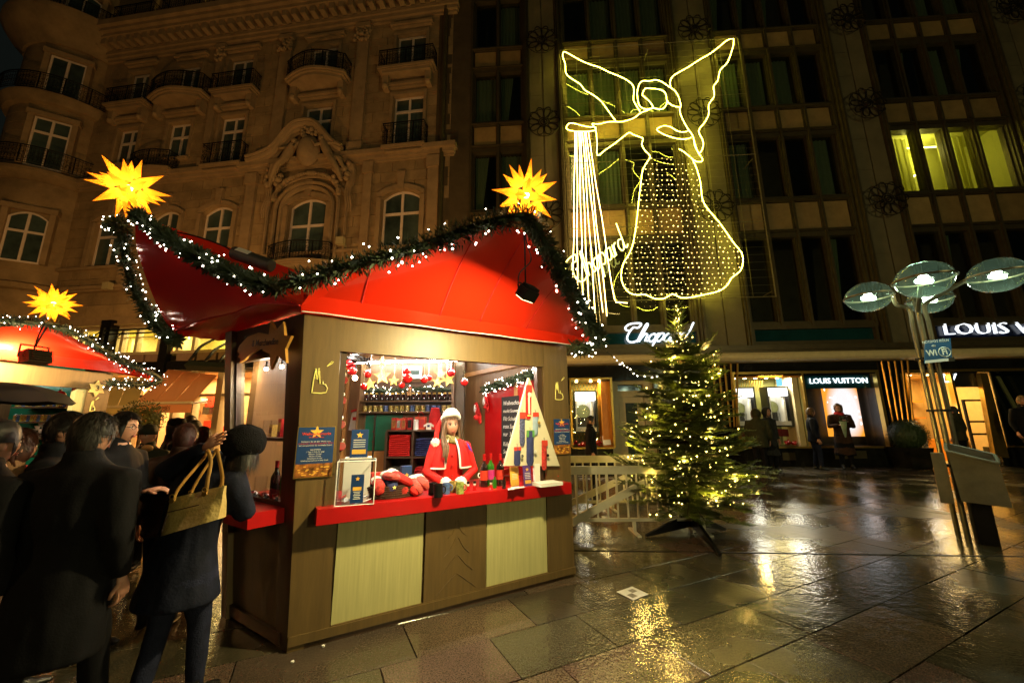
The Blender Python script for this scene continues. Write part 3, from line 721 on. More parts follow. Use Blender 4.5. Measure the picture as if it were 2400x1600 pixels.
def niche(a, c, z0, z1, parent, zl):
    """glowing white display case hung in a shop window"""
    mb = MB(); o0, o1 = -.75, -.32
    for x0, x1, y0, y1 in ((a - .05, a, z0 - .05, z1 + .05), (c, c + .05, z0 - .05, z1 + .05), (a, c, z1, z1 + .05), (a, c, z0 - .05, z0)): mb.fb(F, x0, x1, y0, y1, o0, o1)
    n = mb.build('display_case', M['blackwall'], parent)
    mb = MB(); mb.fb(F, a, c, zl, z1, o0, o1 - .01); mb.build('light_box', M['light_w'], n)
    mb = MB(); mb.fb(F, a, c, z0, zl, o0 - .02, o0); mb.fb(F, a, a + .05, z0, zl, o0, o1 - .02); mb.fb(F, c - .16, c - .1, z0, zl - .05, o0, o1 - .05); mb.fb(F, a, c, z0, z0 + .14, o0, o1 - .03)
    mb.build('case_lining', M['white'], n)
    mb = MB(); mb.fb(F, a + .1, a + (c - a) * .62, z0 + .15, z0 + (zl - z0) * .45, o0, o0 + .1)
    for k in range(9):
        mb.tube([F.pt(a + .1 + k * .06, z0 + .15, o0 + .11), F.pt(a + .2 + k * .045, z0 + (zl - z0) * .42, o0 + .11)], .008, 4)
    mb.build('jewellery_stand', M['blackwall'], n)
    mb = MB(); mb.lathe([(.0, 0), ((c - a) * .34, .005), ((c - a) * .34, .02), (0, .025)], F.pt((a + c) / 2 - .05, zl - .38, o0 + .02), 20, axis=F.N); mb.build('round_panel', M['greenish'], n)
    lamp('AREA', 'case_light', n, F.pt((a + c) / 2, zl - .02, o1 + .02), 9, (1, .93, .7), .25, dir=F.N * .8 - ZV)
def baubles(a, c, z, parent, n, seed, o0=-.55, o1=-.2):
    r2 = random.Random(seed)
    for k in range(n):
        r = r2.choice((.035, .045, .055, .075)); mb = MB(); p = F.pt(r2.uniform(a, c), z + r + r2.uniform(0, .09), r2.uniform(o0, o1)); mb.ball(p, r, 10, 7)
        mb.tube([p + ZV * r * .9, p + ZV * (r * 1.2)], r * .25, 5)
        mb.build('red_bauble', M['redglass'], parent, smooth=True)
def spots(us, z, parent, o=-.25):
    for uu in us:
        mb = MB(); mb.lathe([(.03, .03), (.05, 0), (.045, -.01), (0, -.012)], F.pt(uu, z, o), 8); s = mb.build('spotlight', M['light_y'], parent)
# -- jeweller's left window
zt = k2(400, 500)[1]
r1 = room(cwin[0], cwin[1], SILL, zt, 1.1, M['greenish'], 'jeweller_window')
mb = MB()
a, c = cwin[0] + .1, cwin[1] - .35
for k in range(16): mb.tube([F.pt(a + (c - a) * (k / 8 - 1), SILL, -.98), F.pt(a + (c - a) * (k / 8), zt, -.98)], .014, 4); mb.tube([F.pt(a + (c - a) * (k / 8), SILL, -.98), F.pt(a + (c - a) * (k / 8 - 1), zt, -.98)], .014, 4)
mb.build('lattice_screen', M['brass'], r1)
mb = MB(); mb.fb(F, c + .02, cwin[1] - .02, SILL, zt - .05, -1.05, -.2); mb.build('orange_column', M['orange'], r1)
niche(k2(285, 900)[0], k2(560, 900)[0], k2(0, 1185)[1], k2(0, 660)[1], r1, k2(0, 768)[1])
baubles(cwin[0] + .05, cwin[1] - .1, SILL, r1, 30, 3)
mb = MB(); cc = F.pt(cwin[1] - .22, SILL + .22, -.2); mb.box(cc, (.26, .015, .3), F.U + ZV * .1, F.N + ZV * .5, ZV - F.N * .5); mb.build('price_card', M['white'], r1)
spots([cwin[0] + .25, cwin[0] + .75, cwin[0] + 1.05], zt - .05, r1)
lamp('AREA', 'window_light', r1, F.pt((cwin[0] + cwin[1]) / 2, zt - .05, -.45), 55, (1, .8, .3), .7, dir=-ZV)
mb = MB(); mb.fb(F, cwin[0], cwin[1], SILL, zt, -.09, -.075); mb.build('shop_glass', M['glass'], shop)
mb = MB()
for a, c in ((cwin[0] - .03, cwin[0] + .03), (cwin[1] - .03, cwin[1] + .04)): mb.fb(F, a, c, SILL, zt + .06, -.12, .04)
mb.fb(F, cwin[0], cwin[1], zt, zt + .06, -.12, .042); mb.build('shop_window_frame', M['brass'], shop)
# -- jeweller's door
a, c = cdoor; zt = k2(1000, 510)[1]
mb = MB(); mb.fb(F, a, a + .32, 0, zt, -.5, -.25); mb.fb(F, c - .3, c + .1, 0, zt, -.5, -.25); mb.fb(F, a + .32, c - .3, zt - .12, zt, -.5, -.252); mb.fb(F, a + .32, c - .3, k2(1000, 715)[1] - .02, k2(1000, 640)[1], -.5, -.252)
dr = mb.build('door_frame', M['beige'], shop)
mb = MB(); zz = k2(1000, 715)[1] - .02; x0, x1 = a + .34, c - .32
for q in ((x0, x0 + .22, 0, zz), (x1 - .22, x1, 0, zz), (x0 + .22, x1 - .22, zz - .2, zz), (x0 + .22, x1 - .22, 0, .22)): mb.fb(F, *q, -.42, -.31)
d = mb.build('door', M['beige'], shop)
mb = MB(); mb.fb(F, x0 + .2, x1 - .2, .2, zz - .18, -.38, -.36); mb.build('door_glass', M['dark_glass'], d)
mb = MB(); mb.tube([F.pt(x0 + .12, 1.0, -.25), F.pt(x0 + .5, 1.02, -.2), F.pt(x0 + 1.0, 1.0, -.25)], .025, 6); mb.build('door_handle', M['iron'], d)
mb = MB(); mb.fb(F, a + .32, c - .3, k2(1000, 640)[1], zt - .12, -.45, -.43); mb.build('transom_glass', M['dark_glass'], dr)
mb = MB()
for k in range(2): mb.lathe([(.05, 0), (.05, -.01), (0, -.012)], F.pt(a + .9 + k * .35, zt + .12, -.12), 8)
mb.build('canopy_spot', emit('canopy_spot_lens', (1, .9, .7), 25), shop)
mb = MB(); mb.fb(F, a, c + .1, zt, 2.98, -.5, -.05); mb.build('door_lintel', M['blackstone'], shop)
# right hand jeweller window partly behind the tree
a, c = cdoor[1] + .1, w2[0] - .55
# -- second window
zt = k3(600, 300)[1]
r2_ = room(w2[0], w2[1], SILL, zt, 1.2, M['greenish'], 'jewellery_window')
niche(k3(205, 700)[0], k3(430, 700)[0], k3(0, 930)[1], k3(300, 462)[1], r2_, k3(300, 565)[1])
niche(k3(615, 700)[0], k3(865, 700)[0], k3(0, 935)[1] + .02, k3(700, 455)[1], r2_, k3(700, 552)[1])
baubles(w2[0] + .1, w2[1] - .05, SILL, r2_, 46, 5)
mb = MB(); mb.fb(F, w2[0], w2[1], SILL + .3, SILL + .55, -.9, -.78); mb.build('red_bolster', mat('dark_red_velvet', (.16, .01, .012), .8), r2_)
mb = MB(); a = k3(890, 600)[0]; mb.fb(F, a, w2[1] - .02, SILL, zt - .03, -1.15, -.2); mb.build('white_panel', M['cream'], r2_)
mb = MB(); mb.fb(F, w2[0], w2[1], zt - .09, zt - .03, -.4, -.14); mb.build('orange_pelmet', M['orange'], r2_)
mb = MB()
for k in range(14): mb.tube([F.pt(w2[0] + .2 + .09 * k, zt - .5, -.9), F.pt(w2[0] + .28 + .09 * k, zt - .12, -.9)], .012, 4)
mb.build('lattice_screen', M['brass'], r2_)
spots([w2[0] + .15 + .36 * k for k in range(5)], zt - .1, r2_)
mb = MB(); x = k3(740, 350)[0]; mb.fb(F, x - .09, x + .09, k3(740, 430)[1], zt - .06, -.4, -.38); mb.build('blue_banner', emit('blue_banner_light', (.25, .75, 1), 1.2), r2_)
lamp('AREA', 'window_light', r2_, F.pt((w2[0] + w2[1]) / 2 + .2, zt - .06, -.5), 60, (1, .82, .34), .8, dir=-ZV + F.N * .1)
lamp('AREA', 'window_light', r2_, F.pt(w2[1] - .35, zt - .1, -.35), 30, (1, .92, .75), .2, dir=-ZV + F.U * .2)
mb = MB(); mb.fb(F, w2[0], lvw[1], SILL, zt + .02, -.09, -.075); mb.build('shop_glass', M['glass'], shop)
mb = MB()
for a, c in ((w2[0] - .03, w2[0] + .03), (w2[1], lvw[0]), (lvw[1] - .02, lvw[1] + .07)): mb.fb(F, a, c, SILL, zt + .1, -.12, .04)
mb.fb(F, w2[0], lvw[1], zt + .02, zt + .1, -.12, .042); mb.build('shop_window_frame', M['brass'], shop)
mb = MB(); mb.fb(F, cdoor[1] + .1, lvw[1] + .1, zt + .1, 2.98, -.5, -.02); mb.build('window_lintel', M['blackstone'], shop)
# -- leather goods window with the glowing poster
r3 = room(lvw[0], lvw[1], SILL, zt, .9, M['blackwall'], 'poster_window')
pa = (k3(1190, 450, -.7), k3(1610, 440, -.7), k3(1700, 1050, -.7), k3(1265, 1058, -.7))
def poster_mat():
    m = bpy.data.materials.new('backlit_poster'); m.use_nodes = True; nt = m.node_tree; nt.nodes.clear(); N = nt.nodes; L = nt.links
    tc = N.new('ShaderNodeTexCoord'); sp = N.new('ShaderNodeTexNoise'); sp.inputs['Scale'].default_value = .55; L.new(tc.outputs['Object'], sp.inputs['Vector'])
    g = N.new('ShaderNodeTexGradient'); g.gradient_type = 'SPHERICAL'; mp = N.new('ShaderNodeMapping'); mp.inputs['Location'].default_value = (-.86, 0, -.66); mp.inputs['Scale'].default_value = (1.5, 0, 1.25)
    L.new(tc.outputs['Generated'], mp.inputs[0]); L.new(mp.outputs[0], g.inputs[0])
    cr = N.new('ShaderNodeValToRGB'); cr.color_ramp.elements[0].color = (1, .36, .03, 1); cr.color_ramp.elements[0].position = .18
    cr.color_ramp.elements[1].color = (.9, .85, .85, 1); cr.color_ramp.elements[1].position = .5; L.new(g.outputs[1], cr.inputs[0])
    e = N.new('ShaderNodeEmission'); e.inputs[1].default_value = 1.25; L.new(cr.outputs[0], e.inputs[0]); o = N.new('ShaderNodeOutputMaterial'); L.new(e.outputs[0], o.inputs[0]); return m
mb = MB(); uu0, uu1 = (pa[0][0] + pa[3][0]) / 2, (pa[1][0] + pa[2][0]) / 2; mb.fb(F, uu0, uu1, pa[3][1], pa[0][1], -.75, -.7); pst = mb.build('lightbox_poster', poster_mat(), r3)
mb = MB()
for k in range(34):
    mb.ball(F.pt(rnd.uniform(uu0 + .05, uu1 - .05), rnd.uniform(pa[3][1] + .2, pa[0][1] - .05), -.69), (.05 * rnd.uniform(.4, 1), .01, .07 * rnd.uniform(.4, 1)), 7, 5)
mb.build('printed_leaf', emit('printed_white', (1, 1, 1), 1.6), pst)
u0, z0 = k3(1045, 415, -.2); u1, z1 = k3(1740, 340, -.2)
sg = thing('shop_sign', 'small white glowing lettering inside the shop window above the orange poster', 'sign', F.pt((u0 + u1) / 2, z0, -.2))
M['signlight'] = emit('cool_white_letter', (.82, .95, 1), 3)
t = txt('LOUIS VUITTON', .36, F.pt((u0 + u1) / 2, (z0 + z1) / 2, -.22), F.U, ZV, .012, bold=-.002)
w = max((p - F.o).dot(F.U) for p in t.v) - min((p - F.o).dot(F.U) for p in t.v); sc = (u1 - u0) / w
cc = F.pt((u0 + u1) / 2, (z0 + z1) / 2, -.22); t.v = [cc + F.U * ((p - cc).dot(F.U) * sc) + ZV * ((p - cc).z * sc) + F.N * (p - cc).dot(F.N) for p in t.v]
t.build('lettering', M['signlight'], sg)
mb = MB(); mb.fb(F, lvw[0] + .02, lvw[1] - .02, z0 - .16, zt - .03, -.36, -.26); mb.build('sign_panel', M['teal'], sg)
# -- third shop: lit interior with shelves behind the street lamp
zt = k5(800, 345)[1]
M['warmwall'] = mat('warm_shop_wall', (.62, .42, .16), .6, var=.08)
r4 = room(d3[0], d3[1] + .35, .03, zt, 2.6, M['warmwall'], 'handbag_shop')
for k in range(5):
    zz = .9 + k * .42; mb = MB(); mb.fb(F, d3[0] + .05, d3[0] + 1.1, zz, zz + .04, -2.58, -2.2); s = mb.build('shelf', M['orange'], r4)
    for j in range(4):
        mb = MB(); q = F.pt(d3[0] + .2 + j * .24, zz + .04, -2.4); mb.box(q + ZV * .09, (.16, .12, .18), F.U, F.N); mb.tube([q + F.U * -.05 + ZV * .18, q + ZV * .26, q + F.U * .05 + ZV * .18], .012, 4); mb.build('handbag', (M['iron'], M['cream'], M['brass'], M['redglass'])[(j + k) % 4], s)
mb = MB(); mb.fb(F, d3[0] + 1.15, d3[0] + 1.35, .03, zt, -2.6, -1.6); mb.build('yellow_column', mat('yellow_lit_column', (.75, .55, .06), .5), r4)
mb = MB(); mb.fb(F, d3[0] + .25, d3[0] + .95, .03, .85, -1.3, -.7); mb.build('white_counter', M['white'], r4)
mb = MB(); q = F.pt(d3[0] + .6, .85, -1.0); mb.box(q + ZV * .16, (.5, .2, .32), F.U, F.N); mb.tube([q + F.U * -.15 + ZV * .32, q + ZV * .5, q + F.U * .15 + ZV * .32], .02, 5); mb.build('black_handbag', M['iron'], r4)
mb = MB(); mb.fb(F, d3[0] + 2.1, d3[1] + .3, .03, .75, -2.2, -1.2); mb.build('orange_counter', M['orange'], r4)
mb = MB(); mb.fb(F, d3[0] + 1.5, d3[1], 1.5, 1.54, -2.58, -2.2); mb.fb(F, d3[0] + 1.5, d3[1], 2.1, 2.14, -2.58, -2.2); mb.build('shelf', M['orange'], r4)
lamp('AREA', 'shop_light', r4, F.pt((d3[0] + d3[1]) / 2, zt - .05, -1.3), 160, (1, .72, .26), 1.6, dir=-ZV)
lamp('POINT', 'counter_light', r4, F.pt(d3[0] + .6, 1.7, -.6), 25, (1, .9, .7), .1)
mb = MB()
for k in range(4): mb.lathe([(.05, 0), (.05, -.01), (0, -.012)], F.pt(d3[0] + .3 + k * .6, zt - .01, -.8), 8)
mb.build('ceiling_spot', M['light_y'], r4)
mb = MB()
for a, c in ((d3[0] - .05, d3[0] + .03), (d3[0] + 1.42, d3[0] + 1.5)): mb.fb(F, a, c, .0, zt + .06, -.12, .04)
mb.fb(F, d3[0], d4[1], zt, zt + .08, -.12, .042)
b = F.at(2230, 905 + 170, .06); b.z = 0.02; tpt = F.at(2287, 872, .06)
mb.prism([F.at(2322, 1068, -.06), F.at(2354, 1072, -.06), F.at(2303, 875, -.06), F.at(2287, 875, -.06)], F.N * .14)
mb.build('shop_window_frame', M['brass'], shop)
mb = MB(); mb.fb(F, d3[0], d3[1], .04, zt, -.09, -.075); mb.build('shop_glass', M['glass'], shop)
mb = MB(); gx = d3[0] + 1.9
for a, c in ((gx, gx + .06), (gx + .85, gx + .91)): mb.fb(F, a, c, .05, 2.1, -.3, -.24)
for zz in (.05, .95, 1.35, 2.04): mb.fb(F, gx + .06, gx + .85, zz, zz + .06, -.3, -.242)
mb.build('open_door', M['iron'], shop)
u0, z0 = k5(780, 390, -.05); mb = txt('LV', .42, F.pt(u0, z0, -.05), F.U, ZV, .012, shear=.15); sg2 = mb.build('monogram_sign', M['signlight'], label='white overlapping letter sign above the lit shop doorway', category='sign')
mb = MB(); mb.fb(F, d3[0] + 1.5, d3[1], z0 - .28, zt, -.2, -.12); mb.build('transom_panel', M['blackwall'], shop)
r5 = room(d4[0] + .15, d4[1], SILL, zt, .9, M['blackwall'], 'dark_window')
mb = MB(); mb.fb(F, d4[0] + .15, d4[1], SILL, zt, -.09, -.075); mb.build('shop_glass', M['glass_dark'], shop)
for k in range(3):
    mb = MB(); x = d4[0] + .5 + k * .35; mb.prism([F.pt(x, zt - .1, -.7), F.pt(x + .12, zt - .1, -.7), F.pt(x + .75, SILL + .1, -.7), F.pt(x + .63, SILL + .1, -.7)], F.N * .04); mb.build('slanted_panel', M['cream'] if k == 1 else M['bronze'], r5)
# ---------------------------------------------------------------- big lettering
u0, z0 = F.px(2216, 794, .05); z1 = F.px(2216, 768 - 14, .05)[1]
sg = thing('illuminated_sign', 'long white illuminated capital lettering on the fascia behind the street lamp', 'sign', F.pt(u0 + 2, z0, .05))
c = F.pt(u0, (z0 + z1) / 2 + .02, .02); t = txt('LOUIS VUITTON', .56, c, F.U, ZV, .04, align='LEFT', bold=-.01)
t.v = [c + F.U * ((p - c).dot(F.U) * 1.36) + ZV * (p - c).z + F.N * (p - c).dot(F.N) for p in t.v]
t.build('lettering', emit('sign_white', (.88, .94, 1), 1.7), sg)
mb = MB(); mb.fb(F, u0 - .25, u0 + 8, 4.0, 4.76, -.12, -.06); mb.build('sign_backing', mat('navy_sign_panel', (.004, .008, .03), .2), sg)
# script lettering
def script(o, X, Y, h, r, n=4, lean=.28):
    """the word of the jeweller's sign in a slanted hand, h = height of the capital"""
    W = []
    def st(dx, pts): W.append([((x + dx) + y * lean, y) for x, y in pts])
    st(.0, [(.02, .62), (-.12, .66), (-.2, .8), (-.1, .97), (.12, 1.03), (.38, 1.0), (.3, .78), (.12, .8), (.02, .55), (.0, .25), (.12, .03), (.32, .0), (.5, .14)])
    st(.02, [(.42, .0), (.48, .5), (.56, .95), (.63, .93), (.56, .5), (.5, .02)]); st(.02, [(.51, .1), (.6, .38), (.7, .43), (.74, .33), (.72, .05), (.8, .02), (.88, .12)])
    st(.84, [(.2, .43), (.06, .36), (.02, .16), (.1, .01), (.2, .04), (.27, .24), (.2, .43)])
    st(1.1, [(.0, .3), (.1, .45), (.05, .1), (-.05, -.38)]); st(1.1, [(.08, .2), (.16, .42), (.28, .42), (.3, .2), (.2, .02), (.08, .06)])
    st(1.45, [(.26, .4), (.1, .42), (.0, .2), (.06, .01), (.17, .05), (.26, .3), (.28, .43), (.24, .08), (.3, .0), (.36, .06)])
    st(1.82, [(-.02, .05), (.04, .43), (.02, .0)]); st(1.82, [(.03, .15), (.1, .38), (.2, .42)])
    st(2.06, [(.24, .38), (.1, .42), (.0, .2), (.06, .01), (.17, .05), (.26, .3)]); st(2.06, [(.34, 1.0), (.26, .3), (.24, .05), (.3, .0), (.38, .08)])
    return [smooth_path([V(o) + V(X) * (x * h) + V(Y) * (y * h) for x, y in s], n) for s in W]
a = F.px(1455, 797, .06); b = F.px(1610, 790, .06)
cs = thing('jeweller_sign', 'white glowing handwritten shop name over the jeweller door', 'sign', F.pt(a[0], a[1], .06))
h = .66; mb = MB()
for s in script(F.pt(3.1, 4.22, .05), F.U * 1.36, ZV, h, 0): mb.tube(s, [.03] * len(s), 6)
mb.build('lettering', emit('sign_white2', (.86, .93, 1), 2.6), cs)
# ================================================================== ANGEL OF LIGHT ON THE FACADE
AO = .5
ang = thing('light_angel', 'yellow neon angel blowing a trumpet, hung across the dark facade', 'light display', F.pt(3.5, 5.2, AO))
cA = lambda p: F.at(1180 + p[0] / 3.5633, 60 + p[1] / 3.5633, AO)
cB = lambda p: F.at(1050 + p[0] / 2.0907, p[1] / 2.0907, AO)
neon = emit('yellow_neon', (1, .9, .075), 30)
def neon_tube(name, f, pts, r=.0135, m=neon, n=3):
    mb = MB(); mb.tube(smooth_path([f(p) for p in pts], n), r, 5); return mb.build(name, m, ang)
neon_tube('left_wing', cA, [(940, 800), (880, 720), (830, 650), (790, 610), (740, 575), (680, 540), (640, 490), (570, 445), (522, 400), (515, 320), (495, 260), (505, 220), (560, 245), (640, 290), (720, 325), (800, 350), (880, 390), (980, 430), (1050, 470), (1085, 510), (1090, 560), (1085, 620), (1110, 670), (1140, 720)])
neon_tube('arm', cA, [(740, 820), (800, 822), (860, 808), (920, 803), (980, 805), (1060, 785), (1110, 760), (1145, 730), (1200, 710), (1250, 690), (1300, 700), (1340, 690), (1365, 650), (1365, 625)])
neon_tube('head', cA, [(1120, 600), (1115, 570), (1130, 500), (1160, 465), (1220, 465), (1270, 455), (1320, 470), (1380, 510), (1430, 545), (1460, 590), (1475, 640), (1480, 680), (1430, 675), (1390, 655), (1365, 625), (1355, 570), (1320, 540), (1270, 530), (1210, 525), (1180, 530), (1160, 575), (1175, 595), (1215, 630), (1245, 670), (1245, 690), (1200, 700), (1160, 690), (1130, 660), (1120, 600)])
neon_tube('right_wing', cA, [(1395, 515), (1392, 470), (1410, 430), (1450, 400), (1540, 350), (1640, 285), (1720, 240), (1800, 180), (1860, 130), (1915, 110), (1922, 150), (1905, 220), (1870, 310), (1810, 375), (1790, 460), (1755, 510), (1760, 590), (1715, 660), (1715, 740), (1680, 810), (1630, 880), (1665, 960), (1665, 1020), (1635, 1065), (1600, 1010), (1590, 965)])
neon_tube('back', cA, [(1475, 680), (1475, 730), (1510, 810), (1545, 870), (1580, 920), (1600, 990), (1625, 1060), (1660, 1110), (1655, 1135), (1610, 1135), (1560, 1100), (1520, 1065), (1465, 1030)])
neon_tube('hand', cA, [(1545, 880), (1500, 890), (1450, 880), (1390, 845), (1330, 840), (1280, 870), (1330, 905), (1380, 925), (1450, 945), (1520, 950), (1570, 935)])
neon_tube('trumpet', cA, [(740, 820), (755, 845), (770, 850), (765, 875), (700, 885), (640, 885), (570, 880), (525, 860), (545, 820), (590, 818), (650, 835), (720, 848), (755, 845)])
neon_tube('sleeve', cA, [(765, 850), (775, 900), (782, 980), (785, 1085), (850, 1040), (930, 985), (1000, 930), (1050, 895), (1080, 910), (1120, 925), (1165, 945), (1155, 990), (1175, 1035), (1225, 1090), (1210, 1120)])
SK = [(990, 775), (955, 830), (945, 900), (935, 980), (925, 1080), (910, 1180), (890, 1240), (860, 1290), (848, 1350), (860, 1400), (890, 1435), (930, 1445), (965, 1442), (1010, 1462), (1060, 1462), (1100, 1440), (1140, 1458), (1200, 1455), (1270, 1440), (1330, 1425), (1370, 1395), (1390, 1360), (1430, 1330), (1445, 1290), (1440, 1240), (1400, 1190), (1330, 1090), (1270, 1020), (1245, 970), (1238, 900), (1220, 830), (1200, 785)]
neon_tube('skirt', cB, SK, n=2)
wn = emit('warm_neon', (1, .66, .2), 18)
for tx, bx, by in ((622, 612, 1400), (632, 634, 1440), (641, 662, 1470), (650, 690, 1510), (659, 722, 1535), (668, 757, 1530), (677, 780, 1548), (686, 815, 1465)):
    pts = [(tx + (bx - tx) * (t / 6) + math.sin(t * 2 + tx) * 2, 645 + (by - 645) * t / 6) for t in range(7)]
    if bx == 815: pts += [(835, 1480), (880, 1484)]
    neon_tube('trumpet_ray', cB, pts, .0115, wn, 2)
# fairy lights inside the skirt
def inside(p, poly):
    r = False
    for i in range(len(poly)):
        (x1, y1), (x2, y2) = poly[i], poly[i - 1]
        if (y1 > p[1]) != (y2 > p[1]) and p[0] < (x2 - x1) * (p[1] - y1) / (y2 - y1) + x1: r = not r
    return r
mb = MB(); wires = MB()
for i in range(27):
    row = []
    for j in range(25):
        p = (845 + j * 25 + (i % 2) * 8 + rnd.uniform(-5, 5), 778 + i * 25.5 + rnd.uniform(-4, 4))
        if inside(p, SK): mb.octa(cB(p) + F.N * rnd.uniform(-.03, .03), .016 if rnd.random() < .85 else .024); row.append(cB(p))
    if len(row) > 1: wires.tube(row, .006, 3)
mb.build('fairy_lights', emit('fairy_warm', (1, .68, .17), 12), ang, kind='stuff')
M['cable'] = mat('light_string_cable', (.25, .22, .1), .5)
c0, c1 = F.px(1320, 121, AO), F.px(1719, 90, AO); c2_, c3_ = F.px(1824, 695, AO), F.px(1340, 704, AO)
uL, uR = F.px(1322, 400, AO)[0], F.px(1770, 365, AO)[0]; zT, zB = (c0[1] + c1[1]) / 2, c2_[1]
for zz in (zT, F.px(1700, 224, AO)[1], F.px(1700, 366, AO)[1], F.px(1700, 523, AO)[1], zB): wires.tube([F.pt(uL, zz, AO + .03), F.pt(uR, zz, AO + .03)], .014, 4)
for k in range(38):
    zz = zB + (zT - zB) * (k + .5) / 38; wires.tube([F.pt(uL, zz, AO + .02), F.pt(uR, zz, AO + .02)], .0045, 3)
for x in (uL, uR): wires.tube([F.pt(x, zB, AO), F.pt(x, zT, AO)], .022, 5)
for k in range(7): x = uL + (uR - uL) * (k + .7) / 7.5; wires.tube([F.pt(x, zB, AO), F.pt(x, zT, AO)], .007, 3)
for x in (uL + .1, (uL + uR) / 2, uR - .1):
    for zz in (zT - .2, (zT + zB) / 2, zB + .2): wires.tube([F.pt(x, zz, AO), F.pt(x, zz, -.1)], .012, 4)
wires.build('wire_frame', M['cable'], ang)
a = cB((640, 1395)); b = cB((900, 1195)); X = (b - a).normalized(); Y = F.N.cross(X).normalized()
if Y.z < 0: Y = -Y
ns = thing('neon_script', 'yellow neon handwriting slanting upward beside the angel skirt', 'sign', a)
mb = MB()
for s in script(a, X, Y, (b - a).length / 2.6, 0, 3): mb.tube([p + F.N * .05 for p in s], .022, 5)
mb.build('lettering', emit('neon_pale', (1, .93, .2), 6), ns)
# ================================================================== MARKET STALL
M['stallwood'] = mat('brown_stained_plywood', (.12, .076, .026), .42, var=.2, scale=3, streak=(8, 8, .7), bump=.06, bscale=40)
M['stalldark'] = mat('dark_brown_post', (.05, .024, .012), .4, var=.2, scale=3, streak=(8, 8, .7))
M['lightply'] = mat('pale_birch_ply', (.46, .44, .2), .45, var=.13, scale=4, streak=(14, 14, .5), bump=.05, bscale=60)
M['redpaint'] = mat('red_gloss_paint', (.42, .005, .006), .33, var=.12, coat=.3)
M['redfab'] = fabric('red_roof_fabric', (.66, .024, .006), .14, .35, .05)
M['inwood'] = mat('varnished_inside_panel', (.2, .11, .045), .4, var=.2, scale=3, streak=(9, 9, .6))
M['orangewood'] = mat('orange_pine_frame', (.5, .25, .08), .4, var=.15, scale=4, streak=(10, 10, .6))
M['greenpanel'] = mat('green_panel', (.01, .16, .09), .25, var=.1)
M['gold'] = mat('gold_glitter', (.75, .5, .12), .35, .7, var=.35, scale=60, bump=.6, bscale=200)
M['goldsign'] = mat('gold_painted_wood', (.5, .26, .05), .35, .3, var=.15, scale=5)
M['whitecloth'] = mat('white_fleece', (.8, .77, .72), .95, var=.08, scale=20, bump=.5, bscale=120)
M['redcloth'] = mat('red_wool', (.55, .012, .01), .85, var=.15, scale=14, bump=.3, bscale=160)
M['navycloth'] = mat('navy_wool', (.03, .04, .16), .85, var=.2, scale=14, bump=.3, bscale=160)
M['greycloth'] = mat('charcoal_knit', (.05, .05, .05), .9, var=.2, scale=14, bump=.3, bscale=160)
A_ = V((-1.516, 2.968, 0)); B_ = V((.589, 4.226, 0)); AB = (B_ - A_).normalized(); NF = V((AB.y, -AB.x, 0))
FB = Fr(A_, AB, NF)
C_ = V((-2.314, 3.509, 0)); AT = FB.pt(-.097, 2.33, 0); CT = at_ground(537, 780, 2.33)
ACd = (C_ - A_).normalized(); NL = V((-ACd.y, ACd.x, 0)); NL = NL if NL.y < 0 else -NL
def LW(t, z, o=0.0):
    k = z / 2.33; a = A_.lerp(AT, k); c = C_.lerp(CT, k); p = a.lerp(c, t); p.z = z; return p + NL * o
class Bil:                      # the flaring side wall addressed like an upright plane
    U = ACd; N = NL
    def pt(s, u, z, o=0.0): return LW(u, z, o)
FLW = Bil()
stall = thing('market_stall', 'brown wooden christmas market stall with swooping red fabric roof and red counter', 'market stall', FB.pt(1.2, 0, -.6))
mb = MB()
pil = lambda s0b, s1b, s0t, s1t, o0, o1: [FB.pt(s0b, 0, o1), FB.pt(s1b, 0, o1), FB.pt(s1b, 0, o0), FB.pt(s0b, 0, o0), FB.pt(s0t, 2.33, o1), FB.pt(s1t, 2.33, o1), FB.pt(s1t, 2.33, o0), FB.pt(s0t, 2.33, o0)]
mb.hexa(pil(0, .262, -.097, .165, -.05, 0)); mb.build('corner_pillar', M['stallwood'], stall)
mb = MB(); mb.fb(FB, 2.15, 2.463, 0, 2.33, -.1, 0); mb.build('corner_pillar', M['stallwood'], stall)
mb = MB(); mb.fb(FB, .168, 2.147, 2.075, 2.33, -.06, -.004); mb.fb(FB, .17, 2.147, 2.055, 2.078, -.075, .0); mb.build('lintel', M['stallwood'], stall)
for q in ((2.085, 2.147, .9, 2.055, -.09, -.03), (.19, .235, .9, 2.055, -.09, -.04)):
    mb = MB(); mb.fb(FB, *q); mb.build('opening_post', M['stalldark'], stall)
mb = MB(); mb.fb(FB, .0, 2.46, -.025, .79, -.06, -.03); mb.build('front_backing', M['stallwood'], stall)
for (a, c, m_, o) in ((.262, .915, 'lightply', -.012), (.932, 1.485, 'stallwood', -.003), (1.497, 2.146, 'lightply', -.012)):
    mb = MB(); mb.fb(FB, a, c, .098, .785, -.029, o); mb.build('front_panel', M[m_], stall)
mb = MB(); mb.fb(FB, .0, 2.47, .035, .094, -.05, .012); mb.fb(FB, .262, 2.15, .094, .1, -.05, .002); mb.build('skirting', M['stallwood'], stall)
# a fir tree carved into the middle panel
mb = MB(); q = []
for k in range(4):
    zz = .68 - k * .14; w = .035 + k * .03
    for s in (-1, 1): mb.tube(smooth_path([FB.pt(1.21 + s * .01, zz, .0), FB.pt(1.21 + s * w, zz - .09, .0), FB.pt(1.21 + s * (w + .05), zz - .13, .0)], 4), .003, 4)
mb.build('carved_fir', M['stallwood'], stall)
mb = MB(); mb.fb(FB, .098, 2.365, .8, .906, -.62, .12); ctr = mb.build('counter', M['redpaint'], stall)
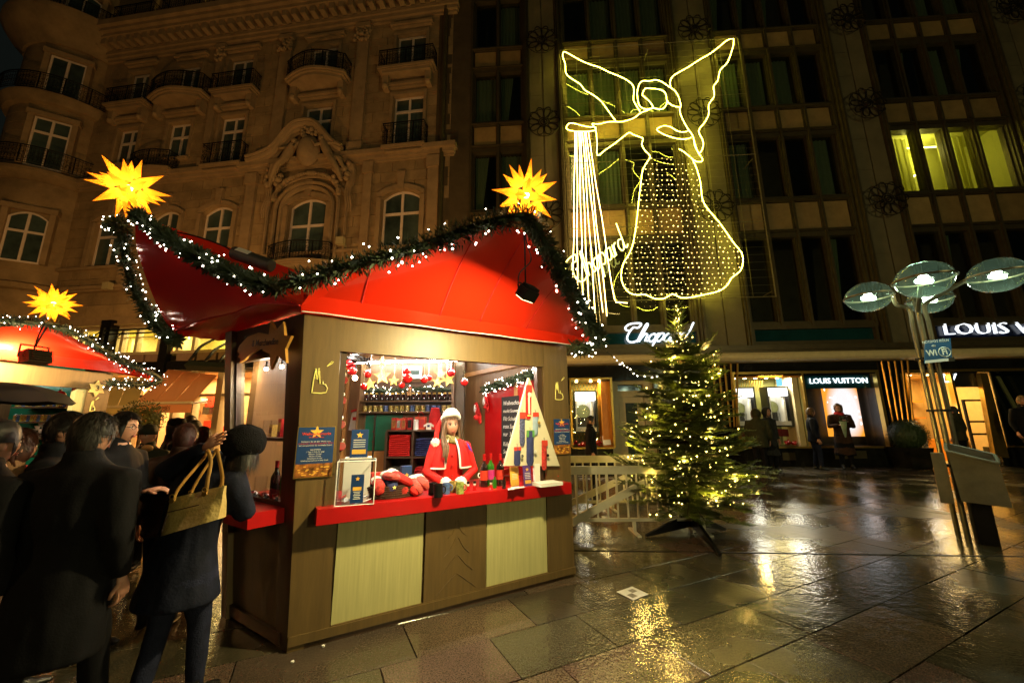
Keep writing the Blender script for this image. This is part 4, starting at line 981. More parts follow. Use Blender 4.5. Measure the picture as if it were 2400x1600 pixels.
# side wall
mb = MB(); mb.fb(FLW, .0, .17, .0, 2.33, -.06, .0); mb.build('corner_post', M['stalldark'], stall)
mb = MB(); mb.fb(FLW, .9, 1.0, .0, 2.33, -.08, .03); mb.build('end_post', M['stallwood'], stall)
mb = MB(); mb.fb(FLW, .17, .9, 2.05, 2.33, -.05, -.01); mb.build('side_lintel', M['stalldark'], stall)
mb = MB(); mb.fb(FLW, .17, .9, .1, .8, -.05, -.012); mb.build('side_panel', M['stallwood'], stall)
mb = MB(); mb.fb(FLW, .1, 1.0, .02, .098, -.05, .01); mb.build('side_skirting', M['stalldark'], stall)
mb = MB(); mb.fb(FLW, .12, .98, .8, .9, -.35, .24); mb.build('side_counter', M['redpaint'], stall)
mb = MB(); mb.fb(FLW, .185, .885, .93, 2.05, -.035, -.025); mb.build('side_glass', M['glass'], stall)
mb = MB()
for a, c, z0, z1 in ((.17, .19, .9, 2.05), (.88, .9, .9, 2.05), (.19, .88, 2.03, 2.05), (.19, .88, .9, .93)): mb.fb(FLW, a, c, z0, z1, -.045, -.005)
mb.build('side_window_frame', M['stalldark'], stall)
mb = MB(); mb.fb(FLW, .18, .89, 1.36, 1.385, -.28, -.05); mb.build('side_shelf', M['stalldark'], stall)
# inside
YB = 6.2; BK = Fr(V((0, YB, 0)), (1, 0, 0), (0, -1, 0))
Ep = V((-.74, YB, 0)); Dp = V((-2.62, YB, 0)); Rp = FB.pt(2.44, 0, -.1)
RW = Fr(Rp, (Ep - Rp), (0, 0, 1)); RW.N = RW.U.cross(ZV); RW.N = RW.N if RW.N.x < 0 else -RW.N; RWL = (Ep - Rp).length
mb = MB(); mb.prism([p + ZV * .0 for p in (A_ + AB * .1, B_, Ep, Dp, C_)], ZV * .04); mb.build('floor_deck', M['stalldark'], stall)
mb = MB(); mb.fb(BK, -2.7, -.72, .1, 2.62, -.06, 0); mb.build('back_wall', M['inwood'], stall)
mb = MB(); mb.fb(RW, 0, RWL, .1, 2.62, -.05, 0); mb.build('right_wall', M['inwood'], stall)
LWI = Fr(C_, Dp - C_, (0, 0, 1)); LWI.N = LWI.U.cross(ZV); LWI.N = LWI.N if LWI.N.x > 0 else -LWI.N
mb = MB(); mb.fb(LWI, .05, (Dp - C_).length, .1, 2.62, -.05, 0); mb.build('left_wall', M['inwood'], stall)
mb = MB(); mb.fb(BK, -2.31, -.9, 1.80, 1.82, 0, .24); mb.build('wall_shelf', M['stallwood'], stall)
mb = MB(); mb.fb(BK, -2.31, -.9, 1.635, 1.655, 0, .24); mb.build('wall_shelf', M['stallwood'], stall)
mb = MB(); mb.fb(BK, -2.31, -.9, 1.655, 2.12, 0, .012); mb.build('shelf_back', M['stalldark'], stall)
for a, c in ((-2.33, -2.3), (-.92, -.88)):
    mb = MB(); mb.fb(BK, a, c, .1, 2.5, 0, .26); mb.build('wall_post', M['inwood'], stall)
mb = MB(); mb.fb(BK, -.88, -.75, .1, 2.5, 0, .1); mb.build('wall_board', M['stallwood'], stall)
for a, c in ((-2.27, -2.13), (-2.11, -1.7)):
    mb = MB(); mb.fb(BK, a, c, 1.08, 1.62, 0, .03); mb.build('green_panel', M['greenpanel'], stall)
    mb = MB(); mb.fb(BK, a, c, .4, 1.07, 0, .035); mb.build('pine_panel', M['orangewood'], stall)
mb = MB(); mb.fb(BK, -2.13, -2.11, .4, 1.7, 0, .06); 
for zz in (1.2, 1.35, 1.55): mb.fb(BK, -2.135, -2.105, zz, zz + .03, .06, .075)
mb.build('panel_post', M['stalldark'], stall)
mb = MB(); mb.fb(BK, -2.66, -2.56, .3, 2.2, .0, .05); mb.build('pine_frame', M['orangewood'], stall)
for a, c, m_ in ((.42, .78, 'redpaint'), (.86, 1.6, 'redpaint')):
    mb = MB(); mb.fb(RW, a, c, .3, 1.98, 0, .03); mb.build('red_panel', M[m_], stall)
mb = MB(); mb.fb(RW, .78, .86, .3, 2.0, 0, .035); mb.build('pine_post', M['orangewood'], stall)
mb = MB(); mb.fb(RW, 0, RWL, 2.18, 2.24, 0, .05); mb.build('wall_rail', M['orangewood'], stall)
# strip lights and spot lamps under the roof
led = emit('white_led_tube', (1, .94, .84), 85)
for a, c in ((V((-2.38, 5.95, 2.4)), V((-.8, 5.95, 2.42))), (FB.pt(.25, 2.12, -.32), FB.pt(2.05, 2.12, -.32))):
    t = thing('led_tube', 'white strip light at the back of the stall ceiling' if a.y > 5 else 'white strip light hidden behind the front lintel of the stall', 'lamp', (a + c) / 2)
    mb = MB(); mb.tube([a, c], .016, 8); mb.build('tube', led if a.y > 5 else emit('front_led_tube', (1, .92, .78), 230), t, smooth=True)
    mb = MB(); mb.box((a + c) / 2 + ZV * .03, ((c - a).length + .04, .05, .03), (c - a).normalized(), ZV.cross((c - a).normalized())); mb.build('housing', M['white'], t)
# ---------------------------------------------------------------- roof fabric
def gplane(p, q, r): return p, (q - p).cross(r - p).normalized()
pF = at_plane(1229, 541, FB.pt(0, 0, .98), NF); pL = at_plane(318, 505, A_ + NL * .78, NL)
vA = FB.pt(-.13, 2.36, .1); tF = at_plane(1385, 795, FB.pt(0, 0, .28), NF); tL = at_plane(405, 778, A_ + NL * .35, NL)
gF = gplane(vA, tF, pF); gL = gplane(vA, tL, pL)
O_ = V((-1.05, 5.0, 2.86)); vB = FB.pt(2.5, 2.36, 0); vC = V((CT.x, CT.y, 2.36))
onF = lambda x, y: at_plane(x, y, gF[0], gF[1]); onL = lambda x, y: at_plane(x, y, gL[0], gL[1])
eF1 = [vA] + [onF(*p) for p in ((760, 655), (850, 625), (950, 592), (1040, 562), (1120, 538), (1185, 528))] + [pF]
eF2 = [pF] + [onF(*p) for p in ((1258, 580), (1290, 635), (1325, 695), (1358, 750))] + [tF]
eL1 = [vA] + [onL(*p) for p in ((600, 665), (540, 643), (480, 612), (425, 575), (370, 540))] + [pL]
eL2 = [pL] + [onL(*p) for p in ((318, 570), (335, 630), (357, 690), (380, 740))] + [tL]
def patch(mb, c1, c2, nj=8, bulge=None):
    n = len(c1); vs = []; fs = []
    for i in range(n):
        for j in range(nj + 1):
            s = j / nj; p = c1[i].lerp(c2[i], s)
            if bulge is not None: p = p + bulge * math.sin(math.pi * s) * math.sin(math.pi * i / (n - 1))
            vs.append(p)
    for i in range(n - 1):
        for j in range(nj): a = i * (nj + 1) + j; fs.append((a, a + 1, a + nj + 2, a + nj + 1))
    mb.add(vs, fs)
sF1, sF2, sL1, sL2 = [smooth_path(e, 4) for e in (eF1, eF2, eL1, eL2)]
hem0 = FB.pt(-.1, 2.43, .1); hem1 = FB.pt(2.6, 2.36, .2)
mb = MB(); top = sF1 + sF2[1:]; n = len(top)
base = [vA.lerp(hem1, i / (n - 1)) + ZV * (.02 * math.sin(math.pi * i / (n - 1))) for i in range(n)]
# parametrise the base by horizontal distance so that the weave stays upright
us = [(p - A_).dot(AB) for p in top]; umax = (hem1 - A_).dot(AB)
base = [FB.pt(max(-.12, min(u, umax)), 2.44 - .06 * max(0, u) / 2.6, .12 + .06 * max(0, u) / 2.6) for u in us]; base[0] = vA; base[-1] = tF
patch(mb, base, top, 10, bulge=-gF[1] * .05 * (1 if gF[1].dot(NF) > 0 else -1))
roof = mb.build('front_gable', M['redfab'], stall, smooth=2)
nt_ = len(top)
for q_ in (.2, .42, .62, .8):
    i = int(q_ * (nt_ - 1)); b_ = -gF[1] * .05 * (1 if gF[1].dot(NF) > 0 else -1); mb = MB(); go = gF[1] * (.006 if gF[1].dot(NF) > 0 else -.006)
    mb.tube([base[i].lerp(top[i], j / 10) + b_ * math.sin(math.pi * j / 10) * math.sin(math.pi * i / (nt_ - 1)) + go for j in range(11)], .006, 4, flat=.4); mb.build('fabric_seam', M['redcloth'], stall)
mb = MB(); n = 40; lo = []; hi = []
for i in range(n + 1):
    t = i / n; u = -.12 + 2.66 * t; hi.append(FB.pt(u, 2.442 - .06 * max(0, u) / 2.6, .125 + .06 * t)); lo.append(FB.pt(u, 2.325 - .03 * t, .07 + .05 * t + .012 * math.sin(t * 23)))
hi[-1] = tF + ZV * .005; lo[-1] = tF - ZV * .02
patch(mb, lo, hi, 2); mb.build('front_valance', M['redfab'], stall, smooth=2)
mb = MB(); mb.tube(lo, .006, 5); mb.build('valance_piping', M['whitecloth'], stall)
for nm, e, v in (('roof_slope', sF1, vA), ('roof_slope', sF2[::-1], vB), ('roof_slope', sL1, vA), ('roof_slope', sL2[::-1], vC)):
    n = len(e); val = [v.lerp(O_, i / (n - 1)) for i in range(n)]
    mb = MB(); patch(mb, e, val, 8, bulge=V((0, 0, -.06))); mb.build(nm, M['redfab'], stall, smooth=2)
M['redgloss'] = fabric('red_roof_vinyl', (.6, .014, .006), .2, .16, .1)
kA = onL(592, 705); mb = MB()
top = sL1[::-1][:0] + sL2; 
# the side gable folds about the crease that runs from its far corner
low2 = [at_plane(x, y, A_ + NL * o, NL) for x, y, o in ((408, 785, .33), (470, 792, .2), (537, 797, .06), (600, 770, .04), (705, 737, .03))]
cre = smooth_path([tL, onL(470, 752), onL(545, 735), onL(610, 712), vA], 5)
fan = smooth_path(eL2[::-1] , 1)
full = (sL2[::-1] + sL1[::-1][1:]); n = len(full)
crn = [cre[0]] ; tot = len(cre) - 1
for i in range(1, n): x = i / (n - 1) * tot; k = min(int(x), tot - 1); crn.append(cre[k].lerp(cre[k + 1], x - k))
patch(mb, crn, full, 8, bulge=gL[1] * .03); mb.build('side_gable', M['redgloss'], stall, smooth=2)
low = smooth_path(low2, 5); n = len(cre); lw = []
for i in range(n): x = i / (n - 1) * (len(low) - 1); k = min(int(x), len(low) - 2); lw.append(low[k].lerp(low[k + 1], x - k) + ZV * .008 * math.sin(i * 2.1))
mb = MB(); patch(mb, lw, cre, 8, bulge=-gL[1] * .02); mb.build('side_valance', M['redgloss'], stall, smooth=2)
mb = MB(); mb.tube([p + NL * .01 for p in cre], .008, 5); mb.build('side_piping', M['redcloth'], stall)
mb = MB(); q = [onF(1229, 541 + 4), onF(1215, 600), onF(1180, 670), onF(1120, 740)]; mb.tube([p - NF * .42 for p in q], .022, 6); mb.build('gable_strut', M['stalldark'], stall)
mb = MB(); mb.tube([tF.lerp(pF, .03) - NF * .08, vB - NF * .1, O_], .02, 6); mb.build('roof_pole', M['stalldark'], stall)
# transformer box and cable on the roof slope
a, b = pL.lerp(O_, .28), vA.lerp(O_, .3)
c = sL1[len(sL1) // 2].lerp(vA.lerp(O_, .5), .3) + ZV * .05
ax = (at_plane(660, 625, c, V((0, -1, 0))) - at_plane(545, 585, c, V((0, -1, 0)))).normalized()
c = at_plane(590, 607, c, V((0, -1, 0)))
tb = thing('transformer_box', 'dark cylindrical transformer with white label lying on the red roof', 'transformer', c)
mb = MB(); mb.tube([c - ax * .19, c - ax * .18, c + ax * .2, c + ax * .21], [.05, .062, .062, .05], 12); mb.build('housing', mat('dark_grey_plastic', (.035, .035, .032), .5), tb, smooth=True)
mb = MB(); up = V((0, -.75, .65)); mb.box(c - ax * .06 + up * .063, (.13, .055, .004), ax, ax.cross(up), up); mb.build('label', M['white'], tb)
mb = MB(); mb.tube(smooth_path([c - ax * .19, c - ax * .3 + ZV * .03, c - ax * .6 + ZV * .03, sL1[-5] + ZV * .02 + NF * .0], 5), .008, 5); mb.build('cable', M['iron'], tb)

# ================================================================== FIR GARLANDS WITH LIGHTS
M['fir'] = mat('fir_garland_green', (.035, .055, .022), .6, var=.45, scale=20)
M['fairy'] = emit('cool_fairy_light', (1, .84, .66), 30)
def garland(name, label, path, r, dens=950, bul=24, group=None, seed=1, rfun=None):
    rn = random.Random(seed); path = smooth_path(path, 6); t = thing(name, label, 'garland', path[len(path) // 2], group)
    seg = [(path[i + 1] - path[i]).length for i in range(len(path) - 1)]; tot = sum(seg)
    def pick():
        d = rn.uniform(0, tot)
        for i, l in enumerate(seg):
            if d <= l: return path[i].lerp(path[i + 1], d / l), (path[i + 1] - path[i]).normalized(), (tot and (sum(seg[:i]) + d) / tot)
            d -= l
        return path[-1], (path[-1] - path[-2]).normalized(), 1
    mb = MB(); mb.tube(path, r * .3, 6)
    for k in range(int(tot * dens)):
        p, T, f = pick(); a = rn.uniform(0, 2 * math.pi); s1 = T.orthogonal().normalized(); s2 = T.cross(s1)
        d = (s1 * math.cos(a) + s2 * math.sin(a) + T * rn.uniform(-.7, .7)).normalized(); wv = d.cross(T).normalized() * .007
        lump = .8 + .35 * mnoise.noise(p * 9)
        b0 = p + d * r * rn.uniform(.1, .4); L_ = r * rn.uniform(.55, .85) * lump
        tip = b0 + d * L_ + T * rn.uniform(-.02, .02)
        m_ = (b0 + tip) / 2
        mb.add([b0 - wv, b0 + wv, m_ + wv * 1.2, tip, m_ - wv * 1.2], [(0, 1, 2, 3, 4)])
        if k % 3 == 0:
            wv2 = d.cross(wv).normalized() * .006; mb.add([m_ - wv2, m_ + wv2, tip + wv2 * .2 + wv * 2], [(0, 1, 2)])
    mb.build('fir_twigs', M['fir'], t, kind='stuff')
    mb = MB()
    for k in range(int(tot * bul)):
        p, T, f = pick(); a = rn.uniform(0, 2 * math.pi); s1 = T.orthogonal().normalized(); s2 = T.cross(s1)
        mb.octa(p + (s1 * math.cos(a) + s2 * math.sin(a)) * r * rn.uniform(.6, 1.0), rn.choice((.0052, .0068, .0085)) * (1 if r < .2 else 1.2))
    mb.build('fairy_lights', M['fairy'], t, kind='stuff')
    return t
ofF = lambda pts, o=.03: [onF(*p) + NF * o for p in pts]; ofL = lambda pts, o=.03: [onL(*p) + NL * o for p in pts]
G1 = 'lit fir garlands along the big stall roof'
garland('fir_garland', 'lit fir garland running from the left gold star down to the roof valley', [pL + ZV * .02] + ofL([(372, 540), (430, 578), (490, 612), (550, 642), (610, 664), (660, 674)]), .115, seed=2)
garland('fir_garland', 'lit fir garland climbing along the red front gable from the roof valley to its peak', ofF([(655, 672), (740, 652), (800, 632), (880, 610), (960, 590), (1020, 570), (1080, 548), (1140, 528), (1200, 514), (1232, 512)]), .125, seed=3)
garland('fir_garland', 'lit fir garland falling from the front gable peak to the right roof corner', ofF([(1232, 512), (1262, 555), (1290, 610), (1320, 660), (1350, 715), (1378, 765), (1398, 795), (1375, 815), (1338, 815)]), .135, seed=4, bul=32)
garland('fir_garland', 'lit fir garland hanging down the far edge of the side gable under the left star', [at_plane(262, 528, pL, NL)] + ofL([(290, 528), (300, 580), (312, 640), (335, 700), (365, 745), (400, 782), (425, 800)]), .112, seed=5, bul=32)

# ================================================================== POINTED STARS
def star_mat():
    m = bpy.data.materials.new('translucent_star_plastic'); m.use_nodes = True; nt = m.node_tree; nt.nodes.clear(); N = nt.nodes; L = nt.links
    t = N.new('ShaderNodeBsdfTranslucent'); t.inputs[0].default_value = (1, .52, .03, 1)
    d = N.new('ShaderNodeBsdfDiffuse'); d.inputs[0].default_value = (.9, .4, .03, 1)
    mx = N.new('ShaderNodeMixShader'); mx.inputs[0].default_value = .75; L.new(d.outputs[0], mx.inputs[1]); L.new(t.outputs[0], mx.inputs[2])
    e = N.new('ShaderNodeEmission'); e.inputs[0].default_value = (1, .27, .012, 1); e.inputs[1].default_value = .62
    ad = N.new('ShaderNodeAddShader'); L.new(mx.outputs[0], ad.inputs[0]); L.new(e.outputs[0], ad.inputs[1])
    o = N.new('ShaderNodeOutputMaterial'); L.new(ad.outputs[0], o.inputs[0]); m.cycles.emission_sampling = 'NONE'; return m
M['star'] = star_mat()
def froebel(label, c, r, pole, seed, group=None):
    rn = random.Random(seed); t = thing('pointed_star', label, 'star lamp', c)
    q = Quaternion(V((rn.uniform(-1, 1), rn.uniform(-1, 1), rn.uniform(-1, 1))).normalized(), rn.uniform(.2, 1.2))
    dirs = []
    for a in (-1, 0, 1):
        for b in (-1, 0, 1):
            for g in (-1, 0, 1):
                if (a, b, g) != (0, 0, 0): dirs.append(V((a, b, g)).normalized())
    for d in dirs:
        dd = q @ d; s1 = dd.orthogonal().normalized(); s2 = dd.cross(s1); k = 4 if abs(abs(d.x) + abs(d.y) + abs(d.z) - 1) < .01 or abs(abs(d.x) + abs(d.y) + abs(d.z) - 1.414) < .02 else 3
        b = r * .36; w = r * .17; mb = MB(); tip = c + dd * r * rn.uniform(.92, 1.05)
        mb.add([c + dd * b + (s1 * math.cos(2 * math.pi * i / k) + s2 * math.sin(2 * math.pi * i / k)) * w for i in range(k)] + [tip], [(i, (i + 1) % k, k) for i in range(k)])
        mb.build('star_point', M['star'], t)
    mb = MB(); mb.ball(c, r * .1, 10, 8); bb = mb.build('bulb', emit('star_bulb', (1, .75, .25), 12, False), t)
    lamp('POINT', 'star_light', t, c, r * r * 330, (1, .78, .3), r * .12)
    mb = MB(); mb.tube([c - ZV * r * .35, pole], .012, 6)
    for s in (-1, 1): mb.tube([pole, pole + V((s * .05, 0, .1)), c + V((s * .06, 0, -r * .4))], .006, 5)
    mb.build('bracket', M['brass'], t)
    return t
cL = at_plane(302, 441, pL, V((0, -1, 0))); cF_ = at_plane(1233, 457, pF, V((0, -1, 0)))
froebel('large glowing yellow pointed star on the left peak of the big red roof', cL, .31, pL, 3)
froebel('glowing yellow pointed star on the front gable peak, right of the big roof', cF_, .265, pF, 5)
# ================================================================== FLOODLIGHTS
def flood(label, c, aim, top, cable, power, s=.78, col=(1, .8, .36)):
    t = thing('floodlight', label, 'floodlight', c); aim = V(aim).normalized(); X = aim.cross(ZV).normalized(); Y = X.cross(aim)
    mb = MB(); mb.box(c - aim * .03 * s, (.17 * s, .1 * s, .11 * s), X, aim, Y)
    for k in range(5): mb.box(c - aim * .09 * s + Y * (-.04 + k * .02) * s, (.15 * s, .04 * s, .006 * s), X, aim, Y)
    mb.build('housing', M['iron'], t)
    mb = MB(); mb.box(c + aim * .022 * s, (.15 * s, .006, .09 * s), X, aim, Y); mb.build('lens', emit('floodlight_lens', col, 8), t)
    mb = MB(); mb.tube([c + X * .1 * s, c + X * .1 * s + ZV * .11 * s, c - X * .1 * s + ZV * .11 * s, c - X * .1 * s], .008 * s, 5); mb.tube([c + ZV * .11 * s, top], .008 * s, 5); mb.build('bracket', M['iron'], t)
    mb = MB(); mb.tube(smooth_path(cable, 5), .006 * s, 5); mb.build('cable', M['iron'], t)
    l = lamp('AREA', 'floodlight_beam', t, c + aim * .04 * s, power, col, .12 * s, dir=aim)
    return t
c = FB.at(1232, 695, 1.12)
flood('black floodlight dangling from the peak of the big red front gable', c, -NF * .75 + ZV * -.9 - AB * .25, pF - ZV * .02, [pF, pF - ZV * .1 + AB * .02, c + ZV * .28 + AB * .05, c + ZV * .16 - AB * .05, c - AB * .06 + ZV * .02], 85)
# ================================================================== THINGS ON AND IN THE STALL
CZ = .906
P4 = lambda x, y: (750 + x / 3.92, 800 + y / 3.92)
P5 = lambda x, y: (1000 + x / 3.919, 800 + y / 3.919)
on4 = lambda x, y, z=CZ: at_ground(*P4(x, y), z)
on5 = lambda x, y, z=CZ: at_ground(*P5(x, y), z)
M['perspex'] = glassmat('clear_perspex', (.97, .98, 1), .05)
M['blueprint'] = mat('dark_blue_print', (.012, .045, .16), .35, var=.12, scale=8)
M['nightprint'] = mat('printed_market_photo', (.28, .1, .02), .35, var=.95, scale=22)
M['paper'] = mat('white_paper', (.75, .74, .72), .7, var=.05)
M['ink'] = mat('white_print', (.75, .75, .7), .6)
M['goldprint'] = mat('gold_print', (.8, .45, .06), .5)
M['redprint'] = mat('red_print', (.6, .05, .03), .5)
M['bottleglass'] = mat('dark_bottle_glass', (.012, .006, .006), .05, spec=.8)
M['greenglass'] = mat('green_bottle_glass', (.02, .14, .01), .05, spec=.8)
M['chalk'] = mat('chalk_board', (.018, .018, .02), .6, var=.3)
M['plainwhite'] = mat('glazed_white', (.8, .8, .78), .15)
M['mulled'] = mat('printed_mug', (.35, .24, .08), .2, var=.9, scale=30)
M['canlabel'] = mat('can_label', (.4, .32, .06), .35, var=.9, scale=38)
M['canblue'] = mat('can_label_blue', (.06, .12, .3), .35, var=.6, scale=38)
M['steel'] = mat('steel', (.5, .5, .5), .25, .9)
M['skin'] = mat('skin', (.5, .25, .17), .5, var=.06, scale=4)
M['darkred'] = mat('dark_red_mug', (.2, .008, .008), .15, coat=.5)
def star5(c, r, X, Y, t, mb, k=.42, mi=0):
    N = V(X).cross(V(Y)).normalized(); mb.prism([V(c) + (V(X) * math.sin(2 * math.pi * i / 10) + V(Y) * math.cos(2 * math.pi * i / 10)) * (r if i % 2 == 0 else r * k) for i in range(10)][::-1], N * t, mi)
# ---- posters on the pillars
def poster(label, s0, s1, z0, z1, o, big=True):
    c = FB.pt((s0 + s1) / 2, (z0 + z1) / 2, o); t = thing('poster', label, 'poster', FB.pt((s0 + s1) / 2, z0, o))
    mb = MB(); mb.fb(FB, s0, s1, z0, z1, o, o + .012); mb.build('board', M['brass'], t)
    w = s1 - s0; h = z1 - z0; e = .006
    mb = MB(); mb.fb(FB, s0 + e, s1 - e, z0 + h * .27, z1 - e, o + .012, o + .014); mb.build('blue_print', M['blueprint'], t)
    mb = MB(); mb.fb(FB, s0 + e, s1 - e, z0 + e, z0 + h * .27, o + .012, o + .0142); mb.build('market_photo', M['nightprint'], t)
    mb = MB(); rn = random.Random(4)
    for k in range(26): a = rn.uniform(.05, .9); b = rn.uniform(.03, .22); mb.fb(FB, s0 + w * a, s0 + w * (a + .06), z0 + h * b, z0 + h * (b + .02), o + .0142, o + .015)
    mb.build('printed_lights', M['goldprint'], t)
    X, Y = AB, ZV; oo = o + .0152; cx = (s0 + s1) / 2
    mb = MB(); star5(FB.pt(cx, z1 - h * .12, oo - .001), w * .19, X, Y, .001, mb); mb.build('star_print', M['goldprint'], t)
    mb = txt('Weihnachtsmarkt', w * .105, FB.pt(cx, z1 - h * .15, oo), X, Y, .0006, bold=.0006); txt('am Kölner Dom', w * .06, FB.pt(cx, z1 - h * .215, oo), X, Y, .0006, mb=mb); mb.build('title_print', M['redprint'], t)
    mb = txt('Nehmen Sie an der Wahl zum', w * .062, FB.pt(cx, z1 - h * .3, oo), X, Y, .0005)
    txt('teil und gewinnen Sie wertvolle Preise!', w * .055, FB.pt(cx, z1 - h * .375, oo), X, Y, .0005, mb=mb)
    for k, l in enumerate(('HAUPTPREIS', '3 Tage in Köln für zwei', 'inklusive Theater', 'Weitere Preise', 'Gutscheine für den', 'Weihnachtsmarkt am Kölner Dom')): txt(l, w * .05, FB.pt(cx, z1 - h * (.46 + .042 * k), oo), X, Y, .0005, mb=mb)
    mb.build('text_print', M['ink'], t)
    mb = txt('»Schönster Weihnachtsmarkt 2013«', w * .062, FB.pt(cx, z1 - h * .338, oo), X, Y, .0005); mb.build('red_text_print', M['redprint'], t)
poster('large blue market poster on the left pillar of the big stall', -.066, .19, 1.11, 1.475, .004)
poster('narrow blue market poster on the right pillar beside the shop window', 2.24, 2.46, 1.165, 1.526, .004)
# ---- cathedral outline signs
M['yellowpaint'] = mat('yellow_neon_paint', (.9, .8, .25), .4)
def cathedral(fr, u, z, w, h, o, label, m=None, r=.0045):
    pts = [(.12, .0), (.0, .0), (.03, .45), (.1, .88), (.17, .95), (.2, .62), (.27, .55), (.32, .95), (.37, .9), (.42, .62), (.48, .38), (.66, .36), (.66, .52), (.7, .36), (.86, .36), (1.0, .18), (.93, .03), (.62, -.01), (.12, .0)]
    mb = MB(); mb.tube([fr.pt(u + a * w, z + b * h, o) for a, b in pts], r, 5)
    for a, b in ((.14, .97), (.33, .99)): star5(fr.pt(u + a * w, z + b * h, o), .009, fr.U, ZV, .004, mb)
    c = fr.pt(u + w * 1.05, z + h * 1.22, o); d = fr.U * .022 + ZV * .02
    mb.tube([c - d, c + d * .6 - ZV * .006, c + d, c + d * .5 + ZV * .012, c - d], r * .7, 4)
    return mb.build('cathedral_outline', m or M['yellowpaint'], label=label, category='sign')
cathedral(FB, .003, 1.722, .105, .185, .004, 'yellow cathedral outline above the large blue poster')
cathedral(FB, 2.29, 1.72, .1, .18, .004, 'yellow cathedral outline on the right stall pillar')
# ---- gold shooting star sign on the side wall
k6 = lambda x, y: (500 + x / 1.7425, 700 + y / 1.7425)
spl = (LW(.5, 2.2, .05), NL)
S6 = lambda x, y: at_plane(*k6(x, y), LW(.5, 2.2, .05), NL)
sg = thing('shooting_star_sign', 'gold shooting star board with shop lettering over the side window', 'sign', S6(200, 260))
tail = [(235, 148), (185, 138), (140, 155), (108, 190), (97, 215), (108, 225), (100, 238), (112, 243), (105, 262), (125, 250), (150, 225), (185, 205), (222, 202)]
mb = MB(); mb.prism([S6(*p) for p in tail][::-1], -NL * .02); mb.build('tail', M['goldsign'], sg)
stp = [(240, 92), (262, 130), (292, 95), (297, 150), (325, 152), (300, 205), (303, 262), (268, 232), (240, 290), (236, 225), (205, 212), (222, 190), (232, 150)]
mb = MB(); mb.prism([S6(*p) + NL * .012 for p in stp][::-1], -NL * .02); mb.build('star', M['goldsign'], sg)
X = (S6(290, 175) - S6(180, 185)).normalized(); 
mb = txt('& Merchandise', .075, S6(218, 180) + NL * .016, X, ZV - X * X.z, .001, bold=.001); mb.build('lettering', M['stalldark'], sg)
# ---- baubles and stars hanging in the opening
def front_at(px, py, o): return at_plane(px, py, FB.pt(0, 0, o), NF)
names = ['large shiny red bauble at the top left of the opening', 'second red bauble hanging just under the top left one', 'red bauble right of the white strip light end', 'small red bauble below and left of the glitter star', 'red bauble over the white fuse box', 'biggest red bauble in front of the fuse box', 'small red bauble under the fuse box cluster', 'red bauble right of the fuse box, nearer one', 'red bauble right of the fuse box, farther one', 'red bauble above the two overlapping gold stars', 'red bauble hanging alone near the right inner wall']
for (x, y, r), lb in zip(((280, 210, 47), (295, 270, 42), (437, 298, 38), (403, 415, 32), (797, 275, 38), (803, 335, 48), (752, 400, 30), (957, 350, 36), (998, 330, 32), (1203, 285, 40), (1327, 373, 36)), names):
    c = front_at(*P4(x, y), -.22 - rnd.uniform(0, .2)); d = (c - EYE).dot(CF); rr = r / 3.92 / FPX * d
    t = thing('bauble', lb, 'bauble', c - ZV * rr, 'red baubles hanging in the stall opening')
    mb = MB(); mb.ball(c, rr, 16, 12); mb.build('globe', M['redglass'], t, smooth=True)
    mb = MB(); mb.tube([c + ZV * rr * .95, c + ZV * rr * 1.18], rr * .2, 8); mb.build('cap', M['steel'], t)
    mb = MB(); mb.tube([c + ZV * rr * 1.18, V((c.x, c.y, 2.4))], .0012, 3); mb.build('thread', M['ink'], t)
sn = ['largest gold glitter star hanging left of the fuse box', 'plain gold star left of the fuse box', 'gold star behind the small left bauble', 'upper gold star of the overlapping pair on the right', 'lower gold star of the overlapping pair on the right', 'small gold star above the largest glitter star', 'gold star at the left edge of the opening', 'slim gold star left of the overlapping pair']
for (x, y, r, rot), lb in zip(((575, 320, 82, .05), (680, 362, 52, 0), (465, 392, 56, .2), (1110, 300, 62, 0), (1182, 352, 64, .3), (572, 190, 48, .1), (210, 272, 50, .2), (1083, 372, 55, -.1)), sn):
    c = front_at(*P4(x, y), -.5); d = (c - EYE).dot(CF); rr = r / 3.92 / FPX * d
    X = V((math.cos(rot), 0, math.sin(rot))); Y = V((-math.sin(rot), 0, math.cos(rot)))
    t = thing('gold_star', lb, 'star ornament', c - ZV * rr, 'gold stars hanging in the stall')
    mb = MB(); star5(c, rr, X, Y, .012, mb); mb.build('star', M['gold'], t)
    mb = MB(); mb.tube([c + Y * rr, V((c.x, c.y, 2.42))], .0012, 3); mb.build('thread', M['ink'], t)
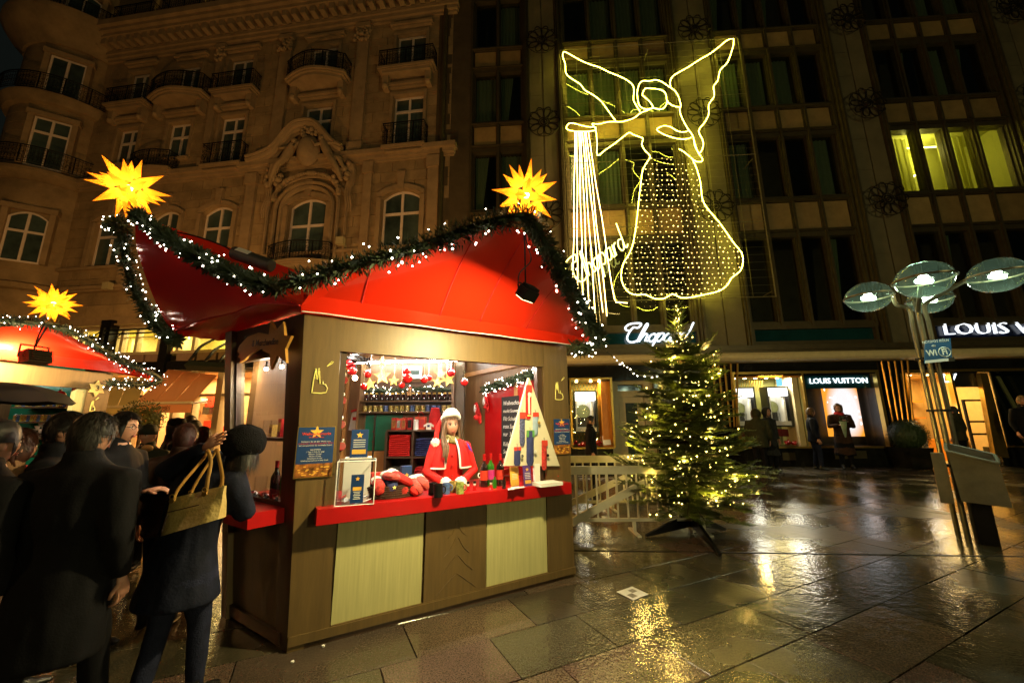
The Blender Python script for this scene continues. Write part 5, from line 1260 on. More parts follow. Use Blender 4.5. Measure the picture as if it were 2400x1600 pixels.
# ---- mugs hanging by the left post
ml = ['topmost dark red mug hanging beside the left pillar', 'second dark red mug from the top beside the left pillar', 'third dark red mug from the top beside the left pillar', 'lowest dark red mug above the blue flyer']
for (x, y, r), lb in zip(((220, 355, 36), (205, 540, 38), (193, 760, 40), (200, 960, 38)), ml):
    c = front_at(*P4(x, y), -.08); d = (c - EYE).dot(CF); rr = r / 3.92 / FPX * d; ax = (EYE - c).normalized()
    t = thing('hanging_mug', lb, 'mug', c, 'mugs hanging beside the left pillar')
    mb = MB(); mb.lathe([(0, 0), (rr, 0), (rr * 1.02, -.01), (rr * .95, -.09), (rr * .85, -.09), (rr * .85, -.02), (0, -.018)], c, 16, axis=ax + V((.35, 0, .3))); mb.build('cup', M['darkred'], t, smooth=True)
    mb = MB(); u_ = ZV.cross(ax).normalized(); q = c - ax * .045; mb.tube(smooth_path([q + ZV * rr * .9, q + ZV * rr * 1.5 + u_ * .01, q + ZV * rr * 1.5 - ax * .04, q + ZV * rr * .9 - ax * .04], 4), .006, 5); mb.build('handle', M['plainwhite'], t)
# ---- jars and cans on the wall shelves
can = thing('can', '', 'can', (0, 0, 0), 'printed cans on the lower wall shelf')
mb = MB(); mb.lathe([(.0, 0), (.034, 0), (.034, .1), (.031, .105), (0, .105)], (0, 0, 0), 14); mb.build('tin', M['steel'], can, smooth=True)
mb = MB(); mb.lathe([(.0348, .01), (.0348, .095)], (0, 0, 0), 14); mb.build('label', M['canlabel'], can, smooth=True)
can2 = thing('can', '', 'can', (0, 0, 0), 'printed cans on the lower wall shelf')
mb = MB(); mb.lathe([(.0, 0), (.034, 0), (.034, .1), (.031, .105), (0, .105)], (0, 0, 0), 14); mb.build('tin', M['steel'], can2, smooth=True)
mb = MB(); mb.lathe([(.0348, .01), (.0348, .095)], (0, 0, 0), 14); mb.build('label', M['canblue'], can2, smooth=True)
jar = thing('jar', '', 'jar', (0, 0, 0), 'dark glasses on the upper wall shelf')
mb = MB(); mb.lathe([(.0, 0), (.028, 0), (.03, .02), (.03, .09), (.022, .105)], (0, 0, 0), 12); mb.build('glass', M['bottleglass'], jar, smooth=True)
mb = MB(); mb.lathe([(.024, .1), (.024, .125), (0, .125)], (0, 0, 0), 12); mb.build('lid', M['gold'], jar)
for o in (can, can2, jar): proto(o)
bpy.context.view_layer.update()
for k in range(17):
    x = -2.26 + k * .0805
    src = can2 if k in (12, 13, 14) or k % 5 == 4 else can
    lab = 'printed can, %s from the left on the lower wall shelf' % ORD[k]
    c = dup(src, (x, YB - .12, 1.655), rnd.uniform(0, 6), lab)
    dup(jar, (x + .01, YB - .12, 1.82), 0, 'dark lidded jar, %s from the left on the upper wall shelf' % ORD[k])
for o in (can, can2, jar):
    for ch in list(o.children): bpy.data.objects.remove(ch)
    bpy.data.objects.remove(o)
RIGHT = [RW.pt(1.55, 1.93, .1), RW.pt(1.0, 1.98, .11), RW.pt(.5, 2.02, .11), RW.pt(.08, 2.08, .1)]
garland('fir_garland', 'lit fir garland on the back wall shelf above the dark jars', [BK.pt(-2.28, 1.99, .1), BK.pt(-1.9, 1.97, .12), BK.pt(-1.4, 2.0, .12), BK.pt(-.93, 1.98, .1)], .085, 600, 40, seed=8)
garland('fir_garland', 'lit fir garland on the right inner wall above the chalkboard', RIGHT, .085, 600, 45, seed=9)
M['fir_in'] = M['fir']
# teddy on the shelf garland
t = thing('teddy_bear', 'tiny tan teddy bear in red hat sitting on the upper shelf garland', 'toy', BK.pt(-1.56, 1.9, .2)); tan = mat('tan_plush', (.5, .3, .14), .9)
mb = MB(); c = BK.pt(-1.56, 1.93, .2); mb.ball(c, (.03, .025, .035), 10, 8); mb.ball(c + V((0, -.01, .055)), .026, 10, 8)
for s in (-1, 1): mb.ball(c + V((s * .02, 0, .08)), .01, 6, 5); mb.ball(c + V((s * .035, -.015, .01)), (.012, .012, .02), 6, 5); mb.ball(c + V((s * .02, -.03, -.025)), (.013, .02, .013), 6, 5)
mb.build('body', tan, t, smooth=True); mb = MB(); mb.lathe([(.024, 0), (.012, .025), (0, .045)], c + V((0, 0, .07)), 10); mb.build('hat', M['redcloth'], t, smooth=True)
# fuse box
t = thing('fuse_box', 'white fuse box mounted high on the back wall behind the red baubles', 'fuse box', BK.pt(-1.58, 2.17, 0))
mb = MB(); mb.fb(BK, -1.73, -1.43, 2.17, 2.36, 0, .07); mb.build('case', M['plainwhite'], t); mb = MB(); mb.fb(BK, -1.7, -1.46, 2.23, 2.3, .07, .075); mb.build('door', M['dark_glass'], t)
# shelf unit with folded clothes
x0, x1, zt, dy = -1.78, -1.08, 1.385, .33; YS = 5.75; SU = Fr(V((0, YS, 0)), (1, 0, 0), (0, -1, 0))
u0 = SU.px(*P4(610, 830))[0]; u1 = SU.px(*P4(1100, 830))[0]; zt = SU.px(*P4(800, 810))[1]; zm = SU.px(*P4(800, 1057))[1]; cell = zt - zm
su = thing('shelf_unit', 'dark cube shelf unit filled with folded shirts behind the seller', 'shelf', SU.pt((u0 + u1) / 2, .12))
for z in (zt, zm, zm - cell, zm - 2 * cell): 
    mb = MB(); mb.fb(SU, u0, u1, z - .025, z, -.35, 0); mb.build('shelf_board', M['stalldark'], su)
for u in (u0, (u0 + u1) / 2, u1):
    mb = MB(); mb.fb(SU, u - .017, u + .017, .12, zt - .026, -.35, -.001); mb.build('upright', M['stalldark'], su)
mb = MB(); mb.fb(SU, u0, u1, .12, zt - .03, -.36, -.35); mb.build('back', M['stalldark'], su)
cw = (u1 - u0) / 2
for r, (zb, row) in enumerate(((zm, ((0, 'redcloth', 11, 'tall stack of bright red folded shirts in the upper left cube', 'red fabric stack'), (1, 'navycloth', 9, 'stack of navy folded shirts in the upper right cube', ''))), (zm - cell, ((0, 'greycloth', 8, 'stack of charcoal folded shirts in the lower left cube', ''), (1, 'redcloth', 8, 'stack of red folded shirts in the lower right cube', ''))))):
    for col, m_, n, lb, _ in row:
        a = u0 + cw * col + .04; b = a + cw - .09; h = (cell - .06) / 11.5
        st = thing('shirt_stack', lb, 'shirts', SU.pt((a + b) / 2, zb)); 
        for k in range(n):
            mb = MB(); e = rnd.uniform(-.008, .008); q = []
            for (o, z) in ((-.28, 0), (-.28, h), (-.03, h * .98), (-.008, h * .5), (-.03, .002)): q.append((o, z))
            mb.prism([SU.pt(a + e, zb + k * h + z, o) for o, z in q], V((b - a, 0, 0))); mb.build('folded_shirt', M[m_], st)
# boxes, candle, bag and little sweater on top of the unit
zt_ = zt
def topbox(xa, xb, ytop, name, label, cat, m, front=None):
    a = SU.px(*P4(xa, 800))[0]; b = SU.px(*P4(xb, 800))[0]; h = SU.px(*P4(xa, ytop))[1] - zt_
    t = thing(name, label, cat, SU.pt((a + b) / 2, zt_)); mb = MB(); mb.fb(SU, a, b, zt_, zt_ + h, -.16, -.06); mb.build('box', m, t)
    mb = MB(); mb.fb(SU, a + .006, b - .006, zt_ + h * .15, zt_ + h * .8, -.06, -.057); mb.build('front_print', front or M['nightprint'], t)
    if name == 'gift_bag':
        mb = MB(); q = SU.pt((a + b) / 2, zt_ + h, -.1); mb.tube(smooth_path([q - V((.04, 0, 0)), q + V((-.02, 0, .06)), q + V((.02, 0, .06)), q + V((.04, 0, 0))], 4), .005, 5); mb.build('bag_handle', M['redcloth'], t)
topbox(642, 686, 700, 'gift_box', 'slim red carton at the left end of the shelf top', 'box', M['redpaint']); topbox(690, 728, 705, 'gift_box', 'slim pinkish carton second from the left on the shelf top', 'box', M['redprint'], M['steel'])
topbox(734, 774, 700, 'gift_box', 'slim red carton third from the left on the shelf top', 'box', M['redprint'], M['nightprint']); topbox(792, 832, 698, 'gift_box', 'slim red carton beside the white candle', 'box', M['redpaint'], M['iron'])
topbox(862, 955, 690, 'gift_bag', 'orange red paper bag with handle behind the white candle', 'bag', mat('orange_red_paper', (.6, .07, .02), .6), M['redpaint'])
a = SU.pt(SU.px(*P4(877, 800))[0], zt_, -.03); mb = MB(); hh = SU.px(*P4(877, 715))[1] - zt_; mb.lathe([(0, 0), (.037, 0), (.037, hh - .008), (.03, hh), (0, hh - .006)], a, 16); mb.build('candle', M['plainwhite'], smooth=True, label='thick white pillar candle on top of the shelf unit', category='candle')
a = SU.pt(SU.px(*P4(995, 770))[0], zt_, -.03); t = thing('mini_sweater', 'little white sweater ornament on top of the shelf unit', 'ornament', a)
mb = MB(); mb.box(a + ZV * .045, (.07, .03, .09)); 
for s in (-1, 1): mb.box(a + V((s * .05, 0, .06)), (.04, .03, .03), V((1, 0, -s * .5)))
mb.build('knit', M['whitecloth'], t); mb = MB(); mb.box(a + V((0, -.017, .05)), (.035, .004, .03)); mb.build('motif', M['navycloth'], t)
# red santa hat cone behind the seller
a = SU.pt(SU.px(*P4(1035, 800))[0], zt_, -.15); mb = MB(); hh = SU.px(*P4(1035, 605))[1] - zt_; mb.lathe([(0, 0), (.1, 0), (.085, hh * .6), (.062, hh * .97), (.05, hh), (0, hh)], a, 18); mb.build('felt_hat', M['redcloth'], smooth=True, label='tall red felt hat on the shelf behind the seller', category='hat')
# apron and slippers on the left panel
def panelpt(x, y, o=.03): return at_plane(*P4(x, y), BK.pt(0, 0, o), BK.N)
t = thing('apron', 'white fringed apron with red top hanging on the left panel', 'apron', panelpt(335, 820)); mb = MB()
top = [panelpt(x, 645) for x in (295, 315, 335, 355, 380)]; bot = [panelpt(x, 820 if i % 2 else 812) for i, x in enumerate((262, 300, 335, 360, 395))]
patch(mb, [p + V((0, -.02 * (i % 2), 0)) for i, p in enumerate(bot)], top, 4); o = mb.build('cloth', M['whitecloth'], t, smooth=2)
mb = MB(); mb.tube([panelpt(290, 640, .05), panelpt(335, 628, .06), panelpt(382, 640, .05)], .018, 6); mb.box(panelpt(318, 708, .06), (.06, .006, .05)); mb.tube([panelpt(345, 630), panelpt(350, 540)], .004, 4); mb.build('red_trim', M['redcloth'], t)
def slipper(mb, c, d, up, L_, mi=0):
    d = V(d).normalized(); up = V(up).normalized(); s = d.cross(up)
    path = [c - d * L_ * .5, c - d * L_ * .2, c + d * L_ * .2, c + d * L_ * .5]
    mb.tube(path, [L_ * .13, L_ * .16, L_ * .18, L_ * .08], 10, mi, up=up, flat=.55)
    mb.ball(c + d * L_ * .2 + up * L_ * .1, (L_ * .17, L_ * .17, L_ * .13), 10, 7, mi)
for x, y, lb in ((322, 930, 'left'), (352, 940, 'right')): pass
t = thing('felt_slippers', 'pair of red felt slippers with pale soles hanging below the apron', 'slippers', panelpt(335, 1010))
for x0_, y0_, x1_, y1_ in ((312, 905, 305, 985), (358, 905, 345, 990)):
    a, b = panelpt(x0_, y0_, .05), panelpt(x1_, y1_, .05); mb = MB(); slipper(mb, (a + b) / 2, b - a, (0, -1, 0), (b - a).length * 1.3); s_ = mb.build('slipper', M['redcloth'], t, smooth=True)
    mb = MB(); mb.ball(a.lerp(b, .2) + V((0, -.03, 0)), (.028, .012, .05), 10, 7); mb.build('insole', mat('cream_felt', (.6, .42, .22), .9), s_, smooth=True)
# slippers and chalkboard on the right wall
rw = lambda x, y, o=.06: at_plane(*P5(x, y), RW.pt(0, 0, o), RW.N)
t = thing('felt_slippers', 'two large red slippers with white edging hanging on the right inner wall', 'slippers', rw(500, 740))
for pts, in (([(455, 580), (470, 690), (490, 740)],), ([(540, 520), (555, 590), (560, 635)],)):
    a, b = rw(*pts[0]), rw(*pts[2]); mb = MB(); slipper(mb, (a + b) / 2, b - a, RW.N, (b - a).length * 1.15); s_ = mb.build('slipper', M['redcloth'], t, smooth=True)
    mb = MB(); c = (a + b) / 2; mb.ball(a.lerp(b, .25) + RW.N * .035, (.02, .03, .06), 10, 7); mb.build('fleece_lining', M['whitecloth'], s_, smooth=True)
t = thing('chalkboard', 'black chalkboard with white handwriting on the red right wall', 'chalkboard', rw(770, 1060, .035))
cb = [rw(692, 1068, .035), rw(850, 1068, .035), rw(850, 495, .035), rw(695, 512, .035)]
mb = MB(); mb.prism(cb, RW.N * .012); mb.build('board', M['chalk'], t)
mb = MB(); X = -RW.U
for k, l in enumerate(('Weihnachts-', 'markt·Souvenirs', 'Filz·Schuhe', 'rote Samt', 'nur  3,-', 'Kölsch', 'Senf', 'uvm.')):
    y = 570 + k * 70 + (20 if k > 4 else 0); txt(l, .075 if k != 1 else .062, rw(702, y, .049), X, ZV, .0006, align='LEFT', mb=mb, shear=.2)
mb.build('handwriting', M['ink'], t)
# ---- on the counter
# perspex donation box
bl, br = on4(132, 1515), on4(490, 1490); X = (br - bl).normalized(); Yd = V((-X.y, X.x, 0)); w = (br - bl).length; h = .31; dp = .2
t = thing('donation_box', 'clear perspex prize draw box with blue card on the counter', 'box', (bl + br) / 2 + Yd * dp / 2)
mb = MB()
for o, d_, n_ in ((bl, X * w, ZV * h), (bl + Yd * dp, X * w, ZV * h), (bl, Yd * dp, ZV * h), (br, Yd * dp, ZV * h), (bl + ZV * h, X * w, Yd * dp)):
    nn = d_.cross(n_).normalized() * .004; mb.prism([o, o + d_, o + d_ + n_, o + n_], nn)
mb.build('perspex', M['perspex'], t)
mb = MB()
cs_ = [bl, br, br + Yd * dp, bl + Yd * dp]
for i in range(4):
    for z in (0, h): mb.tube([cs_[i] + ZV * z, cs_[(i + 1) % 4] + ZV * z], .0045, 4)
    mb.tube([cs_[i], cs_[i] + ZV * h], .0045, 4)
mb.build('polished_edge', M['plainwhite'], t)
mb = MB(); c = bl + X * w * .55 + ZV * .015 - Yd * .006; mb.prism([c - X * .045, c + X * .045, c + X * .045 + ZV * .2, c - X * .045 + ZV * .2], -Yd * .002); cd = mb.build('blue_card', M['blueprint'], t)
mb = MB(); star5(c + ZV * .17 - Yd * .0025, .018, X, ZV, .001, mb); mb.box(c + ZV * .1 - Yd * .003, (.06, .001, .025), X, Yd, ZV); mb.build('card_print', M['goldprint'], cd)
mb = MB()
for k in range(5): mb.box(c + ZV * (.03 + .012 * k) - Yd * .003, (.05 - .01 * (k % 2), .001, .004), X, Yd, ZV)
mb.build('card_text', M['ink'], cd)
for k in range(9):
    mb = MB(); q = bl + X * rnd.uniform(.05, w - .05) + Yd * rnd.uniform(.04, dp - .04) + ZV * (.012 + .006 * k); a = rnd.uniform(0, 3); mb.box(q, (.11, .075, .003), V((math.cos(a), math.sin(a), rnd.uniform(-.2, .2))).normalized()); mb.build('leaflet', (M['paper'], M['blueprint'], M['redprint'], M['paper'])[k % 4], t)
# blue flyer stand behind the box
c = front_at(*P4(255, 1110), -.3); c.z = max(c.z, CZ); 
def flyer_stand(label, c, w, h, X, mtop, tilt=.15):
    t = thing('flyer_stand', label, 'flyer stand', c); Yd = V((-X.y, X.x, 0)); up = (ZV + Yd * tilt).normalized()
    mb = MB(); mb.prism([c - X * w / 2, c + X * w / 2, c + X * w / 2 + up * h, c - X * w / 2 + up * h], Yd * .012); f = mb.build('flyer', mtop, t)
    mb = MB(); star5(c + up * h * .8 - Yd * .002, w * .22, X, up, .0015, mb); mb.build('star_print', M['goldprint'], f); mb = MB(); mb.box(c + up * h * .2 - Yd * .002, (w * .8, .001, h * .16), X, Yd, up); mb.build('flyer_print', M['goldprint'], f)
    mb = MB()
    for k in range(4): mb.box(c + up * h * (.62 - k * .08) - Yd * .002, (w * .7, .001, h * .02), X, Yd, up)
    mb.build('flyer_text', M['ink'], f)
    mb = MB(); mb.prism([c - X * w * .54 - Yd * .015, c + X * w * .54 - Yd * .015, c + X * w * .54 - Yd * .015 + ZV * h * .35, c - X * w * .54 - Yd * .015 + ZV * h * .35], Yd * .003); mb.box(c + Yd * .02 + ZV * .002, (w * 1.1, .09, .004), X, Yd); mb.build('holder', M['perspex'], t)
cbx = (bl + br) / 2 + Yd * .25
t = thing('glass_crate', 'stack of glassware boxes behind the perspex box', 'boxes', cbx); mb = MB(); mb.box(cbx + ZV * .16, (.2, .14, .32), X, Yd); mb.build('box', M['paper'], t)
flyer_stand('blue flyer stand behind the perspex prize box', cbx + ZV * .32 - Yd * .03, .13, .22, X, M['blueprint'])
# sock basket
bc = on4(690, 1430) + NF * -.06
t = thing('sock_basket', 'dark wicker basket overflowing with red and navy christmas socks', 'basket', bc)
mb = MB()
for k in range(6): 
    rr = [bc + AB * (.2 * math.cos(a)) - NF * (.12 * math.sin(a)) + ZV * (.008 + .016 * k) + AB * (.006 * k) * math.cos(a) for a in [2 * math.pi * j / 28 for j in range(28)]]
    mb.tube(rr, .009, 5, closed=True)
for j in range(28): a = 2 * math.pi * j / 28; q = bc + AB * (.2 * math.cos(a)) - NF * (.12 * math.sin(a)); mb.tube([q, q + ZV * .1 + AB * .03 * math.cos(a)], .005, 4)
mb.build('wicker', mat('dark_wicker', (.035, .018, .01), .6), t)
def sock(name, label, pts, r, ms, parent=None, trim=None, group=None):
    t = thing(name, label, 'sock', pts[-1], group) if parent is None else None
    mb = MB(); p = smooth_path(pts, 4); n = len(p); mb.tube(p, [r * (1 - .1 * math.sin(i * 1.3)) if 0 < i < n - 1 else r * .6 for i in range(n)], 9, flat=.65)
    return mb, t
scol = [M['redcloth'], mat('red_snowflake_knit', (.45, .03, .025), .85, var=.7, scale=45), M['navycloth'], mat('striped_knit', (.4, .06, .05), .85, var=.9, scale=40, streak=(1, 1, 9)), M['redcloth'], scolw if False else M['whitecloth']]
slb = ['white spotted red sock at the left end of the basket', 'navy sock with yellow motif hanging over the basket front', 'dark red sock with snowflakes behind the navy sock', 'long red sock curling over the basket', 'white striped red sock right of the long red one', 'red sock with yellow patch at the right end of the pile', 'white and red sock lying on top of the pile', 'crumpled red sock at the far right of the basket']
spx = [((520, 1270), (545, 1320), (560, 1390), 1), ((620, 1290), (665, 1310), (675, 1380), 2), ((735, 1280), (765, 1340), (770, 1420), 1), ((655, 1200), (740, 1250), (840, 1300), 0), ((850, 1260), (890, 1320), (930, 1390), 3), ((800, 1290), (850, 1350), (880, 1400), 0), ((600, 1225), (650, 1240), (720, 1250), 3), ((900, 1250), (950, 1290), (985, 1340), 3)]
for (a, b, c, mi), lb in zip(spx, slb):
    pts = [front_at(*P4(*q), o) for q, o in ((a, -.2), (b, -.02), (c, -.02))]
    pts = [V((p.x, p.y, max(p.z, CZ + .03))) for p in pts]
    tt = thing('christmas_sock', lb, 'sock', pts[2], 'socks in the wicker basket'); mb = MB(); p = smooth_path(pts, 4); n = len(p)
    mb.tube(p, [.045 if 0 < i < n - 1 else .03 for i in range(n)], 10, flat=.7); mb.build('knit', scol[mi], tt, smooth=True)
    mb = MB(); mb.tube(p[:3], [.047] * 3, 10, flat=.72); mb.build('cuff', M['whitecloth'] if mi != 2 else M['navycloth'], tt, smooth=True)
    if mi == 2: mb = MB(); star5(p[-3] + NF * .035 + ZV * .01, .018, AB, ZV, .004, mb); mb.build('motif', M['yellowpaint'], tt)
# mugs
mn = ['black mug at the left end of the mug row', 'black mug in front of the left one, nearest the counter edge', 'blue patterned mug in the middle of the row', 'orange patterned mug behind the middle of the row', 'green patterned mug at the right end of the mug row']
mm = [M['iron'], M['iron'], M['canblue'], M['mulled'], mat('printed_mug_green', (.25, .3, .08), .2, var=.9, scale=30)]
for (x, y, hh), lb, m_ in zip(((1035, 1405, 105), (1082, 1428, 115), (1158, 1398, 95), (1222, 1382, 95), (1283, 1396, 100)), mn, mm):
    c = on4(x, y); d = (c - EYE).dot(CF); h = hh / 3.92 / FPX * d; rr = h * .38
    t = thing('mug', lb, 'mug', c, 'mugs on the red counter'); mb = MB(); mb.lathe([(0, 0), (rr, 0), (rr, h), (rr * .88, h), (rr * .85, .01), (0, .008)], c, 18); mb.build('cup', m_, t, smooth=True)
    mb = MB(); mb.tube(smooth_path([c + AB * rr + ZV * h * .8, c + AB * rr * 1.6 + ZV * h * .7, c + AB * rr * 1.6 + ZV * h * .35, c + AB * rr + ZV * h * .25], 4), .006, 6); mb.build('handle', m_, t, smooth=True)
# small shot glasses / snow globes and odds and ends
for x, y, lb in ((380, 1370, 'small white nutcracker figure beside the mugs'), (440, 1365, 'small dark nutcracker figure beside the white one'), (590, 1355, 'tiny bell shaped ornament in front of the bottles'), (480, 1220, 'round badge leaning on the left wine bottle')):
    c = on5(x, y); t = thing('ornament', lb, 'ornament', c); mb = MB()
    if 'badge' in lb: c = on5(485, 1330) + ZV * .1; mb.lathe([(0, 0), (.022, 0), (.022, .006), (0, .006)], c, 14, axis=NF); mb.build('badge', M['paper'], t); mb = MB(); mb.lathe([(0, .0061), (.015, .0065), (0, .007)], c, 12, axis=NF); mb.build('badge_print', M['iron'], t); mb = MB(); mb.tube([c - ZV * .02, V((c.x, c.y, CZ))], .003, 4); mb.build('stand', M['steel'], t)
    else:
        mb.lathe([(0, 0), (.02, 0), (.02, .006), (.013, .012), (.016, .03), (.01, .04)], c, 10); mb.build('base', M['redpaint'], t, smooth=True)
        mb = MB(); mb.ball(c + ZV * .05, .013, 8, 6); mb.build('head', M['plainwhite'], t, smooth=True); mb = MB(); mb.lathe([(.013, 0), (.012, .018), (0, .02)], c + ZV * .058, 8); mb.build('hat', M['iron'], t)
# wine bottles
bn = ['red wine bottle with red capsule on the left of the trio', 'green glass bottle with pink label in the middle of the trio', 'dark wine bottle on the right of the trio']
for (x, y, yt), lb, gm, lm in zip(((527, 1330, 1045), (587, 1322, 1040), (675, 1322, 1042)), bn, ('bottleglass', 'greenglass', 'bottleglass'), (mat('red_wine_label', (.55, .04, .02), .5, var=.3, scale=30), mat('pink_label', (.5, .03, .25), .5), mat('dark_red_label', (.45, .03, .02), .5, var=.5, scale=30))):
    c = on5(x, y); d = (c - EYE).dot(CF); h = (y - yt) / 3.919 / FPX * d; rr = h * .125
    t = thing('wine_bottle', lb, 'bottle', c, 'wine bottles on the red counter'); mb = MB(); mb.lathe([(0, 0), (rr, 0), (rr * 1.02, h * .03), (rr, h * .58), (rr * .85, h * .66), (rr * .38, h * .74), (rr * .36, h * .95), (rr * .42, h * .96), (rr * .42, h), (0, h)], c, 18); mb.build('glass', M[gm], t, smooth=True)
    mb = MB(); mb.lathe([(rr * 1.02, h * .2), (rr * 1.02, h * .5)], c, 18); mb.build('label', lm, t, smooth=True)
    mb = MB(); mb.lathe([(rr * .4, h * .8), (rr * .44, h * .97), (rr * .44, h * 1.005), (0, h * 1.008)], c, 12); mb.build('capsule', M['redpaint'], t, smooth=True)
flyer_stand('yellow and black flyer stand right of the bottles', on5(815, 1325), .085, .17, AB, M['goldprint']); flyer_stand('violet blue flyer stand in front of the white board', on5(935, 1325), .085, .185, AB, mat('violet_print', (.08, .03, .2), .4))
c = on5(800, 1352) + ZV * .001
for k, a in enumerate((.1, .5, -.2)):
    mb = MB(); mb.box(c + ZV * (.002 + k * .003) + AB * k * .02, (.13, .08, .002), V((math.cos(a + .55), math.sin(a + .55), 0))); mb.build('leaflet', M['paper'], label=('lowest white leaflet of the loose pile on the counter', 'middle white leaflet of the loose pile on the counter', 'topmost white leaflet of the loose pile on the counter')[k], category='leaflet', group='leaflets on the counter')
# red and white small boxes
c = on5(740, 1318) - NF * .05; mb = MB(); mb.box(c + ZV * .04, (.09, .06, .08), AB, NF); mb.box(c + ZV * .12, (.07, .05, .05), AB, NF, (ZV + AB * .3).normalized()); mb.build('red_carton', M['redpaint'], label='red carton left of the yellow flyer stand', category='box')
# triangle display board with socks
TB = Fr(FB.pt(0, 0, .035), AB, NF)
tb = thing('sock_display_board', 'white triangular board standing on the counter hung with socks', 'display board', TB.at(*P5(1000, 1290)))
ap, b0, b1 = TB.px(*P5(940, 335)), TB.px(*P5(712, 1142)), TB.px(*P5(1222, 1142))
mb = MB(); mb.fprism(TB, [b0, b1, (ap[0] + .006, ap[1]), (ap[0] - .006, ap[1])], -.025, 0); mb.build('triangle', mat('white_board', (.62, .58, .44), .5, var=.05), tb)
f0 = TB.px(*P5(990, 1142)); f1 = TB.px(*P5(1040, 1142)); mb = MB(); mb.fb(TB, f0[0], f1[0], CZ + .03, b0[1], -.025, .001); mb.build('post', M['paper'], tb)
a, b = on5(985, 1318), on5(1230, 1318); mb = MB(); mb.box((a + b) / 2 + ZV * .015 - NF * .0, ((b - a).length, .16, .03), AB, NF); mb.build('foot', M['paper'], tb)
def hsock(label, x, y0, y1, w, m1, m2, foot=1):
    a = TB.at(*P5(x, y0), .012); b = TB.at(*P5(x, y1), .012); r = w / 2 / 3.919 / FPX * (a - EYE).dot(CF)
    t = thing('hanging_sock', label, 'sock', b, 'socks hung on the triangular board')
    mb = MB(); mb.tube([a, a.lerp(b, .12), a.lerp(b, .88), b], [r, r, r, r * .6], 8, up=NF, flat=.35); mb.build('knit', m1, t, smooth=True)
    mb = MB(); mb.box(a.lerp(b, .08) + NF * .008, (r * 2.1, .008, (a - b).length * .2), AB, NF); mb.build('paper_band', m2, t)
    mb = MB(); mb.tube([a, a + ZV * .03], .002, 4); mb.tube([a + ZV * .03, a + ZV * .03 - NF * .03], .002, 4); mb.build('hook', M['steel'], t)
    return t, a, b, r
t, a, b, r = hsock('red and white father christmas sock at the top of the board', 935, 405, 712, 62, M['redcloth'], M['redprint'])
mb = MB(); mb.ball(a.lerp(b, .28) + NF * .012, (r * .7, .006, r * .8), 10, 8); mb.box(a.lerp(b, .6) + NF * .012, (r * .6, .004, (a - b).length * .5), AB, NF); mb.build('white_beard', M['whitecloth'], t)
mb = MB(); mb.box(a.lerp(b, .9) + NF * .013, (r * 1.1, .004, .012), AB, NF); mb.build('belt_buckle', M['yellowpaint'], t)
hsock('navy sock with white dots on the left of the board', 878, 655, 960, 58, mat('navy_white_dots', (.08, .09, .22), .85, var=.95, scale=60), M['redprint'])
hsock('pale blue sock on the right of the father christmas sock', 998, 655, 860, 60, mat('pale_blue_knit', (.3, .42, .6), .85), M['redprint'])
hsock('green and navy sock with gold star in the middle of the board', 950, 820, 1140, 80, M['navycloth'], mat('green_band', (.1, .3, .08), .6))
hsock('short sock with red band low on the left of the board', 832, 970, 1140, 70, M['navycloth'], M['redprint'])
hsock('red sock with white dots low on the right of the board', 1080, 912, 1178, 58, scol[1], M['redprint'])
for x, y, lb in ((1030, 745, 'small gold charm beside the pale blue sock'), (875, 1050, 'small silver charm beside the short sock'), (995, 1010, 'round white badge beside the green sock'), (1110, 1045, 'black heart badge beside the red dotted sock')):
    c = TB.at(*P5(x, y), .03); mb = MB(); mb.lathe([(0, 0), (.015, .002), (.015, .008), (0, .01)], c, 12, axis=NF); mb.build('badge', M['gold'] if 'gold' in lb else M['steel'] if 'silver' in lb else M['paper'] if 'white' in lb else M['iron'], label=lb, category='badge')
c = on5(1160, 1280); c.z = CZ + .05; c = c + NF * .02; t = thing('felt_slipper', 'red felt slipper on the white foot of the board', 'slipper', c)
mb = MB(); slipper(mb, c, AB, ZV, .17); mb.build('felt', M['redcloth'], t, smooth=True); mb = MB(); mb.ball(c - AB * .04 + ZV * .02, (.04, .022, .012), 10, 6, rot=AB.to_track_quat('X', 'Z').to_matrix()); mb.build('insole', M['greycloth'], t, smooth=True)
c = on5(1030, 1290); c.z = CZ + .03; mb = MB(); mb.lathe([(.015, 0), (.012, .03), (.006, .045), (.008, .06), (0, .065)], c, 8); mb.build('figurine', M['redcloth'], smooth=True, label='tiny red figurine left of the red slipper', category='ornament')
# behind the side window
def side(t_, z, o): return LW(t_, z, o)
for k, (tt, lb) in enumerate(((.5, 'dark wine bottle standing behind the side window'), (.36, 'dark green wine bottle behind the side window'))):
    c = side(tt, .9, -.12); t = thing('wine_bottle', lb, 'bottle', c); h = .3; rr = .037
    mb = MB(); mb.lathe([(0, 0), (rr, 0), (rr, h * .58), (rr * .38, h * .74), (rr * .4, h), (0, h)], c, 14); mb.build('glass', M['bottleglass' if k == 0 else 'greenglass'], t, smooth=True); mb = MB(); mb.lathe([(rr * .42, h * .82), (rr * .45, h * 1.0), (0, h * 1.01)], c, 10); mb.build('capsule', M['redpaint'], t)
c = side(.72, .9, -.12); mb = MB(); mb.lathe([(.0, 0), (.045, 0), (.05, .16), (.046, .16), (.04, .01), (0, .01)], c, 14); mb.build('glass_tumbler', M['perspex'], smooth=True, label='clear tumbler standing behind the side window', category='glass')
c = side(.27, .9, -.14); mb = MB(); mb.box(c + ZV * .15, (.11, .04, .22), ACd, NL); mb.box(c + ZV * .02, (.1, .08, .04), ACd, NL); mb.build('white_display_card', M['paper'], label='white and red display card at the right of the side window', category='card')
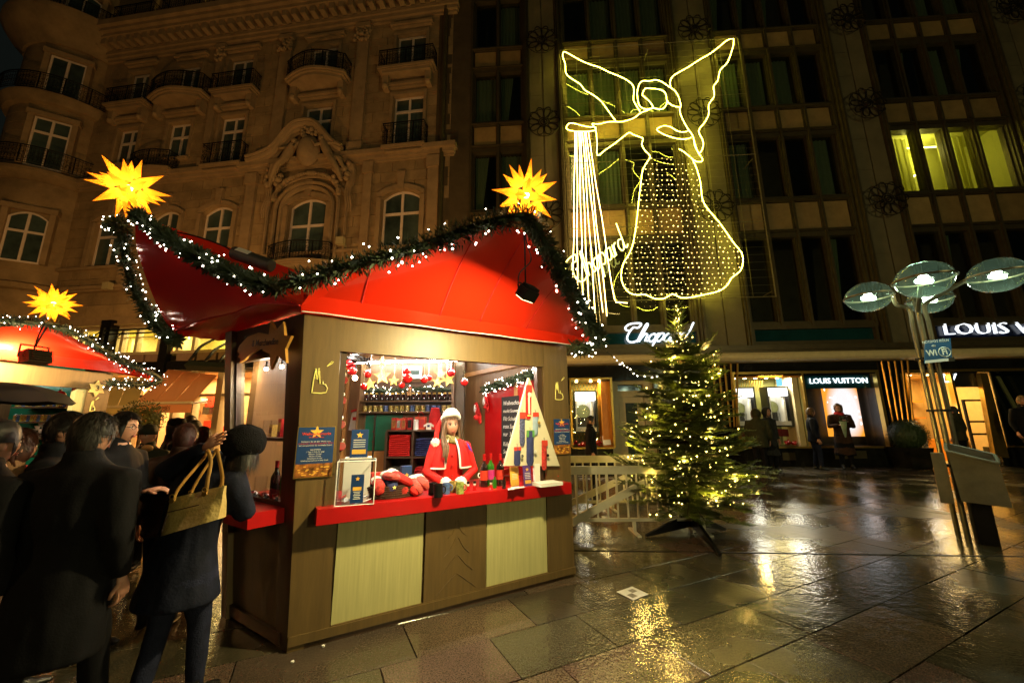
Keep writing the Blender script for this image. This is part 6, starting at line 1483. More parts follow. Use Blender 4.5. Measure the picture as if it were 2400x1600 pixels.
for k in range(6):
    c = side(.3 + k * .08, .9, -.04 - .02 * (k % 2)); mb = MB(); mb.ball(c + ZV * .03, (.03, .03, .03), 8, 6); mb.box(c + ZV * .03 + NL * .02, (.02, .02, .035), (ACd + ZV * .3).normalized(), NL); mb.build('wrapped_sweet', M['darkred'] if k % 2 else M['steel'], label='small wrapped gift, %s from the right on the side window sill' % ORD[k], category='gift', group='wrapped gifts on the side sill')
for k in range(5):
    c = side(.25 + k * .11, 1.385, -.15); mb = MB(); mb.lathe([(0, 0), (.03, 0), (.033, .14), (.03, .14), (.028, .01), (0, .01)], c, 12); mb.build('beer_glass', M['perspex'], smooth=True, label='clear beer glass, %s from the right on the side window shelf' % ORD[k], category='glass', group='glasses on the side window shelf')
# hanging tiny lamp
c = front_at(*P4(322, 335), -.9); t = thing('spot_lamp', 'small bright spot lamp under the ceiling at the left of the stall', 'lamp', c); mb = MB(); mb.ball(c, .025, 10, 8); mb.build('bulb', emit('spot_bulb', (1, .85, .6), 60), t); mb = MB(); mb.tube([c + ZV * .02, c + ZV * .3], .01, 5); mb.build('stem', M['iron'], t)
t = thing('cable_bundle', 'tangle of black cables under the ceiling at the left of the opening', 'cables', front_at(*P4(250, 130), -.3)); mb = MB()
for k in range(7): mb.tube(smooth_path([front_at(*P4(190 + rnd.uniform(0, 20), 110 + 8 * k), -.2), front_at(*P4(250 + 15 * k, 130 + rnd.uniform(-20, 40)), -.3), front_at(*P4(330 + 12 * k, 140 + rnd.uniform(-10, 50)), -.4), front_at(*P4(460, 150 + 15 * k), -.6)], 5), .006, 5)
mb.build('cables', M['iron'], t)

for k, (x, y, lb, m_) in enumerate(((345, 1300, 'shot glass with red rim left of the bottles', 'darkred'), (415, 1310, 'clear shot glass left of the bottles', 'perspex'), (625, 1345, 'small green schnapps bottle between the wine bottles', 'greenglass'), (710, 1350, 'small brown schnapps bottle right of the wine bottles', 'bottleglass'))):
    c = on5(x, y); t = thing('small_glass', lb, 'glass' if 'glass' in lb.split()[1] or 'shot' in lb else 'bottle', c); mb = MB()
    if 'bottle' in m_ or 'green' in m_: mb.lathe([(0, 0), (.018, 0), (.018, .06), (.008, .08), (.008, .1), (0, .1)], c, 12)
    else: mb.lathe([(0, 0), (.016, 0), (.02, .05), (.018, .05), (.014, .006), (0, .006)], c, 12)
    mb.build('glass', M[m_], t, smooth=True)
for k, (x, y, h_, lb, m_) in enumerate(((520, 1200, .16, 'striped carton standing behind the sock basket', 'redprint'), (790, 1185, .2, 'blue carton with gold star behind the sock basket', 'blueprint'), (900, 1230, .12, 'grey carton at the right rear of the sock basket', 'greycloth'))):
    c = front_at(*P4(x, y), -.42); c.z = CZ; t = thing('gift_carton', lb, 'box', c); mb = MB(); mb.box(c + ZV * h_ / 2, (.09, .06, h_), AB, NF); mb.build('box', M[m_], t); mb = MB(); star5(c + ZV * h_ * .6 + NF * .031, .022, AB, ZV, .002, mb); mb.build('star_print', M['goldprint'], t)

# the side window: lamps added to brighten it, glasses, cartons and toys crowding its sill and shelf
for k, tt in enumerate((.3, .5, .72)):
    c = LW(tt, 1.98, -.16); t = thing('spot_lamp', '%s small spot lamp from the right above the side window shelf' % ORD[k], 'lamp', c, 'spot lamps in the side window')
    mb = MB(); mb.ball(c, .018, 10, 8); mb.build('bulb', emit('side_fill_bulb', (1, .85, .6), 30, False), t); mb = MB(); mb.tube([c + ZV * .015, c + ZV * .07], .009, 6); mb.build('holder', M['iron'], t)
    lamp('POINT', 'side_fill_light', t, c - ZV * .03, 9, (1, .8, .5), .02)
rs = random.Random(31)
for k in range(9):
    low = k < 5; c = LW(.26 + .065 * (k if low else k - 4.6) * (1 if low else 1.9), .9 if low else 1.385, -.2 if low else -.2); h_ = rs.uniform(.09, .17); m_ = ('redpaint', 'blueprint', 'canlabel', 'redprint', 'orangewood', 'redprint', 'canblue', 'redpaint', 'gold')[k]
    t = thing('gift_carton', '%s small carton from the right on the side window %s' % (ORD[k if low else k - 5], 'sill, behind the wrapped gifts' if low else 'shelf'), 'box', c); mb = MB(); mb.box(c + ZV * h_ / 2, (.055, .05, h_), ACd, NL); mb.build('box', M[m_], t)
    mb = MB(); mb.box(c + ZV * h_ * .55 + NL * .0262, (.04, .002, h_ * .5), ACd, NL); mb.build('front_print', M[('ink', 'goldprint', 'nightprint')[k % 3]], t)
# ================================================================== SECOND STALL ON THE LEFT
P0 = at_y(241, 1000, 6.8); P0.z = 0
F2 = Fr(P0, (.087, .996, 0), (.996, -.087, 0))
st2 = thing('market_stall', 'smaller looking red roofed stall at the left edge with cans on green shelves', 'market stall', F2.pt(-.8, 0, -.5))
kz = lambda x, y: (x / 4.1275, 720 + y / 4.1275)
on2 = lambda x, y, o=0.0: F2.at(*kz(x, y), o)
mb = MB(); mb.fb(F2, -4.2, 0, 2.08, 2.36, -.08, 0); mb.build('lintel', M['stallwood'], st2)
up = F2.px(*kz(830, 900))[0]
mb = MB(); mb.fb(F2, up, 0, 0, 2.08, -.12, .003); mb.build('corner_pillar', M['stallwood'], st2)
ui = F2.px(*kz(735, 900))[0]; mb = MB(); mb.fb(F2, ui, up, 0, 2.08, -.12, -.03); mb.build('opening_post', M['lightply'], st2)
mb = MB(); mb.fb(F2, -4.2, ui, .0, .82, -.1, -.02); mb.build('front_panel', M['stallwood'], st2)
mb = MB(); mb.fb(F2, -4.2, ui, .82, .9, -.5, .1); mb.build('counter', M['redpaint'], st2)
yb = 7.4; B2 = Fr(V((0, yb, 0)), (1, 0, 0), (0, -1, 0)); bz = lambda x, y, o=0.0: B2.px(*kz(x, y), o)
xl, xr = bz(-300, 900)[0], bz(735, 900)[0]
mb = MB(); mb.fb(B2, xl, xr, .1, 2.6, -.05, 0); mb.build('back_wall', M['greenpanel'], st2)
mb = MB(); mb.fb(B2, xl, bz(120, 900)[0], .1, 2.5, 0, .35); mb.build('side_board', M['inwood'], st2)
for y in (962, 1108, 1262):
    z = bz(400, y, .3)[1]; mb = MB(); mb.fb(B2, bz(110, y, .3)[0], xr, z - .02, z, .0, .3); mb.build('wall_shelf', M['stallwood'], st2)
bpy.context.view_layer.update()
def canmesh(mlab):
    t = thing('can', '', 'can', (0, 0, 0)); mb = MB(); mb.lathe([(0, 0), (.04, 0), (.04, .13), (.036, .135), (0, .135)], (0, 0, 0), 12); mb.build('tin', M['steel'], t, smooth=True)
    mb = MB(); mb.lathe([(.0408, .012), (.0408, .12)], (0, 0, 0), 12); mb.build('label', mlab, t, smooth=True); return t
src = [canmesh(M['canlabel']), canmesh(M['mulled']), canmesh(M['canblue'])]
for s in src: proto(s)
for row, y, xs in ((0, 962, range(175, 715, 33)), (1, 1108, range(150, 560, 33))):
    z = bz(400, y, .3)[1]
    for k, x in enumerate(xs):
        u = bz(x, y, .18)[0]; dup(src[(k * 7 + row) % 3], (u, yb - .18, z), rnd.uniform(0, 6), 'printed can, %s from the left on the %s green shelf of the left stall' % (ORD[k], 'upper' if row == 0 else 'middle'), 'cans on the left stall %s shelf' % ('upper' if row == 0 else 'middle'))
for s in src:
    for ch in list(s.children): bpy.data.objects.remove(ch)
    bpy.data.objects.remove(s)
z = bz(400, 1262, .3)[1]
for k in range(5):
    for j in range(6 - k):
        if j > 4: continue
        c = V((bz(250 + j * 62 + k * 28, 1262, .18)[0], yb - .17, z + k * .052)); mb = MB(); mb.lathe([(.02, 0), (.045, .05), (.042, .05), (.018, .006), (0, .004)], c, 10); mb.build('paper_cup', M['paper'], smooth=True, label='white cup, %s from the left in the %s row of the left stall pyramid' % (ORD[j], ('bottom', 'second', 'third', 'fourth', 'top')[k]), category='cup', group='cups stacked in the left stall')
for x, y, lb in ((245, 820, 'red bauble near the bright tube in the left stall'), (577, 851, 'red bauble hanging right of the other one in the left stall')):
    c = on2(x, y, -.35); t = thing('bauble', lb, 'bauble', c); mb = MB(); mb.ball(c, .075, 14, 10); mb.build('globe', M['redglass'], t, smooth=True); mb = MB(); mb.tube([c + ZV * .07, c + ZV * .095], .015, 6); mb.build('cap', M['steel'], t); mb = MB(); mb.tube([c + ZV * .09, c + ZV * .35], .002, 3); mb.build('thread', M['ink'], t)
for x, y, lb in ((125, 820, 'gold star left of the baubles in the left stall'), (410, 845, 'dim gold star between the two baubles in the left stall')):
    c = on2(x, y, -.45); t = thing('gold_star', lb, 'star ornament', c); mb = MB(); star5(c, .1, V((1, 0, 0)), ZV, .012, mb); mb.build('star', M['gold'], t)
t = thing('led_tube', 'strip light under the roof of the left stall', 'lamp', on2(300, 790, -.5)); a, c = V((xl + .3, yb - .5, 2.3)), V((xr - .2, yb - .5, 2.3)); mb = MB(); mb.tube([a, c], .014, 6); mb.build('tube', emit('white_led_tube2', (1, .96, .85), 40), t)
# roof
e2 = [on2(x, y, .3) for x, y in ((-300, 320), (-150, 240), (0, 195), (160, 182), (310, 160), (430, 182), (560, 225), (640, 258), (720, 300), (840, 365), (960, 430), (1100, 525), (1250, 600), (1400, 660), (1500, 700))]
s2 = smooth_path(e2, 3); n = len(s2)
b2 = []
for i, p in enumerate(s2):
    u = (p - F2.o).dot(F2.U); q = F2.pt(u, F2.px(*kz(0, 530), .3)[1] - .0, .3); q.z = 2.5; q.z = min(q.z, p.z - .001) if i > n - 3 else q.z; b2.append(q)
b2[-1] = s2[-1]
mb = MB(); patch(mb, b2, s2, 8, bulge=F2.N * .05); mb.build('front_gable', M['redfab'], st2, smooth=2)
mb = MB(); patch(mb, [p - ZV * (.13 if i < n - 1 else .02) - F2.N * (.12 if i < n - 4 else 0) for i, p in enumerate(b2)], b2, 3); mb.build('front_valance', M['redfab'], st2, smooth=2)
pk = s2[int(n * .3)]; o2 = F2.pt(-1.0, 2.7, -1.6)
mb = MB(); patch(mb, s2, [s2[0].lerp(o2, .3 + .7 * i / (n - 1)) if i < n * .5 else s2[-1].lerp(o2, 1 - (i / (n - 1) - .5) * 1.2) for i in range(n)], 6); mb.build('roof_slope', M['redfab'], st2, smooth=2)
garland('fir_garland', 'lit fir garland curving along the roof edge of the left stall', [on2(x, y, .34) for x, y in ((-250, 190), (0, 130), (150, 140), (300, 150), (440, 150), (560, 190), (700, 235), (850, 310), (960, 390), (1100, 470), (1250, 555), (1400, 615), (1520, 665), (1550, 710), (1440, 745), (1300, 742), (1050, 735))], .12, 300, 45, seed=12)
pk = on2(465, 130, .34); froebel('glowing yellow pointed star on the roof of the left stall', at_plane(125, 712, pk, V((0, -1, 0))), .3, pk, 9)
c = on2(315, 492, .62); flood('black floodlight hanging in front of the left red gable', c, -F2.N + ZV * -.25, pk - ZV * .1, [pk, c + ZV * .5 + F2.U * .04, c + ZV * .25, c], 100, 1.5, (1, .8, .5))
c = on2(935, 785, .02); mb = MB(); mb.prism([c + (F2.U * math.sin(2 * math.pi * i / 12) + ZV * math.cos(2 * math.pi * i / 12)) * (.135 if i % 2 == 0 else .08) for i in range(12)][::-1], F2.N * .012)
ns_ = thing('number_star', 'pale yellow six pointed star with the number three on the left stall pillar', 'sign', c); o = mb.build('star', mat('cream_yellow_paint', (.75, .6, .2), .5), ns_)
mb = txt('3', .12, c + F2.N * .015, F2.U, ZV, .001, bold=.002); mb.build('number', M['stalldark'], ns_)
q = F2.px(*kz(862, 1003)); q2 = F2.px(*kz(928, 905)); cathedral(F2, q[0], q[1], q2[0] - q[0], q2[1] - q[1], .012, 'yellow cathedral outline on the left stall pillar under the number star', r=.009)

# ================================================================== SHOP FRONT OF THE STONE BUILDING
cg = lambda x, y: (300 + x / 6.03, 740 + y / 6.03)
PX = lambda x, y, o=0.0: FL.px(x, y, o)
M['shopcream'] = mat('cream_shop_wall', (.62, .55, .25), .7, var=.1)
M['pinkstone'] = mat('pink_stone_panel', (.25, .17, .13), .6, var=.15)
M['shoppost'] = mat('cream_timber_post', (.45, .38, .24), .45, var=.08)
# solid ground floor piers and upper band
colu = (PX(384, 800)[0], PX(402, 800)[0])
mb = MB(); mb.fb(FL, -23, -4.3, 5.5, 5.96, -.4, -.02); mb.build('frieze', M['stone_trim'], bld)
ul, ur = -21.4, -9.0
rm = MB(); rm.fb(FL, ul, ur, 3.9, 5.5, -1.7, -1.65); rm.fb(FL, ul, ur, 5.46, 5.5, -1.65, -.3); rm.fb(FL, ul, ur, 4.3, 4.36, -1.65, -.3)
rmo = rm.build('upper_shop_room', M['shopcream'], bld)
for u in (-20, -17.3, -14.6, -12, -10): lamp('AREA', 'shop_ceiling_light', rmo, FL.pt(u, 5.42, -.9), 90, (1, .8, .3), 1.0, dir=-ZV)
posts = [PX(x, 800)[0] for x in (160, 184, 240, 262, 281, 316, 370, 414, 451, 545)]
mb = MB()
for k, u in enumerate(posts): mb.fb(FL, u - .07, u + .07, 4.36, 5.5, -.25, -.05)
mb.fb(FL, ul, ur, 4.3, 4.42, -.25, -.04); mb.fb(FL, ul, ur, 5.4, 5.52, -.25, -.042)
mb.fb(FL, posts[0], posts[-1], 5.05, 5.08, -.2, -.1)
mb.build('window_frame', M['shoppost'], bld)
for k in range(len(posts) - 1):
    mb = MB(); mb.fb(FL, posts[k] + .07, posts[k + 1] - .07, 4.42, 5.4, -.16, -.15); mb.build('pane', M['glass'], bld)
for k, (x, m_) in enumerate(((327, 'orangewood'), (338, 'greenpanel'), (352, 'orange'), (248, 'shopcream'))):
    u = PX(x, 800)[0]; mb = MB(); q = []
    mb.fprism(FL, [(u - .12, 4.5), (u + .13, 4.5), (u + .1, 5.15), (u + .03, 5.2), (u - .03, 5.2), (u - .1, 5.15)], -.9, -.8); mb.tube([FL.pt(u, 5.2, -.85), FL.pt(u, 5.3, -.85)], .01, 4); mb.build('hanging_garment', M[m_], rmo)
for k in range(9):
    a = -20.8 + k * .95 + (.5 if k > 4 else 0); mb = MB(); mb.fb(FL, a, a + .85, 3.98, 4.29, -.25, -.02); mb.build('stone_panel', M['pinkstone'], bld)
mb = MB(); mb.fb(FL, -23, ur, 3.62, 3.98, -.4, .04); mb.build('dark_fascia', M['iron'], bld)
mb = MB(); mb.fb(FL, colu[0], colu[1], 0, 5.7, -.1, .14); mb.fb(FL, colu[0] - .15, colu[1] + .15, 5.35, 5.7, -.1, .3); mb.fb(FL, colu[0] - .08, colu[1] + .08, 5.2, 5.35, -.1, .22); mb.build('iron_column', M['iron'], bld)
cu = PX(262, 780)[0]; mb = MB(); mb.fb(FL, cu - .2, cu + .3, 4.4, 5.75, -.02, .3); mb.build('iron_column', M['iron'], bld)
mb = MB()
for yy in (772, 781): a = FL.at(243, yy + 3, .5); b = FL.at(372, yy - 3, .5); mb.tube([a, b], .035, 6)
mb.tube([FL.at(212, 792, .5), FL.at(244, 772, .5)], .025, 5); mb.tube([FL.at(245, 768, .5), FL.at(236, 806, .5)], .06, 6); mb.tube([FL.at(250, 812, .5), FL.at(288, 778, .5)], .02, 5)
mb.build('iron_bracket', M['iron'], bld)
# lower shop: lit room
rm = MB(); rm.fb(FL, ul, ur, -.02, 3.6, -2.2, -2.15); rm.fb(FL, ul, ur, 3.5, 3.6, -2.15, -.3); rm.fb(FL, ul, ur, -.03, .05, -2.15, -.3); rm.fb(FL, -16.6, -16.5, 0, 3.5, -2.15, -.4)
rl = rm.build('lower_shop_room', mat('peach_shop_wall', (.7, .45, .24), .7, var=.1), bld)
for u in (-19.5, -17.6, -15.3, -13.4, -11): lamp('AREA', 'shop_ceiling_light', rl, FL.pt(u, 3.42, -1.1), 200, (1, .68, .28), 1.2, dir=-ZV)
M['scarlet'] = mat('scarlet_display', (.75, .03, .01), .6, var=.15)
for x0, x1, y0, y1, m_ in ((478, 521, 925, 968, 'scarlet'), (474, 521, 985, 1010, 'scarlet'), (345, 380, 968, 990, 'orange'), (292, 340, 968, 1000, 'orange')):
    a, b = PX(x0, y1, -1.9), PX(x1, y0, -1.9); mb = MB(); mb.fb(FL, a[0], b[0], a[1], b[1], -2.1, -1.9); mb.build('display_panel', M[m_], rl)
for k in range(16):
    u = rnd.uniform(-18.5, -11.5); z = rnd.choice((.9, 1.4, 1.9, 2.4)); mb = MB(); mb.fb(FL, u, u + rnd.uniform(.15, .5), z, z + rnd.uniform(.12, .35), -2.1, -1.7); mb.build('boxed_goods', (M['orange'], M['scarlet'], M['white'], M['blackwall'])[k % 4], rl)
mb = MB()
for px in (232, 300, 344, 396, 432, 441, 497, 504, 540): u = PX(px, 1000)[0]; mb.fb(FL, u - .07, u + .07, 0, 3.6, -.3, .0)
mb.fb(FL, ul, ur, 2.55, 2.65, -.28, -.02); mb.fb(FL, ul, ur, 0, .5, -.28, -.02)
mb.build('shop_front_frame', M['shoppost'], bld)
mb = MB(); mb.fb(FL, ul, ur, .5, 3.6, -.16, -.15); mb.build('shop_glass', M['glass'], bld)
mb = MB(); mb.fb(FL, ur, -4.3, 0, 5.5, -.4, -.01); mb.build('ground_floor_wall', M['stone'], bld)
# awnings
def awning(label, tl, tr, bl, br, vh, m, out, text=None, nse=3):
    c = FL.at(*tl, .04); d = FL.at(*tr, .04); a = FL.at(*bl, out); b = FL.at(*br, out); zz = (a.z + b.z) / 2; a.z = b.z = zz
    t = thing('awning', label, 'awning', (c + d) / 2); mb = MB(); n = nse
    for k in range(n):
        s0, s1 = k / n, (k + 1) / n; g = .004
        mb.prism([a.lerp(b, s0 + g), a.lerp(b, s1 - g), c.lerp(d, s1 - g), c.lerp(d, s0 + g)], V((0, 0, .012)))
    mb.build('canvas', m, t)
    mb = MB(); mb.tube([a + ZV * .03, b + ZV * .03], .05, 8); mb.build('front_bar', M['shoppost'], t)
    mb = MB(); mb.prism([a - ZV * vh, b - ZV * vh, b, a], FL.N * .008); v = mb.build('valance', m, t)
    mb = MB()
    for s in (.05, .95): mb.tube([a.lerp(b, s), c.lerp(d, s) - ZV * 1.0], .025, 5)
    mb.build('folding_arm', M['iron'], t)
    if text:
        X = (b - a).normalized(); mb = txt(text, vh * .62, (a + b) / 2 - ZV * vh * .5 + FL.N * .014, X, ZV, .002, shear=.0); mb.build('lettering', M['stalldark'], t)
M['awn_pink'] = fabric('salmon_awning_canvas', (.6, .32, .16), .5, .6, .02); M['awn_beige'] = fabric('beige_awning_canvas', (.5, .42, .2), .5, .6, .02)
awning('salmon pink shop awning with small dark capital lettering on its valance', cg(565, 760), cg(1265, 842), cg(90, 1245), cg(905, 1245), .3, M['awn_pink'], 1.7, 'HERMÈS', 3)
awning('beige shop awning left of the salmon one, under the garland', (262, 884), (345, 884), (231, 960), (318, 950), .25, M['awn_beige'], 1.6, None, 2)
# glass canopy with arched ribs
gc = thing('glass_canopy', 'dark ribbed glass entrance canopy above the salmon awning', 'canopy', FL.at(*cg(1100, 650), 1.2))
mb = MB(); ribs = []
for pts in (((865, 640), (950, 530), (1040, 425), (1240, 318)), ((1080, 655), (1160, 560), (1240, 470), (1420, 370)), ((1260, 685), (1330, 600), (1420, 520), (1600, 430)), ((1440, 700), (1520, 620), (1600, 560), (1780, 480))):
    q = [FL.at(*cg(*p), o) for p, o in zip(pts, (1.5, 1.35, .95, .1))]; ribs.append(smooth_path(q, 4)); mb.tube(ribs[-1], .05, 6)
mb.build('rib', M['iron'], gc)
for a, b in zip(ribs, ribs[1:]):
    mb = MB(); patch(mb, a, b, 1); mb.build('pane', glassmat('dim_canopy_glass', (.75, .75, .5), .05, .15), gc)
mb = MB(); a, b = FL.at(*cg(850, 700), 1.5), FL.at(*cg(1500, 740), 1.5); mb.tube([a, b], .17, 4); mb.build('front_gutter', mat('dark_green_metal', (.012, .02, .014), .4), gc)
# ================================================================== CHRISTMAS TREE
tb_ = at_ground(1623, 1243); tt_ = at_y(1585, 712, tb_.y); TH = tt_.z; tree = thing('christmas_tree', 'tall fir christmas tree covered in warm white lights on a black stand', 'tree', tb_)
M['needle'] = mat('fir_needles', (.12, .165, .026), .45, var=.5, scale=9, spec=.35)
M['bark'] = mat('fir_bark', (.06, .035, .015), .85, var=.3, scale=20, bump=.4)
tip_ = tt_; axis = lambda z: tb_.lerp(tip_, z / TH)
mb = MB(); mb.tube([axis(TH * t) for t in (.13, .3, .5, .7, .85, .97, 1)], [.055, .045, .035, .024, .015, .008, .003], 8); mb.build('trunk', M['bark'], tree, smooth=True)
nb = MB(); wb = MB(); ends = []
rt = random.Random(21)
def spray(p, d, L_, up):
    """a flat twig with two ranks of needles"""
    d = d.normalized(); s = d.cross(up).normalized(); n = max(4, int(L_ / .011))
    for k in range(n):
        q = p + d * (L_ * k / n)
        for sg_ in (-1, 1):
            dr = (s * sg_ * rt.uniform(.7, 1) + d * rt.uniform(.35, .9) + up * rt.uniform(-.15, .4)).normalized(); l = rt.uniform(.03, .046); w = dr.cross(up).normalized() * .0055
            nb.add([q - w, q + w, q + dr * l + w * .3, q + dr * l - w * .3], [(0, 1, 2, 3)])
    nb.add([p - s * .003, p + s * .003, p + d * L_], [(0, 1, 2)])
z = TH * .115
# silhouette of the photographed crown: (height fraction, reach in metres)
prof = [(.1, .85), (.2, 1.08), (.28, 1.0), (.36, .82), (.44, .7), (.52, .62), (.6, .58), (.7, .53), (.765, .46), (.79, .28), (.815, .13), (.9, .08), (1, .03)]
def reach(f):
    for (a, ra), (b, rb) in zip(prof, prof[1:]):
        if a <= f <= b: return ra + (rb - ra) * (f - a) / (b - a)
    return prof[0][1] if f < prof[0][0] else .03
while z < TH * .975:
    f = z / TH; Rr = reach(f); nbr = 11 if f < .7 else 8 if f < .85 else 5; ph = rt.uniform(0, 6)
    for k in range(nbr):
        a = ph + 2 * math.pi * k / nbr + rt.uniform(-.25, .25); h = V((math.cos(a), math.sin(a), 0)); L_ = Rr * rt.uniform(.68, 1.12); p0 = axis(z + rt.uniform(-.06, .06))
        rise = rt.uniform(-.14, .26) + (.25 if f > .75 else 0); pts = [p0, p0 + h * L_ * .35 + ZV * L_ * (rise * .2 - .03), p0 + h * L_ * .7 + ZV * L_ * (rise * .45 - .04), p0 + h * L_ + ZV * L_ * rise]
        path = smooth_path(pts, 4); wb.tube(path, [.012 * (1 - .8 * i / (len(path) - 1)) * (L_ + .3) for i in range(len(path))], 5)
        m = len(path)
        for i in range(2, m):
            d = (path[i] - path[i - 1]).normalized(); rem = 1 - i / (m - 1); up = ZV
            for sg_ in (-1, 1):
                if L_ < .12 and i < m - 2: continue
                s = d.cross(up).normalized() * sg_; tw = (d * .75 + s * rt.uniform(.5, 1.0) + ZV * rt.uniform(-.1, .18)).normalized(); tl = min(.26, L_ * .42) * (.45 + .75 * rem) * rt.uniform(.7, 1.2)
                q = path[i - 1].lerp(path[i], rt.random()); spray(q, tw, tl, up)
                if tl > .11:
                    for s2 in (-1, 1): q2 = q + tw * tl * rt.uniform(.35, .6); spray(q2, (tw * .8 + tw.cross(up) * s2 * .75 + ZV * rt.uniform(-.1, .1)), tl * .5, up)
                ends.append(q + tw * tl)
            spray(path[i - 1], d, (path[i] - path[i - 1]).length * 1.15, up)
        spray(path[-1], (path[-1] - path[-2]), .1, ZV); ends.append(path[-1])
    z += .085 if f < .7 else .075
spray(axis(TH * .9), tip_ - axis(TH * .8), TH * .1, V((1, 0, 0))); spray(axis(TH * .93), tip_ - axis(TH * .8), TH * .07, V((0, 1, 0)))
nb.build('needles', M['needle'], tree, kind='stuff'); wb.build('branches', M['bark'], tree, kind='stuff')
lb = MB(); rt.shuffle(ends)
wc = mat('green_light_cable', (.01, .02, .008), .5)
for p in ends[:430]: lb.octa(p.lerp(axis(min(TH, max(.3, p.z))), rt.uniform(0, .3)) + V((rt.uniform(-.02, .02), rt.uniform(-.02, .02), rt.uniform(-.01, .03))), rt.choice((.006, .0078, .0098)))
for k in range(16): lb.octa(axis(TH * (.86 + k * .0085)) + V((rt.uniform(-.05, .05), rt.uniform(-.06, .0), 0)), .009)
fl_ = lb.build('fairy_lights', emit('warm_tree_light', (1, .66, .14), 30, False), tree, kind='stuff')
for k in range(26):
    f = .16 + .74 * (k / 25) ** 1.25; a = k * 2.4; q = axis(TH * f) + V((math.cos(a), math.sin(a), 0)) * reach(f) * (.55 if k % 3 else .95)
    lamp('POINT', 'tree_light', fl_, q, 15 * (1.2 - f * .6), (1, .66, .14), .03)
mb = MB(); sp_ = []
for k in range(120): sp_.append(axis(TH * (.2 + .76 * k / 119)) + V((math.cos(k * .55), math.sin(k * .55), 0)) * reach(.2 + .76 * k / 119) * .75)
mb.tube(smooth_path(sp_, 2), .0035, 3); mb.build('light_cable', wc, tree)
stn = thing('tree_stand', 'black metal post with three flat legs holding the christmas tree', 'stand', tb_)
mb = MB(); w = .065; mb.box(tb_ + ZV * .32, (w * 2, w * 2, .52)); mb.build('post', M['iron'], stn)
c4 = lambda x, y: (1280 + x / 4.523, 1040 + y / 4.523)
for p in ((1060, 985), (1845, 1190), (1905, 915), (1500, 800)):
    e = at_ground(*c4(*p)); mb = MB(); d = e - tb_; mb.hexa([tb_ + ZV * .06 - d.cross(ZV).normalized() * .018, e + ZV * .005 - d.cross(ZV).normalized() * .018, e + ZV * .005 + d.cross(ZV).normalized() * .018, tb_ + ZV * .06 + d.cross(ZV).normalized() * .018, tb_ + ZV * .26 - d.cross(ZV).normalized() * .018, e + ZV * .03 - d.cross(ZV).normalized() * .018, e + ZV * .03 + d.cross(ZV).normalized() * .018, tb_ + ZV * .26 + d.cross(ZV).normalized() * .018]); mb.build('leg', M['iron'], stn)
# string of lights from the stall to the tree
sl = thing('light_string', 'drooping cable with a few lights between stall roof and tree', 'light string', tF)
pts = [tF] + [at_plane(x, y, tF.lerp(tb_, t), V((0, -1, 0))) for x, y, t in ((1432, 832, .2), (1452, 850, .35), (1470, 862, .5), (1495, 878, .7), (1540, 880, .9))]
mb = MB(); pth = smooth_path(pts, 6); mb.tube(pth, .006, 4); mb.build('cable', wc, sl); mb = MB()
for p in pth[8::2]: mb.octa(p + V((rnd.uniform(-.01, .01), 0, rnd.uniform(-.03, .02))), .009)
mb.build('fairy_lights', M['fairy'], sl, kind='stuff')
# ================================================================== WHITE BARRIERS
M['barrier'] = mat('white_barrier_paint', (.55, .53, .42), .45, var=.12, scale=3)
def barrier(label, y, xa, xb, ztop_px, zrail_px, zbot_px, nbars, diag):
    q = lambda px, py: at_y(px, py, y); Fq = Fr(V((0, y, 0)), (1, 0, 0), (0, -1, 0)); a = q(xa, ztop_px).x; b = q(xb, ztop_px).x
    zt, zr, zb = q((xa + xb) / 2, ztop_px).z, q((xa + xb) / 2, zrail_px).z, q((xa + xb) / 2, zbot_px).z
    t = thing('barrier', label, 'barrier', V(((a + b) / 2, y, 0)))
    mb = MB(); mb.fb(Fq, a, b, zr, zt, -.02, .02); mb.build('top_board', M['barrier'], t); mb = MB(); mb.fb(Fq, a, b, zb - .02, zb + .02, -.02, .02); mb.build('bottom_rail', M['barrier'], t)
    for k in range(nbars):
        x = a + (b - a) * (k + .5) / nbars; mb = MB(); mb.fb(Fq, x - .011, x + .011, zb + .02, zr, -.011, .011); mb.build('bar', M['barrier'], t)
    for x in (a + .03, (a + b) / 2, b - .03):
        mb = MB(); mb.fb(Fq, x - .02, x + .02, 0, zb - .02, -.02, .02); mb.fb(Fq, x - .025, x + .025, 0, .02, -.22, .22); mb.build('foot', M['barrier'], t)
    for (p, r_) in diag:
        A1, B1 = q(*p), q(*r_); mb = MB(); dz = V((0, 0, .055)); mb.prism([A1 - dz, B1 - dz, B1 + dz, A1 + dz], V((0, .03, 0))); mb.prism([A1 - dz + V((0, -.022, 0)), B1 - dz + V((0, -.022, 0)), B1 + dz + V((0, -.022, 0)), A1 + dz + V((0, -.022, 0))], V((0, .008, 0))); mb.build('diagonal_board', M['barrier'], t)
barrier('nearer white slatted barrier beside the christmas tree', 5.75, 1315, 1640, 1091, 1110, 1217, 14, [((1343, 1222), (1510, 1132))])
barrier('second white slatted barrier standing behind the nearer one', 7.2, 1300, 1560, 1067, 1083, 1175, 14, [((1335, 1180), (1480, 1112))])
